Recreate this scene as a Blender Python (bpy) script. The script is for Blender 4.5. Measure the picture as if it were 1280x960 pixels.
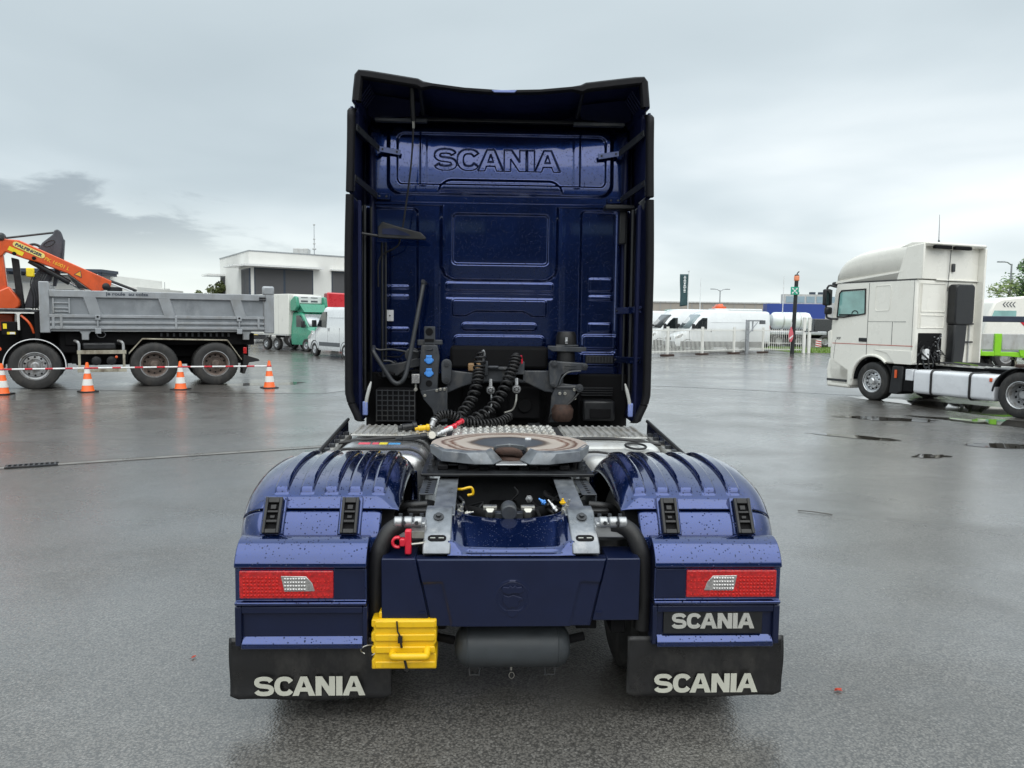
import bpy, bmesh, math, random
from mathutils import Vector, Matrix, noise
R = math.radians
random.seed(7)
for o in list(bpy.data.objects): bpy.data.objects.remove(o)
scn = bpy.context.scene
C = scn.collection

# ------------------------------------------------------------------ camera
cam = bpy.data.cameras.new('camera'); co = bpy.data.objects.new('camera', cam); C.objects.link(co)
cam.sensor_width = 36; cam.lens = 27.0; cam.clip_start = 0.05; cam.clip_end = 2000
co.matrix_world = Matrix.Translation((-0.154, 0, 1.93)) @ Matrix.Rotation(R(-2.38), 4, 'Z') @ Matrix.Rotation(R(90-4.76), 4, 'X') @ Matrix.Rotation(R(0.68), 4, 'Z')
scn.camera = co
scn.render.resolution_x = 1024; scn.render.resolution_y = 768
scn.view_settings.view_transform = 'Standard'; scn.view_settings.look = 'None'
scn.view_settings.exposure = 0.30; scn.view_settings.gamma = 1.0
try: scn.view_settings.use_curve_mapping = False
except Exception: pass

# ------------------------------------------------------------------ overcast sky
SUN_EL, SUN_AZ = R(58), R(184)          # azimuth clockwise from +Y: behind the camera
world = bpy.data.worlds.new('World'); scn.world = world; world.use_nodes = True
wt = world.node_tree; wt.nodes.clear()
def WN(t, **k):
    n = wt.nodes.new(t)
    for a, b in k.items(): setattr(n, a, b)
    return n
def WL(a, b): wt.links.new(a, b)
def wmath(op, a, b=None, clamp=False):
    n = WN('ShaderNodeMath', operation=op); n.use_clamp = clamp
    for i, q in enumerate((a, b)):
        if q is None: continue
        if isinstance(q, (int, float)): n.inputs[i].default_value = q
        else: WL(q, n.inputs[i])
    return n.outputs[0]
def wramp(fac, stops):
    n = WN('ShaderNodeValToRGB'); WL(fac, n.inputs[0]); e = n.color_ramp.elements
    n.color_ramp.interpolation = 'B_SPLINE' if len(stops) > 2 else 'EASE'
    while len(e) < len(stops): e.new(0.5)
    for q, (p, c) in zip(e, stops): q.position = p; q.color = (*c, 1) if len(c) == 3 else c
    return n.outputs[0]
def wmix(f, a, b, mode='MIX'):
    n = WN('ShaderNodeMix', data_type='RGBA', blend_type=mode)
    if isinstance(f, (int, float)): n.inputs[0].default_value = f
    else: WL(f, n.inputs[0])
    for i, q in ((6, a), (7, b)):
        if isinstance(q, tuple): n.inputs[i].default_value = (*q, 1)
        else: WL(q, n.inputs[i])
    return n.outputs[2]
tc = WN('ShaderNodeTexCoord'); sep = WN('ShaderNodeSeparateXYZ'); WL(tc.outputs['Generated'], sep.inputs[0])
dx, dy, dz = sep.outputs
zz = wmath('MAXIMUM', dz, 0.0)
den = wmath('ADD', zz, 0.16)
cmb = WN('ShaderNodeCombineXYZ'); WL(wmath('DIVIDE', dx, den), cmb.inputs[0]); WL(wmath('DIVIDE', dy, den), cmb.inputs[1]); WL(wmath('MULTIPLY', zz, 1.5), cmb.inputs[2])
def wnoise(scale, detail, rough, dist=0.0, off=(0, 0, 0), sc=(1, 1, 1)):
    m = WN('ShaderNodeMapping'); WL(cmb.outputs[0], m.inputs[0]); m.inputs['Location'].default_value = off; m.inputs['Scale'].default_value = sc
    n = WN('ShaderNodeTexNoise'); WL(m.outputs[0], n.inputs[0]); n.inputs['Scale'].default_value = scale
    n.inputs['Detail'].default_value = detail; n.inputs['Roughness'].default_value = rough; n.inputs['Distortion'].default_value = dist
    return n.outputs['Fac']
n1 = wnoise(0.42, 4, 0.45, 0.5, (3.1, 1.2, 0))
n2 = wnoise(1.3, 6, 0.5, 0.4, (0.3, 5.0, 0))
nn = wmath('ADD', wmath('MULTIPLY', n1, 0.86), wmath('MULTIPLY', n2, 0.14))
layer = wramp(nn, [(0.30, (0.365, 0.425, 0.455)), (0.44, (0.455, 0.52, 0.55)), (0.55, (0.60, 0.66, 0.685)), (0.68, (0.86, 0.885, 0.875))])
# pale light under the cloud base near the horizon, strongest to the north-west
west = wmath('MULTIPLY', wmath('ADD', wmath('MULTIPLY', dx, -1.3), 0.15), 1.0, True)
low = wramp(zz, [(0.0, (1, 1, 1)), (0.16, (0, 0, 0))])
lowf = wmath('MULTIPLY', low, wmath('ADD', wmath('MULTIPLY', west, 0.75), 0.25), True)
skyc = wmix(lowf, layer, (0.76, 0.80, 0.75))
# a dark stratus bank low in the north-west: ragged upper edge, soft lower edge
az = wmath('DIVIDE', dx, wmath('MAXIMUM', dy, 0.05))
e1 = wnoise(2.1, 8, 0.58, 0.35, (7.0, 2.0, 0), (1, 1, 1))
topz = wmath('ADD', wmath('SUBTRACT', 0.070, wmath('MULTIPLY', az, 0.125)), wmath('MULTIPLY', wmath('SUBTRACT', e1, 0.5), 0.17))
d_top = wmath('SUBTRACT', topz, zz)
upper = wramp(wmath('ADD', wmath('MULTIPLY', d_top, 38.0), 0.35), [(0.0, (0, 0, 0)), (1.0, (1, 1, 1))])
botz = wmath('ADD', 0.045, wmath('MULTIPLY', wmath('ADD', az, 0.6), -0.0))
lower = wramp(wmath('MULTIPLY', wmath('SUBTRACT', zz, botz), 14.0), [(0.0, (0, 0, 0)), (1.0, (1, 1, 1))])
azf = wramp(wmath('MULTIPLY', wmath('ADD', az, 0.95), 1.0), [(0.0, (1, 1, 1)), (0.5, (0.95, 0.95, 0.95)), (0.85, (0.0, 0.0, 0.0))])
front = wramp(dy, [(0.0, (0, 0, 0)), (0.3, (1, 1, 1))])
bank = wmath('MULTIPLY', wmath('MULTIPLY', upper, lower), wmath('MULTIPLY', azf, front))
skyc = wmix(wmath('MULTIPLY', bank, 0.88), skyc, (0.235, 0.275, 0.305))
# overcast skies brighten steadily towards the zenith
zen = wramp(zz, [(0.33, (1, 1, 1)), (0.95, (1.85, 1.85, 1.85))])
skyc = wmix(1.0, skyc, zen, 'MULTIPLY')
nsky = WN('ShaderNodeTexSky', sky_type='NISHITA'); nsky.sun_disc = False; nsky.sun_elevation = SUN_EL; nsky.sun_rotation = SUN_AZ
bg1 = WN('ShaderNodeBackground'); WL(nsky.outputs[0], bg1.inputs[0]); bg1.inputs[1].default_value = 0.08
bg2 = WN('ShaderNodeBackground'); WL(skyc, bg2.inputs[0]); bg2.inputs[1].default_value = 1.20
mx = WN('ShaderNodeMixShader'); mx.inputs[0].default_value = 0.9; WL(bg1.outputs[0], mx.inputs[1]); WL(bg2.outputs[0], mx.inputs[2])
wo = WN('ShaderNodeOutputWorld'); WL(mx.outputs[0], wo.inputs[0])

sl = bpy.data.lights.new('sun', 'SUN'); so = bpy.data.objects.new('sun', sl); C.objects.link(so)
sl.energy = 1.5; sl.angle = R(80); sl.color = (1.0, 0.97, 0.92)
sdir = Vector((math.sin(SUN_AZ)*math.cos(SUN_EL), math.cos(SUN_AZ)*math.cos(SUN_EL), math.sin(SUN_EL)))
so.rotation_euler = sdir.to_track_quat('Z', 'Y').to_euler(); so.location = sdir*50

# ------------------------------------------------------------------ mesh helpers
class B:
    """collects shapes; obj() links them as ONE mesh object"""
    T0 = None
    def __init__(s): s.v = []; s.f = []; s.T = B.T0
    def add(s, vs, fs):
        n = len(s.v)
        for p in vs:
            p = Vector(p); s.v.append(s.T @ p if s.T else p)
        s.f += [[i+n for i in f] for f in fs]; return s
    def bx(s, x0, x1, y0, y1, z0, z1):
        return s.add([(x0,y0,z0),(x1,y0,z0),(x1,y1,z0),(x0,y1,z0),(x0,y0,z1),(x1,y0,z1),(x1,y1,z1),(x0,y1,z1)],
                     [(3,2,1,0),(4,5,6,7),(0,1,5,4),(1,2,6,5),(2,3,7,6),(3,0,4,7)])
    def prism(s, pts, ax, a, b):
        """pts: outline; ax 'x' -> (y,z), 'y' -> (x,z), 'z' -> (x,y)"""
        n = len(pts)
        def P(p, t): return {'x': (t, p[0], p[1]), 'y': (p[0], t, p[1]), 'z': (p[0], p[1], t)}[ax]
        area = sum(pts[i][0]*pts[(i+1) % n][1]-pts[(i+1) % n][0]*pts[i][1] for i in range(n))
        if (area < 0) != (ax == 'y'): pts = pts[::-1]
        vs = [P(p, a) for p in pts]+[P(p, b) for p in pts]
        fl = a > b
        fs = [list(range(n))[::-1], [i+n for i in range(n)]]+[(i, (i+1) % n, (i+1) % n+n, i+n) for i in range(n)]
        if fl: fs = [list(f)[::-1] for f in fs]
        return s.add(vs, fs)
    def tube(s, pts, r, n=8, caps=True):
        pts = [Vector(p) for p in pts]; m = len(pts); rs = r if isinstance(r, (list, tuple)) else [r]*m
        t0 = (pts[1]-pts[0]).normalized(); up = Vector((0,0,1)) if abs(t0.z) < 0.9 else Vector((1,0,0))
        nrm = t0.cross(up).normalized(); vs = []; fs = []
        for i, p in enumerate(pts):
            t = (pts[min(i+1, m-1)]-pts[max(i-1, 0)])
            t = t.normalized() if t.length > 1e-9 else t0
            nrm = (nrm-t*nrm.dot(t)); nrm = nrm.normalized() if nrm.length > 1e-6 else t.orthogonal().normalized()
            bn = t.cross(nrm)
            for k in range(n):
                a = 2*math.pi*k/n; vs.append(p+(nrm*math.cos(a)+bn*math.sin(a))*rs[i])
        for i in range(m-1):
            for k in range(n):
                a, b = i*n+k, i*n+(k+1) % n; fs.append((a, b, b+n, a+n))
        if caps: fs += [list(range(n))[::-1], [(m-1)*n+k for k in range(n)]]
        return s.add(vs, fs)
    def cyl(s, p, q, r, r2=None, n=16): return s.tube([p, q], [r, r if r2 is None else r2], n)
    def lathe(s, prof, o=(0,0,0), ax='x', n=32, caps=True):
        """prof: (radius, height along axis)"""
        vs = []; fs = []; m = len(prof)
        for r, h in prof:
            for k in range(n):
                a = 2*math.pi*k/n; c, d = r*math.cos(a), r*math.sin(a)
                p = {'x': (h, c, d), 'y': (d, h, c), 'z': (c, d, h)}[ax]; vs.append((p[0]+o[0], p[1]+o[1], p[2]+o[2]))
        for i in range(m-1):
            for k in range(n):
                a, b = i*n+k, i*n+(k+1) % n; fs.append((a, b, b+n, a+n))
        if caps: fs += [list(range(n))[::-1], [(m-1)*n+k for k in range(n)]]
        return s.add(vs, fs)
    def grid(s, nu, nv, fn):
        vs = [fn(i/nu, j/nv) for j in range(nv+1) for i in range(nu+1)]
        return s.add(vs, [(j*(nu+1)+i, j*(nu+1)+i+1, (j+1)*(nu+1)+i+1, (j+1)*(nu+1)+i) for j in range(nv) for i in range(nu)])
    def mesh(s, name, m, sharp=38):
        me = bpy.data.meshes.new(name); me.from_pydata([tuple(p) for p in s.v], [], s.f); me.validate(); me.update()
        bm = bmesh.new(); bm.from_mesh(me); bmesh.ops.recalc_face_normals(bm, faces=bm.faces); bm.to_mesh(me); bm.free()
        if m is not None: me.materials.append(m)
        me.shade_smooth(); me.set_sharp_from_angle(angle=R(sharp)); return me
    def each(s, name, m, parent=None, **k):
        """one object for every connected piece"""
        up = list(range(len(s.v)))
        def find(a):
            while up[a] != a: up[a] = up[up[a]]; a = up[a]
            return a
        for f in s.f:
            for q in f[1:]: up[find(q)] = find(f[0])
        gr = {}
        for f in s.f: gr.setdefault(find(f[0]), []).append(f)
        out = []
        for fs in gr.values():
            ids = sorted({i for f in fs for i in f}); mp = {a: i for i, a in enumerate(ids)}; b = B(); b.v = [s.v[i] for i in ids]; b.f = [[mp[i] for i in f] for f in fs]; out.append(b.obj(name, m, parent, **k))
        return out
    def obj(s, name, m, parent=None, bev=0, seg=2, sharp=38, solid=0):
        o = bpy.data.objects.new(name, s.mesh(name, m, sharp)); C.objects.link(o)
        if solid: q = o.modifiers.new('solidify', 'SOLIDIFY'); q.thickness = solid; q.offset = 0
        if bev: q = o.modifiers.new('bevel', 'BEVEL'); q.width = bev; q.segments = seg; q.limit_method = 'ANGLE'; q.angle_limit = R(35); q.harden_normals = False
        return par(o, parent)
OFF = {}                                # things whose parts are written in yard coordinates
def par(o, parent):
    if parent is not None:
        o.parent = parent
        off = OFF.get(parent.name)
        if off is not None: o.location = Vector(o.location)-Vector(off)
    return o
def tag(o, label=None, cat=None, group=None, kind=None):
    if label: o['label'] = label
    if cat: o['category'] = cat
    if group: o['group'] = group
    if kind: o['kind'] = kind
    return o
def thing(name, label, cat, loc=(0,0,0), rz=0, group=None):
    o = bpy.data.objects.new(name, None); C.objects.link(o); o.location = loc; o.rotation_euler = (0, 0, rz); o.empty_display_size = 0.3
    return tag(o, label, cat, group)
def copy_tree(o, parent=None):
    c = o.copy(); C.objects.link(c)
    if parent is not None: c.parent = parent
    for ch in list(o.children): copy_tree(ch, c)
    return c
def text_mesh(s, w, h, depth, m, right=(1,0,0), up=(0,0,1), at=(0,0,0), bold=0.0, bev=0.0, shear=0.0, name='lettering', space=1.0, cbev=0.0):
    cu = bpy.data.curves.new('t', 'FONT'); cu.body = s; cu.extrude = 0.05; cu.offset = bold; cu.space_character = space; cu.shear = shear; cu.resolution_u = 5; cu.bevel_depth = cbev; cu.bevel_resolution = 2
    to = bpy.data.objects.new('t', cu); C.objects.link(to)
    dg = bpy.context.evaluated_depsgraph_get(); me = bpy.data.meshes.new_from_object(to.evaluated_get(dg))
    bpy.data.objects.remove(to)
    xs = [v.co.x for v in me.vertices]; ys = [v.co.y for v in me.vertices]
    x0, x1, y0, y1 = min(xs), max(xs), min(ys), max(ys)
    r_, u_ = Vector(right).normalized(), Vector(up).normalized(); nr = r_.cross(u_); at = Vector(at)
    for v in me.vertices:
        a = (v.co.x-(x0+x1)/2)/(x1-x0)*w; b = (v.co.y-(y0+y1)/2)/(y1-y0)*h; c = v.co.z/(0.1+2*cbev)*depth
        v.co = at+r_*a+u_*b+nr*c
    me.name = name; me.materials.clear(); me.materials.append(m); me.update()
    return me
def lettering(parent, *a, bev=0.0, **k):
    me = text_mesh(*a, **k); o = bpy.data.objects.new(k.get('name', 'lettering'), me); C.objects.link(o)
    if bev: q = o.modifiers.new('bevel', 'BEVEL'); q.width = bev; q.segments = 2; q.limit_method = 'ANGLE'; q.angle_limit = R(40)
    return par(o, parent)
def word_glyphs():
    """the wide heavy six-letter word on the blue truck, drawn stroke by stroke: (advance, outline, hole) per letter"""
    def stroke(path, th, tv):
        P = [Vector((a, b)) for a, b in path]; l_, r_ = [], []
        for i, p in enumerate(P):
            t = (P[min(i+1, len(P)-1)]-P[max(i-1, 0)]).normalized(); n = Vector((-t.y, t.x)); k = math.hypot(n.x*th, n.y*tv); l_.append(p+n*k); r_.append(p-n*k)
        return [(q.x, q.y) for q in l_+r_[::-1]]
    def el(cx_0, cy_0, rx, ry, a0, a1, n=14): return [(cx_0+rx*math.copysign(abs(math.cos(R(a0+(a1-a0)*i/n)))**0.8, math.cos(R(a0+(a1-a0)*i/n))), cy_0+ry*math.copysign(abs(math.sin(R(a0+(a1-a0)*i/n)))**0.9, math.sin(R(a0+(a1-a0)*i/n)))) for i in range(n+1)]
    S = stroke(el(0.55, 0.70, 0.39, 0.195, 12, 265)+el(0.55, 0.30, 0.41, 0.195, 85, -168), 0.140, 0.108)
    Cc = stroke(el(0.56, 0.50, 0.40, 0.390, 32, 328, 24), 0.150, 0.112)
    A = [(0, 0), (0.44, 1), (0.80, 1), (1.24, 0), (0.90, 0), (0.82, 0.22), (0.42, 0.22), (0.34, 0)]; hole = [(0.50, 0.43), (0.74, 0.43), (0.62, 0.76)]
    N_ = [(0, 0), (0, 1), (0.36, 1), (0.74, 0.46), (0.74, 1), (1.06, 1), (1.06, 0), (0.72, 0), (0.32, 0.56), (0.32, 0)]
    I_ = [(0, 0), (0, 1), (0.34, 1), (0.34, 0)]
    x = 0; out = []
    for g, hl, adv in ((S, None, 1.10), (Cc, None, 0.99), (A, hole, 1.26), (N_, None, 1.12), (I_, None, 0.345), (A, hole, 1.24)):
        out.append(([(px+x, pz) for px, pz in g], [(px+x, pz) for px, pz in hl] if hl else None)); x += adv
    return out, x
def wordmark(parent, w, hgt, y0, y1, cx, cz, m, bev=0.0, name='lettering'):
    gl, tot = word_glyphs(); b = B()
    for g, hl in gl:
        if hl:                                   # key-hole outline round the counter
            xm = hl[2][0]; top = [p for p in g if p[1] == 1]; i = g.index(top[0]); g = g[:i+1]+[(xm-0.0005, 1), (xm-0.0005, hl[2][1]), hl[0], hl[1], (xm+0.0005, hl[2][1]), (xm+0.0005, 1)]+g[i+1:]
        b.prism([(cx-w/2+px/tot*w, cz-hgt/2+pz*hgt) for px, pz in g], 'y', y0, y1)
    return b.obj(name, m, parent, bev=bev, sharp=30)
def poly_sd(x, z, P):
    """signed distance to a polygon (negative inside)"""
    d = 1e9; ins = False; n = len(P); j = n-1
    for i in range(n):
        ax, az = P[j]; bx, bz = P[i]; ex, ez = bx-ax, bz-az; l2 = ex*ex+ez*ez
        t = 0 if l2 == 0 else max(0, min(1, ((x-ax)*ex+(z-az)*ez)/l2)); q = (x-ax-ex*t)**2+(z-az-ez*t)**2
        if q < d: d = q
        if (az > z) != (bz > z) and x < ex*(z-az)/(bz-az)+ax: ins = not ins
        j = i
    d = math.sqrt(d); return -d if ins else d
def smooth(a, b, x):
    t = min(1, max(0, (x-a)/(b-a))); return t*t*(3-2*t)
def arc(cx, cy, r, a0, a1, n):
    return [(cx+r*math.cos(R(a0+(a1-a0)*i/n)), cy+r*math.sin(R(a0+(a1-a0)*i/n))) for i in range(n+1)]
def spline(pts, n=8):
    """catmull-rom through points"""
    P = [Vector(p) for p in pts]; P = [P[0]*2-P[1]]+P+[P[-1]*2-P[-2]]; out = []
    for i in range(1, len(P)-2):
        for k in range(n):
            t = k/n; a, b, c, d = P[i-1:i+3]
            out.append(0.5*((2*b)+(c-a)*t+(2*a-5*b+4*c-d)*t*t+(3*b-a-3*c+d)*t*t*t))
    out.append(P[-2]); return out

# ------------------------------------------------------------------ materials
def nodes_of(m): return m.node_tree.nodes, m.node_tree.links
def mat(name, col, rough=0.5, metal=0.0, coat=0.0, vary=0.15, vscale=6.0, bump=0.0, bscale=80.0, drops=0.0, rvar=0.12, spec=0.5, dirt=None, dirt_amt=0.0, trans=0.0, coat_rough=0.04, flakes=0.0, dscale=92.0):
    m = bpy.data.materials.new(name); m.use_nodes = True; N, L = nodes_of(m); p = N['Principled BSDF']
    tcd = N.new('ShaderNodeTexCoord'); src = tcd.outputs['Object']
    nz = N.new('ShaderNodeTexNoise'); nz.inputs['Scale'].default_value = vscale; nz.inputs['Detail'].default_value = 6; nz.inputs['Roughness'].default_value = 0.6; L.new(src, nz.inputs[0])
    rp = N.new('ShaderNodeValToRGB'); rp.color_ramp.elements[0].position = 0.3; rp.color_ramp.elements[1].position = 0.7
    rp.color_ramp.elements[0].color = (*[c*(1-vary) for c in col], 1); rp.color_ramp.elements[1].color = (*[min(1, c*(1+vary)) for c in col], 1)
    L.new(nz.outputs['Fac'], rp.inputs[0]); colout = rp.outputs[0]
    if dirt:
        n2 = N.new('ShaderNodeTexNoise'); n2.inputs['Scale'].default_value = vscale*0.7; n2.inputs['Detail'].default_value = 9; n2.inputs['Roughness'].default_value = 0.72
        mp = N.new('ShaderNodeMapping'); mp.inputs['Location'].default_value = (3.3, 1.7, 9.1); mp.inputs['Scale'].default_value = (1, 1, 0.45); L.new(src, mp.inputs[0]); L.new(mp.outputs[0], n2.inputs[0])
        r2 = N.new('ShaderNodeValToRGB'); r2.color_ramp.elements[0].position = 0.62-0.3*dirt_amt; r2.color_ramp.elements[1].position = 0.82-0.25*dirt_amt; L.new(n2.outputs['Fac'], r2.inputs[0])
        mxn = N.new('ShaderNodeMix'); mxn.data_type = 'RGBA'; L.new(r2.outputs[0], mxn.inputs[0]); L.new(colout, mxn.inputs[6]); mxn.inputs[7].default_value = (*dirt, 1); colout = mxn.outputs[2]
    L.new(colout, p.inputs['Base Color'])
    mr = N.new('ShaderNodeMapRange'); mr.inputs[3].default_value = max(0.02, rough-rvar); mr.inputs[4].default_value = min(1, rough+rvar); mr.inputs[1].default_value = 0.3; mr.inputs[2].default_value = 0.7
    L.new(nz.outputs['Fac'], mr.inputs[0]); L.new(mr.outputs[0], p.inputs['Roughness'])
    p.inputs['Metallic'].default_value = metal; p.inputs['Coat Weight'].default_value = coat; p.inputs['Coat Roughness'].default_value = coat_rough
    p.inputs['Specular IOR Level'].default_value = spec; p.inputs['Transmission Weight'].default_value = trans
    nout = None
    if bump:
        nb = N.new('ShaderNodeTexNoise'); nb.inputs['Scale'].default_value = bscale; nb.inputs['Detail'].default_value = 4; L.new(src, nb.inputs[0])
        bp = N.new('ShaderNodeBump'); bp.inputs['Strength'].default_value = bump; bp.inputs['Distance'].default_value = 0.004; L.new(nb.outputs['Fac'], bp.inputs['Height']); nout = bp.outputs[0]
    if drops:
        vo = N.new('ShaderNodeTexVoronoi'); vo.inputs['Scale'].default_value = dscale; L.new(src, vo.inputs[0])
        rnd = N.new('ShaderNodeSeparateColor'); L.new(vo.outputs['Color'], rnd.inputs[0])
        gate = N.new('ShaderNodeMath'); gate.operation = 'MULTIPLY'; gate.inputs[1].default_value = 0.75; L.new(rnd.outputs[0], gate.inputs[0])
        sz = N.new('ShaderNodeMath'); sz.operation = 'SUBTRACT'; L.new(gate.outputs[0], sz.inputs[0]); sz.inputs[1].default_value = 0.75*(1-drops)
        df = N.new('ShaderNodeMath'); df.operation = 'SUBTRACT'; L.new(sz.outputs[0], df.inputs[0]); L.new(vo.outputs['Distance'], df.inputs[1])
        ct = N.new('ShaderNodeMapRange'); ct.inputs[1].default_value = -0.01; ct.inputs[2].default_value = 0.20; L.new(df.outputs[0], ct.inputs[0])
        b2 = N.new('ShaderNodeBump'); b2.inputs['Strength'].default_value = 1.0; b2.inputs['Distance'].default_value = 0.005; L.new(ct.outputs[0], b2.inputs['Height'])
        if nout: L.new(nout, b2.inputs['Normal'])
        if coat: L.new(b2.outputs[0], p.inputs['Coat Normal'])
        nout = b2.outputs[0]
    if nout: L.new(nout, p.inputs['Normal'])
    return m
M = {}
M['navy'] = mat('navy_paint', (0.0045, 0.023, 0.125), 0.17, 0.85, 1.0, 0.10, 3.0, drops=0.52, rvar=0.04)
M['navy'].node_tree.nodes['Principled BSDF'].inputs['Coat IOR'].default_value = 1.6
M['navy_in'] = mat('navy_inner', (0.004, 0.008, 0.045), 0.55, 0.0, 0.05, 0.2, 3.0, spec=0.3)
M['navy_plastic'] = mat('navy_plastic', (0.004, 0.010, 0.044), 0.38, 0.35, 0.25, 0.12, 5.0, bump=0.05, bscale=700, coat_rough=0.25)
M['black'] = mat('black_plastic', (0.012, 0.013, 0.015), 0.42, 0, 0, 0.3, 8, bump=0.12, bscale=300)
M['blackm'] = mat('black_matt', (0.006, 0.006, 0.007), 0.8, 0, 0, 0.35, 8, bump=0.15, bscale=150, spec=0.2)
M['rubber'] = mat('rubber', (0.011, 0.011, 0.012), 0.5, 0, 0, 0.3, 10, bump=0.15, bscale=200)
M['strip'] = mat('edge_rubber', (0.006, 0.006, 0.008), 0.62, 0, 0, 0.3, 10, bump=0.1, bscale=200, spec=0.25)
M['flap'] = mat('flap_rubber', (0.012, 0.012, 0.013), 0.40, 0, 0, 0.45, 7, bump=0.14, bscale=60, rvar=0.25, dirt=(0.045, 0.043, 0.040), dirt_amt=0.5)
M['tyre'] = mat('tyre_rubber', (0.022, 0.022, 0.022), 0.6, 0, 0, 0.3, 8, bump=0.2, bscale=60, dirt=(0.06, 0.055, 0.05), dirt_amt=0.45)
M['frame'] = mat('chassis_grey', (0.035, 0.038, 0.043), 0.42, 0.15, 0, 0.25, 6, bump=0.08, bscale=120, dirt=(0.10, 0.095, 0.085), dirt_amt=0.3)
M['bracket'] = mat('bracket_grey', (0.050, 0.055, 0.063), 0.40, 0.25, 0, 0.2, 9, bump=0.10, bscale=200, dirt=(0.13, 0.125, 0.115), dirt_amt=0.25)
M['galv'] = mat('galvanised', (0.36, 0.38, 0.40), 0.38, 0.65, 0, 0.22, 14, bump=0.06, bscale=60, dirt=(0.22, 0.21, 0.20), dirt_amt=0.4)
M['alu'] = mat('aluminium', (0.60, 0.61, 0.62), 0.30, 0.85, 0, 0.10, 5, bump=0.05, bscale=40, dirt=(0.36, 0.35, 0.33), dirt_amt=0.35)
M['alud'] = mat('cast_aluminium', (0.42, 0.43, 0.44), 0.42, 0.7, 0, 0.15, 10, bump=0.15, bscale=140)
M['tread'] = mat('tread_plate', (0.50, 0.50, 0.48), 0.40, 0.5, 0, 0.15, 8, bump=0.05, bscale=60, dirt=(0.30, 0.27, 0.22), dirt_amt=0.45)
M['lightgrey'] = mat('light_grey_tank', (0.50, 0.51, 0.50), 0.35, 0.2, 0.2, 0.08, 4, dirt=(0.34, 0.32, 0.28), dirt_amt=0.4)
M['airtank'] = mat('air_tank_paint', (0.045, 0.052, 0.058), 0.48, 0.1, 0, 0.2, 7, bump=0.06, bscale=160)
M['yellow'] = mat('yellow_plastic', (0.80, 0.49, 0.005), 0.42, 0, 0.1, 0.08, 9, bump=0.04, bscale=90, dirt=(0.45, 0.30, 0.03), dirt_amt=0.15)
M['redp'] = mat('red_plastic', (0.62, 0.012, 0.035), 0.35, 0, 0.3, 0.1)
M['lens'] = mat('red_lens', (0.46, 0.005, 0.006), 0.22, 0, 0.8, 0.45, 70, bump=0.25, bscale=180, coat_rough=0.05)
M['lensd'] = mat('red_lens_cells', (0.52, 0.010, 0.006), 0.35, 0.0, 0.0, 0.5, 90, spec=0.25)
M['clear'] = mat('clear_lens', (0.42, 0.41, 0.40), 0.12, 0.6, 1.0, 0.35, 90, bump=0.5, bscale=160)
M['decal'] = mat('silver_decal', (0.58, 0.58, 0.50), 0.35, 0.1, 0, 0.06, 10)
M['decal2'] = mat('silver_badge', (0.62, 0.62, 0.58), 0.28, 0.5, 0, 0.06, 10)
M['blue'] = mat('blue_socket', (0.07, 0.28, 0.75), 0.4)
M['bluehandle'] = mat('blue_handle', (0.20, 0.26, 0.55), 0.35, 0, 0.3)
M['whitep'] = mat('white_plastic', (0.72, 0.73, 0.74), 0.4)
M['rusty'] = mat('rust', (0.055, 0.030, 0.022), 0.75, 0.1, 0, 0.5, 25, bump=0.4, bscale=70)
M['steel'] = mat('bright_bolt', (0.42, 0.41, 0.37), 0.32, 0.85, 0, 0.15, 20)
M['glass'] = mat('dark_glass', (0.012, 0.016, 0.018), 0.05, 0, 0.5, 0.1, rvar=0.01)
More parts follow.
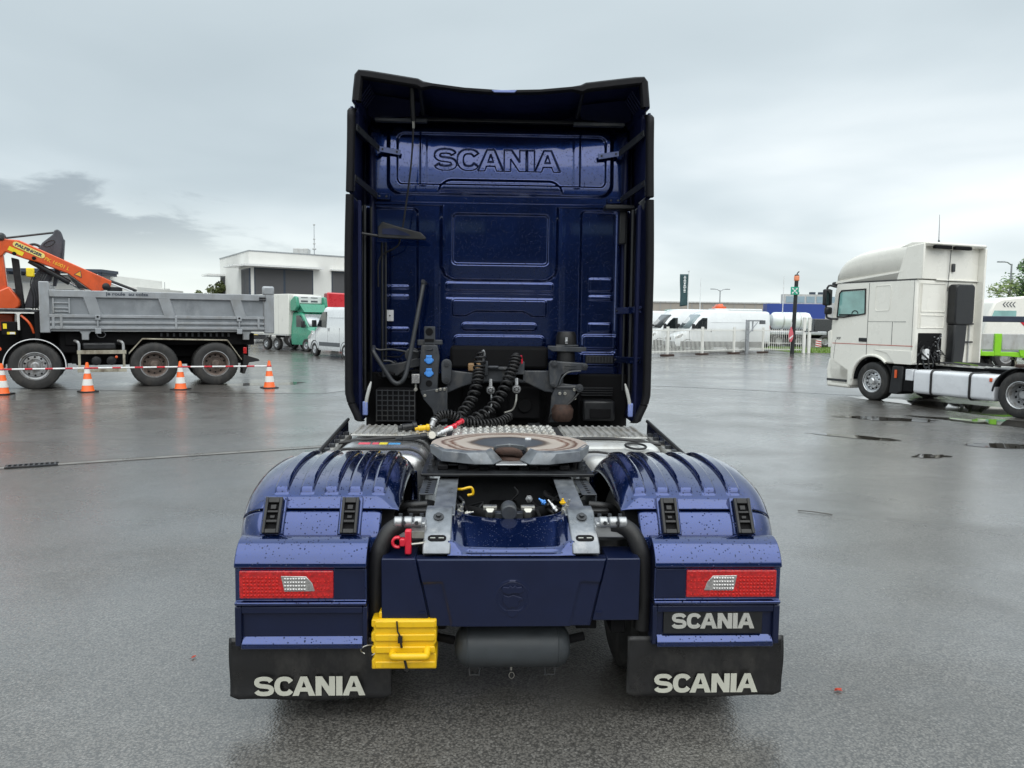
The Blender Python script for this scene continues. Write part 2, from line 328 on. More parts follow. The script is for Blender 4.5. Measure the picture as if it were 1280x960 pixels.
# ------------------------------------------------------------------ ground
def wet_asphalt():
    m = bpy.data.materials.new('wet_asphalt'); m.use_nodes = True; N, L = nodes_of(m); p = N['Principled BSDF']
    g = N.new('ShaderNodeNewGeometry'); pos = g.outputs['Position']
    def nz(s, d, r=0.55, sc=(1,1,1), off=(0,0,0), dist=0):
        mp = N.new('ShaderNodeMapping'); mp.inputs['Scale'].default_value = sc; mp.inputs['Location'].default_value = off; L.new(pos, mp.inputs[0])
        n = N.new('ShaderNodeTexNoise'); n.inputs['Scale'].default_value = s; n.inputs['Detail'].default_value = d; n.inputs['Roughness'].default_value = r; n.inputs['Distortion'].default_value = dist; L.new(mp.outputs[0], n.inputs[0]); return n.outputs['Fac']
    def ramp(f, *st):
        r = N.new('ShaderNodeValToRGB'); e = r.color_ramp.elements
        while len(e) < len(st): e.new(0.5)
        for q, (a, c) in zip(e, st): q.position = a; q.color = (*c, 1) if isinstance(c, tuple) else (c, c, c, 1)
        L.new(f, r.inputs[0]); return r.outputs[0]
    def mth(op, a, b):
        n = N.new('ShaderNodeMath'); n.operation = op
        for i, q in enumerate((a, b)):
            if isinstance(q, (int, float)): n.inputs[i].default_value = q
            else: L.new(q, n.inputs[i])
        return n.outputs[0]
    def mix(f, a, b, mode='MIX'):
        n = N.new('ShaderNodeMix'); n.data_type = 'RGBA'; n.blend_type = mode
        if isinstance(f, (int, float)): n.inputs[0].default_value = f
        else: L.new(f, n.inputs[0])
        for i, q in ((6, a), (7, b)):
            if isinstance(q, tuple): n.inputs[i].default_value = (*q, 1)
            else: L.new(q, n.inputs[i])
        return n.outputs[2]
    big = nz(0.22, 6, 0.6, (1, 1.5, 1), (4, 2, 0), 0.4)
    mid = nz(1.3, 7, 0.65, (1, 1, 1), (1, 7, 0))
    fine = nz(70, 3, 0.7)
    grain = nz(190, 2, 0.6)
    st = N.new('ShaderNodeTexVoronoi'); st.inputs['Scale'].default_value = 85.0; L.new(pos, st.inputs[0])        # single stones
    sc = N.new('ShaderNodeSeparateColor'); L.new(st.outputs['Color'], sc.inputs[0])
    c = ramp(mid, (0.3, (0.112, 0.106, 0.096)), (0.7, (0.160, 0.152, 0.139)))
    c = mix(ramp(big, (0.44, 0.0), (0.66, 0.6)), c, (0.078, 0.073, 0.065))
    c = mix(ramp(sc.outputs[0], (0.0, 0.5), (0.45, 0.0)), c, (0.050, 0.048, 0.044))
    c = mix(ramp(sc.outputs[1], (0.80, 0.0), (1.0, 0.5)), c, (0.28, 0.27, 0.25))
    c = mix(ramp(st.outputs['Distance'], (0.42, 0.0), (0.68, 0.75)), c, (0.030, 0.029, 0.028))
    vo = N.new('ShaderNodeTexVoronoi'); vo.inputs['Scale'].default_value = 6.0; L.new(pos, vo.inputs[0])          # scattered grit
    c = mix(ramp(vo.outputs['Distance'], (0.03, 0.85), (0.055, 0.0)), c, (0.02, 0.018, 0.015))
    stain = nz(0.8, 8, 0.7, (1, 1, 1), (20, 4, 0), 0.6)
    c = mix(ramp(stain, (0.55, 0.0), (0.70, 0.7)), c, (0.062, 0.058, 0.052))
    L.new(c, p.inputs['Base Color'])
    r = mth('ADD', mth('MULTIPLY', ramp(big, (0.36, 1.0), (0.62, 0.0)), 0.17), 0.17)
    r = mth('ADD', r, mth('MULTIPLY', mid, 0.14))
    L.new(r, p.inputs['Roughness'])
    p.inputs['Specular IOR Level'].default_value = 0.6
    hgt = mth('ADD', mth('MULTIPLY', st.outputs['Distance'], -1.0), mth('ADD', mth('MULTIPLY', sc.outputs[2], 0.6), mth('MULTIPLY', fine, 0.6)))
    b1 = N.new('ShaderNodeBump'); b1.inputs['Strength'].default_value = 0.42; b1.inputs['Distance'].default_value = 0.006; L.new(hgt, b1.inputs['Height'])
    L.new(b1.outputs[0], p.inputs['Normal'])
    # the film of rain water on top
    wetf = ramp(nz(0.5, 6, 0.6, (1, 1.3, 1), (9, 3, 0), 0.3), (0.34, 0.45), (0.58, 1.0))
    L.new(wetf, p.inputs['Coat Weight']); p.inputs['Coat IOR'].default_value = 1.6
    L.new(mth('SUBTRACT', 0.27, mth('MULTIPLY', wetf, 0.19)), p.inputs['Coat Roughness'])
    b3 = N.new('ShaderNodeBump'); b3.inputs['Strength'].default_value = 0.15; b3.inputs['Distance'].default_value = 0.006; L.new(hgt, b3.inputs['Height']); L.new(b3.outputs[0], p.inputs['Coat Normal'])
    return m
def wet_pavers():
    m = bpy.data.materials.new('wet_pavers'); m.use_nodes = True; N, L = nodes_of(m); p = N['Principled BSDF']
    g = N.new('ShaderNodeNewGeometry'); mp = N.new('ShaderNodeMapping'); mp.inputs['Rotation'].default_value = (0, 0, R(25)); L.new(g.outputs['Position'], mp.inputs[0])
    br = N.new('ShaderNodeTexBrick'); L.new(mp.outputs[0], br.inputs[0]); br.inputs['Scale'].default_value = 1.0
    br.inputs['Brick Width'].default_value = 0.21; br.inputs['Row Height'].default_value = 0.105; br.inputs['Mortar Size'].default_value = 0.007
    br.inputs['Color1'].default_value = (0.115, 0.105, 0.095, 1); br.inputs['Color2'].default_value = (0.082, 0.077, 0.072, 1); br.inputs['Mortar'].default_value = (0.04, 0.038, 0.035, 1)
    n = N.new('ShaderNodeTexNoise'); n.inputs['Scale'].default_value = 0.35; n.inputs['Detail'].default_value = 6; L.new(g.outputs['Position'], n.inputs[0])
    mr = N.new('ShaderNodeMapRange'); mr.inputs[1].default_value = 0.35; mr.inputs[2].default_value = 0.65; mr.inputs[3].default_value = 0.16; mr.inputs[4].default_value = 0.40; L.new(n.outputs['Fac'], mr.inputs[0]); L.new(mr.outputs[0], p.inputs['Roughness'])
    hs = N.new('ShaderNodeMix'); hs.data_type = 'RGBA'; hs.blend_type = 'MULTIPLY'; hs.inputs[0].default_value = 0.5; L.new(br.outputs['Color'], hs.inputs[6]); L.new(n.outputs['Color'], hs.inputs[7]); 
    L.new(br.outputs['Color'], p.inputs['Base Color'])
    p.inputs['Coat Weight'].default_value = 0.7; p.inputs['Coat IOR'].default_value = 1.36; p.inputs['Coat Roughness'].default_value = 0.2
    b = N.new('ShaderNodeBump'); b.inputs['Strength'].default_value = 0.4; b.inputs['Distance'].default_value = 0.004; b.invert = True; L.new(br.outputs['Fac'], b.inputs['Height']); L.new(b.outputs[0], p.inputs['Normal'])
    return m
def sheet(name, pts, z, m, kind='structure'):
    b = B(); b.add([(x, y, z) for x, y in pts], [list(range(len(pts)))])
    return tag(b.obj(name, m), kind=kind)
M['asphalt'] = wet_asphalt(); M['pavers'] = wet_pavers()
M['concrete'] = mat('gutter_concrete', (0.20, 0.195, 0.18), 0.35, 0, 0, 0.3, 3, bump=0.15, bscale=90, rvar=0.15, dirt=(0.10, 0.09, 0.075), dirt_amt=0.5)
M['grass'] = mat('grass_blades', (0.13, 0.23, 0.025), 0.6, 0, 0, 0.35, 2)
M['soil'] = mat('soil', (0.10, 0.15, 0.03), 0.9, 0, 0, 0.3, 2)
sheet('asphalt_yard', [(-600, -400), (600, -400), (600, 900), (-600, 900)], 0.0, M['asphalt'])
pv = []
for i in range(41):                                   # ragged near edge of the block paving
    t = i/40; x = -60+t*72
    y = 20.6+(2.4 if x > -3 else 0.9*math.sin(x*0.25))+0.5*noise.noise((x*0.6, 0, 3))-max(0, x-5.2)*0.55
    pv.append((x, y))
sheet('block_paving', pv+[(16, 30), (14, 36), (8.4, 40.6), (19.3, 48.9), (24, 47.5), (60, 40), (60, 41.5), (24, 49.2), (20, 62), (-60, 64)], 0.004, M['pavers'])
# concrete gutter across the yard with its slotted drain grate
gd = Vector((3.69, 1.77, 0)).normalized(); gn = Vector((-gd.y, gd.x, 0)); g0 = Vector((-6.13, 9.79, 0))
def gp(s, t): q = g0+gd*s+gn*t; return (q.x, q.y)
gut = tag(B().add([(*gp(-12, -0.075), 0.004), (*gp(9, -0.075), 0.004), (*gp(9, 0.075), 0.004), (*gp(-12, 0.075), 0.004)], [(0,1,2,3)]).obj('gutter', M['concrete']), kind='structure')
gb = B()
for s0 in (-0.08, 0.08): gb.add([(*gp(-12, s0-0.008), 0.008), (*gp(9, s0-0.008), 0.008), (*gp(9, s0+0.008), 0.008), (*gp(-12, s0+0.008), 0.008)], [(0,1,2,3)])
gb.obj('gutter_joint', M['rusty'], gut)
dr = thing('drain_grate', 'dark slotted drain grate set in the concrete gutter, left of the blue truck', 'drain grate', (*gp(0.3, 0), 0.0), math.atan2(gd.y, gd.x))
B().bx(-0.28, 0.28, -0.075, 0.075, 0.006, 0.012).obj('pan', M['blackm'], dr)
for i in range(10): B().bx(-0.28+i*0.058, -0.258+i*0.058, -0.074, 0.074, 0.012, 0.022).obj('bar', M['frame'], dr)
for s in (-1, 1): B().bx(-0.29, 0.29, s*0.082-0.012, s*0.082+0.012, 0.006, 0.023).obj('rim', M['frame'], dr)
# standing water
M['water'] = mat('puddle_water', (0.030, 0.027, 0.022), 0.03, 0, 0, 0.3, 2, rvar=0.015, spec=0.5)
def puddle(cx, cy, rx, ry, seed, ang=0.0):
    pts = []
    for i in range(72):
        a = 2*math.pi*i/72; k = 1+0.55*noise.noise((math.cos(a)*1.3+seed, math.sin(a)*1.3, seed))+0.28*noise.noise((math.cos(a)*4, math.sin(a)*4+seed, 2))+0.15*noise.noise((math.cos(a)*9, math.sin(a)*9+seed, 5))
        x, y = rx*k*math.cos(a), ry*k*math.sin(a); pts.append((cx+x*math.cos(ang)-y*math.sin(ang), cy+x*math.sin(ang)+y*math.cos(ang)))
    return sheet('puddle', pts, 0.006, M['water'])
puddle(6.5, 10.95, 0.32, 0.14, 1.3, 0.2); puddle(6.35, 12.75, 0.75, 0.17, 2.7, -0.55); puddle(8.6, 11.9, 0.8, 0.25, 9.1, -0.1)
puddle(11.1, 17.6, 2.2, 0.75, 4.4, -1.0); puddle(10.5, 14.6, 1.7, 0.5, 6.2, -0.6); puddle(8.2, 15.3, 0.9, 0.3, 8.8, -0.4); puddle(-6.3, 22.4, 1.2, 0.5, 3.1, 0.4)
# lawn strip beyond the fence
lawn = sheet('lawn', [(20.3, 49.6), (70, 40.9), (90, 62), (22, 63)], 0.02, M['soil'])
gb = B(); rg = random.Random(3)
for i in range(9000):
    u, v = rg.random(), rg.random()
    a = Vector((20.4, 49.7, 0)).lerp(Vector((58, 43.5, 0)), u); b = Vector((22.1, 62, 0)).lerp(Vector((70, 58, 0)), u); p = a.lerp(b, v**1.4)
    h = 0.10+0.10*rg.random(); w = 0.03; t = rg.random()*6.28; dxx, dyy = math.cos(t)*w, math.sin(t)*w; l = (rg.random()-0.5)*0.12
    gb.add([(p.x-dxx, p.y-dyy, 0.0), (p.x+dxx, p.y+dyy, 0.0), (p.x+l, p.y+l, h)], [(0, 1, 2)])
tag(gb.obj('grass', M['grass']), 'short green grass on the verge beyond the white fence', 'grass', kind='stuff')
# litter on the asphalt
M['leaf'] = mat('dead_leaf', (0.42, 0.045, 0.02), 0.55, 0, 0, 0.3, 40)
M['twig'] = mat('twig_bark', (0.05, 0.04, 0.03), 0.7)
def leaf(name, x, y, s, rz, label):
    t = thing(name, label, 'leaf', (x, y, 0.003), rz)
    b = B(); pts = [(0, 0), (0.3, 0.22), (0.6, 0.25), (0.85, 0.12), (1, 0), (0.85, -0.14), (0.55, -0.24), (0.25, -0.16)]
    b.add([(q[0]*s, q[1]*s, 0.004+0.22*s*abs(q[1])+0.10*s*q[0]) for q in pts]+[(0.5*s, 0, 0.002)], [(i, (i+1) % 8, 8) for i in range(8)])
    b.obj('blade', M['leaf'], t, solid=0.001); B().tube([(0, 0, 0.004), (-0.3*s, 0.05*s, 0.005)], 0.001, 5).obj('stalk', M['twig'], t)
leaf('fallen_leaf', 1.72, 3.82, 0.05, 0.3, 'larger reddish dead leaf on the asphalt right of the mud flaps')
leaf('fallen_leaf', 1.765, 3.815, 0.042, 2.6, 'smaller reddish dead leaf touching the larger one on the asphalt')
leaf('fallen_leaf', -1.77, 4.26, 0.035, 1.1, 'tiny red dead leaf on the asphalt left of the blue truck')
tag(B().tube([(3.13, 7.66, 0.008), (3.25, 7.6, 0.012), (3.42, 7.5, 0.006)], 0.004, 6).obj('twig', M['twig']), 'thin dark twig lying on the wet asphalt right of the truck', 'twig')
# ------------------------------------------------------------------ the navy tractor unit (parts written in yard coordinates, x = 0 on its centre line)
T = thing('tractor_truck', 'navy blue tractor unit seen from behind with open fifth wheel and wet paint', 'truck', (0, 4.2, 0)); OFF[T.name] = (0, 4.2, 0)

# --- wheels
def wheel(parent, c, r, w, side, rim_m, tyre_m, name='wheel', dish=0.05, hub=True, n=40, holes=10):
    """wheel with its axis along local x at centre c; side = +1/-1 is the outer face direction"""
    x, y, z = c; h = w/2; rr = r*0.555
    t = B().lathe([(rr, -h*0.86), (r*0.72, -h), (r*0.9, -h*0.98), (r*0.975, -h*0.86), (r, -h*0.6), (r, h*0.6), (r*0.975, h*0.86), (r*0.9, h*0.98), (r*0.72, h), (rr, h*0.86)], c, 'x', n, caps=False)
    for k in range(n):                                # tread blocks
        a = 2*math.pi*(k+0.5)/n; ca, sa = math.cos(a), math.sin(a); da = 0.028
        for xa, xb in ((-h*0.62, -h*0.22), (-h*0.16, h*0.16), (h*0.22, h*0.62)):
            vs = []
            for rad in (r*0.998, r*1.012):
                for xx in (xa, xb):
                    for d in (-da*2.3, da*2.3): vs.append((x+xx, y+rad*math.cos(a+d), z+rad*math.sin(a+d)))
            t.add(vs, [(0,1,3,2), (4,6,7,5), (0,4,5,1), (2,3,7,6), (0,2,6,4), (1,5,7,3)])
    wh = t.obj(name, tyre_m, parent)
    o = side*h
    B().lathe([(rr*1.03, o*0.98), (rr*1.03, o*0.80), (rr*0.90, o*0.72), (rr*0.86, o*0.45), (rr*0.80, o*0.45-side*dish), (rr*0.55, o*0.55-side*dish), (rr*0.52, o*0.4-side*dish), (0.01, o*0.4-side*dish)], c, 'x', n, caps=False).obj('rim', rim_m, wh)
    hb = B()
    if hub:
        hb.lathe([(rr*0.34, o*0.4-side*dish), (rr*0.33, o*0.85-side*dish), (rr*0.24, o*1.0-side*dish), (0.005, o*1.0-side*dish)], c, 'x', 20)
        for k in range(holes):
            a = 2*math.pi*k/holes; p = (x+o*0.5-side*dish, y+rr*0.60*math.cos(a), z+rr*0.60*math.sin(a)); hb.cyl(p, (p[0]+side*0.045, p[1], p[2]), 0.017, 0.013, 6)
        hb.obj('hub', rim_m, wh)
        vb = B()
        for k in range(holes):
            a = 2*math.pi*(k+0.5)/holes; p = (x+o*0.465-side*dish, y+rr*0.715*math.cos(a), z+rr*0.715*math.sin(a)); vb.cyl(p, (p[0]+side*0.022, p[1], p[2]), rr*0.075, rr*0.075, 10)
        tag(vb.obj('vent_hole', M['blackm'], wh), kind='stuff')
    return wh
for s in (-1, 1):
    wheel(T, (s*1.08, 4.22, 0.505), 0.505, 0.29, s, M['alud'], M['tyre'], dish=0.09)
    wheel(T, (s*0.745, 4.22, 0.505), 0.505, 0.29, s, M['blackm'], M['tyre'], hub=False)
    wheel(T, (s*1.06, 7.97, 0.505), 0.505, 0.33, s, M['alud'], M['tyre'], dish=0.02)

# --- mudguards
GP = [(3.612, 0.44), (3.604, 0.62), (3.602, 0.80), (3.612, 0.88), (3.640, 0.945), (3.688, 1.004), (3.745, 1.052), (3.82, 1.094), (3.92, 1.124), (4.05, 1.143), (4.22, 1.150), (4.40, 1.143), (4.55, 1.118), (4.68, 1.07), (4.78, 0.99), (4.84, 0.88), (4.86, 0.70)]
GPS = spline([(0, y, z) for y, z in GP], 6)
def gpt(t):
    f = t*(len(GPS)-1); i = min(int(f), len(GPS)-2); return GPS[i].lerp(GPS[i+1], f-i)
def gnorm(t):
    a, b = gpt(max(0, t-0.01)), gpt(min(1, t+0.01)); d = b-a; return Vector((0, -d.z, d.y)).normalized()
T_SEAM = 5*6/(len(GPS)-1); T_FRONT = 14*6/(len(GPS)-1)
RIBX = (1.126, 1.003, 0.884, 0.767, 0.65)
def guard_surface(s, t0, t1, extra, ribs, nu, nv, a0=0.545):
    def fn(u, v):
        ax = a0+(1.312-a0)*u; t = t0+(t1-t0)*v; p = gpt(t); n = gnorm(t); d = extra
        if ax > 1.17: q = min(1, (ax-1.17)/0.143); d -= 0.125*(1-math.sqrt(max(0, 1-q*q)))
        if ax < 0.67: q = min(1, (0.67-ax)/0.126); d -= 0.11*(1-math.sqrt(max(0, 1-q*q)))*smooth(t0-0.05, t0+0.16, t)
        if ribs:
            for rx in RIBX:
                w = 0.032; k = smooth(w, w-0.006, abs(ax-rx))
                d += 0.020*k*smooth(T_SEAM+0.075, T_SEAM+0.095, t)*smooth(0.80, 0.76, t)
        return Vector((s*ax, p.y, p.z))+n*d
    return B().grid(nu, nv, fn)
for s in (-1, 1):
    mg = guard_surface(s, 0.0, T_SEAM-0.003, 0.0, False, 56, 22, 0.625).obj('mudguard', M['navy'], T, solid=0.006)
    guard_surface(s, T_SEAM+0.002, T_FRONT, 0.004, True, 150, 90).obj('mudguard_cap', M['navy'], mg, solid=0.006, sharp=60)
    guard_surface(s, T_FRONT+0.002, 1.0, 0.0, False, 30, 12).obj('mudguard_front', M['navy'], mg, solid=0.006)
    # dark liner and outer skirt
    lin = [(gpt(i/30)+gnorm(i/30)*-0.09) for i in range(31)]
    b = B().grid(1, 30, lambda u, v: (s*(0.58+0.66*u), lin[round(v*30)].y, lin[round(v*30)].z)); b.obj('liner', M['blackm'], mg, solid=0.008)
    ox = 1.296
    out = [(gpt(i/30)+gnorm(i/30)*-0.13) for i in range(31)]; inn = [(gpt(i/30)+gnorm(i/30)*-0.19) for i in range(31)]
    b = B().grid(1, 30, lambda u, v: (s*(ox+0.012*(1-u)), (out if u < 0.5 else inn)[round(v*30)].y, (out if u < 0.5 else inn)[round(v*30)].z)); b.obj('skirt', M['navy'], mg, solid=0.012)
    # rear lamp box with its sloping hood
    hood = [(q.y, q.z) for q in spline([(0, 3.606, 0.905), (0, 3.575, 0.901), (0, 3.535, 0.884), (0, 3.500, 0.852), (0, 3.478, 0.815), (0, 3.470, 0.790)], 4)]+[(3.482, 0.780), (3.488, 0.779), (3.488, 0.628), (3.470, 0.622), (3.470, 0.612), (3.486, 0.600), (3.604, 0.600)]
    hb = B().prism(hood, 'x', s*0.67, s*1.272).obj('lamp_box', M['navy'], T, bev=0.012, seg=4, sharp=50)
    B().bx(*sorted((s*0.672, s*1.268)), 3.508, 3.60, 0.40, 0.599).obj('back_plate', M['navy_plastic'], hb)
    fr = B().bx(*sorted((s*0.668, s*0.690)), 3.486, 3.53, 0.41, 0.598).bx(*sorted((s*1.246, s*1.276)), 3.486, 3.53, 0.41, 0.598).bx(*sorted((s*0.69, s*1.246)), 3.486, 3.53, 0.565, 0.598)
    fr.obj('plate_frame', M['navy_plastic'], hb, bev=0.005)
    B().prism([(3.508, 0.452), (3.478, 0.424), (3.476, 0.400), (3.53, 0.398)], 'x', s*0.69, s*1.246).obj('plate_ledge', M['navy'], hb, bev=0.004)
    B().bx(*sorted((s*0.678, s*0.818)), 3.4835, 3.49, 0.634, 0.776).obj('lamp_bezel', M['navy_plastic'], hb, bev=0.002)
    # tail lamp
    x0, x1 = sorted((s*0.822, s*1.250))
    tl = B().prism([(x0, 0.640), (x1, 0.640), (x1, 0.771), (x0, 0.771)], 'y', 3.476, 3.50).obj('tail_light', M['lens'], T, bev=0.006, seg=3)
    tag(tl, 'left tail light' if s < 0 else 'right tail light')
    cb = B()                                            # moulded cells of the lamp
    for ix in range(24):
        for iz in range(6):
            cx = x0+0.022+ix*(x1-x0-0.044)/23; cz = 0.655+iz*0.0165
            a = abs(cx)
            if 0.93 < a < 1.075 and 0.676 < cz < 0.748: continue
            if a < 0.93 and iz % 2: continue
            r = 0.0068 if a > 0.93 else 0.0045
            cb.add([(cx-r, 3.4768, cz-r), (cx+r, 3.4768, cz-r), (cx+r, 3.4768, cz+r), (cx-r, 3.4768, cz+r), (cx, 3.4725, cz)], [(0,1,4), (1,2,4), (2,3,4), (3,0,4)])
    tag(cb.obj('lamp_cell', M['lensd'], tl, sharp=10), kind='stuff')
    pts = [(0.905, 0.676), (1.045, 0.674), (1.060, 0.748), (0.945, 0.746), (0.918, 0.715)]
    B().prism([(s*a, z) for a, z in pts], 'y', 3.4725, 3.478).obj('reversing_lens', M['clear'], tl, bev=0.003)
    fb = B()
    for ix in range(8):
        for iz in range(4):
            a = 0.952+ix*0.0125; cz = 0.684+iz*0.0165; cx = s*a; r = 0.0056
            fb.add([(cx-r, 3.4724, cz-r), (cx+r, 3.4724, cz-r), (cx+r, 3.4724, cz+r), (cx-r, 3.4724, cz+r), (cx, 3.4685, cz)], [(0,1,4), (1,2,4), (2,3,4), (3,0,4)])
    tag(fb.obj('lens_facet', M['clear'], tl, sharp=10), kind='stuff')
    # latches
    for lx in (1.136, 0.772):
        bot, top = Vector((s*lx, 3.606, 0.902)), Vector((s*lx, 3.708, 1.062)); up = (top-bot).normalized(); rt = Vector((1, 0, 0)); nr = rt.cross(up)
        Tm = Matrix((rt, nr, up)).transposed().to_4x4(); Tm.translation = bot
        L_ = (top-bot).length
        def lb(): q = B(); q.T = Tm; return q
        # local: x right, y outward is -? (nr points to +y of world when up tilts), z up
        sg = -1 if nr.y > 0 else 1
        def Y(a, b_): return tuple(sorted((sg*a, sg*b_)))
        la = lb().bx(-0.056, 0.056, *Y(-0.04, 0.007), -0.002, L_+0.002).obj('latch_surround', M['navy'], mg, bev=0.008)
        st = lb().bx(-0.040, -0.026, *Y(0.012, 0.036), 0.0, L_-0.012).bx(0.026, 0.040, *Y(0.012, 0.036), 0.0, L_-0.012)
        for z0, z1 in ((0.0, 0.022), (0.052, 0.066), (0.100, 0.112), (0.150, L_-0.012)): st.bx(-0.0265, 0.0265, *Y(0.012, 0.034), z0, z1)
        st.obj('latch', M['rubber'], mg, bev=0.003)
        lb().bx(-0.030, 0.030, *Y(0.010, 0.0165), 0.006, L_-0.02).obj('latch_bed', M['blackm'], mg)
        lb().bx(-0.014, 0.014, *Y(0.016, 0.030), 0.118, 0.142).bx(-0.012, 0.012, *Y(0.016, 0.028), 0.074, 0.090).obj('latch_hook', M['rubber'], mg, bev=0.003)
    # mud flap
    x0, x1 = sorted((s*0.566, s*1.326))
    def fl(u, v):
        x = x0+(x1-x0)*u; z = 0.120+0.30*v
        return (x, 3.556+0.010*math.sin(u*9+v*2)*(1-v)+0.006*math.sin(v*7), z+(0.018*max(0, 1-min(u, 1-u)*22) if v == 0 else 0))
    mf = B().grid(40, 12, fl).obj('mud_flap', M['flap'], T, solid=0.012)
    wordmark(mf, 0.522 if s < 0 else 0.508, 0.094, 3.5365, 3.5385, s*0.948, 0.193, M['decal'])
    # hanger tube and clamp
    tb = [(s*0.49, 3.655, 0.938), (s*0.535, 3.645, 0.938), (s*0.580, 3.622, 0.915), (s*0.612, 3.60, 0.86), (s*0.632, 3.59, 0.79), (s*0.645, 3.60, 0.60), (s*0.645, 3.61, 0.44)]
    B().tube(spline(tb, 6), 0.042, 14).obj('hanger_tube', M['rubber'], T)
    cl = B(); cl.bx(*sorted((s*0.405, s*0.555)), 3.62, 3.74, 0.885, 0.945)
    for k in range(3): cl.cyl((s*(0.425+k*0.047), 3.62, 0.962), (s*(0.425+k*0.047+0.04), 3.62, 0.962), 0.027, 0.027, 14)
    cl.bx(*sorted((s*0.41, s*0.55)), 3.61, 3.72, 0.940, 0.962)
    c_ = cl.obj('tube_clamp', M['alud'], T, bev=0.006)
    bb = B()
    for k in range(3): bb.cyl((s*(0.43+k*0.05), 3.64, 0.982), (s*(0.43+k*0.05), 3.64, 0.998), 0.010, 0.010, 6)
    for k in range(2): bb.cyl((s*(0.45+k*0.06), 3.588, 0.965), (s*(0.45+k*0.06), 3.61, 0.965), 0.010, 0.010, 6)
    tag(bb.obj('bolt', M['frame'], c_), kind='stuff')
# plate with the maker's name on the right lamp box
pl_ = B().bx(0.722, 1.196, 3.495, 3.506, 0.458, 0.572).obj('name_plate', M['black'], T, bev=0.003)
wordmark(pl_, 0.398, 0.074, 3.489, 3.496, 0.958, 0.521, M['decal2'], 0.0015)

# --- tail cover between the mudguards
def boss(x, z):
    a = abs(x); h = 0.0
    w = 0.345-0.06*smooth(0.70, 0.5, z)
    k = smooth(0.004, -0.012, a-(0.285+max(0, z-0.52)*0.22))          # proud centre field
    h += 0.012*(1-(1-k)*smooth(0.722, 0.700, z+0.05*(a-0.3)))
    return h
LX = lambda z: 0.445-(0.826-z)*0.215
def cov(u, v):
    z = 0.495+0.325*v; x = (u*2-1)*LX(z); h = boss(x, z)
    r = math.hypot(x-0.005, (z-0.640))
    h += 0.004*smooth(0.006, 0.0, abs(r-0.078))
    return (x, 3.500-h+(0.012 if v in (0, 1) or u in (0, 1) else 0), z)
rc = B().grid(120, 60, cov).obj('tail_cover', M['navy_plastic'], T, sharp=50)
B().prism([(-0.445, 0.821), (0.445, 0.821), (0.376, 0.494), (-0.376, 0.494)], 'y', 3.511, 3.56).obj('cover_body', M['navy_plastic'], rc)
# relief emblem: a crowned beast's head on a round shield
em = B()
em.lathe([(0.076, 0.0), (0.074, -0.005), (0.070, -0.006), (0.067, -0.001)], (0.005, 3.492, 0.640), 'y', 40)
em.prism([(0.005+x, 0.640+z) for x, z in ((-0.052, 0.040), (-0.044, 0.052), (-0.02, 0.048), (-0.012, 0.058), (0.0, 0.048), (0.012, 0.058), (0.02, 0.048), (0.044, 0.052), (0.05, 0.03), (0.034, 0.018), (0.01, 0.022), (-0.02, 0.016), (-0.044, 0.024))], 'y', 3.480, 3.490)
em.prism([(0.005+x, 0.640+z) for x, z in ((-0.042, 0.012), (-0.020, 0.004), (0.004, 0.012), (0.022, 0.006), (0.046, -0.002), (0.050, -0.012), (0.026, -0.018), (0.032, -0.034), (0.018, -0.050), (-0.002, -0.044), (-0.012, -0.056), (-0.030, -0.040), (-0.048, -0.020))], 'y', 3.482, 3.490)
em.prism([(0.005+x, 0.640+z) for x, z in ((-0.03, -0.060), (0.03, -0.060), (0.022, -0.086), (0.0, -0.098), (-0.022, -0.086))], 'y', 3.484, 3.4905)
em.obj('emblem', M['navy_plastic'], rc, bev=0.004, seg=3)
for s in (-1, 1):
    b = B().prism([(s*(LX(0.82)+0.004), 0.821), (s*0.605, 0.821), (s*0.605, 0.522), (s*(LX(0.522)+0.004), 0.522)], 'y', 3.498, 3.70)
    sc_ = b.obj('cover_side', M['navy_plastic'], T, bev=0.006, seg=3)
    B().prism([(s*(LX(0.565)+0.012), 0.560), (s*0.43, 0.560), (s*0.43, 0.566), (s*(LX(0.57)+0.012), 0.567)], 'y', 3.490, 3.4985).obj('crease', M['navy_plastic'], sc_)
# scooped top of the cover
def scoop(u, v):
    x = -0.30+0.60*u; a = abs(x); y = 3.515+0.345*v
    zb = 0.828+0.03*smooth(0.0, 0.15, v)
    rim = 0.826+0.045*smooth(0, 0.12, v)+0.105*v
    k = smooth(0.20+0.07*v, 0.30, a+0.02*(1-v))
    dip = zb+(0.068*v)+0.42*(a**2.0)*v
    z = dip*(1-k)+max(rim, dip)*k
    z -= 0.022*smooth(0.02, 0.10, v)*smooth(0.28, 0.22, a)*(1-0.5*v)
    return (x, y, z)
B().grid(60, 40, scoop).obj('cover_top', M['navy'], T, solid=0.005)
M['railgrey'] = mat('rail_zinc', (0.20, 0.215, 0.235), 0.36, 0.6, 0, 0.3, 12, bump=0.08, bscale=60, dirt=(0.36, 0.36, 0.36), dirt_amt=0.35)
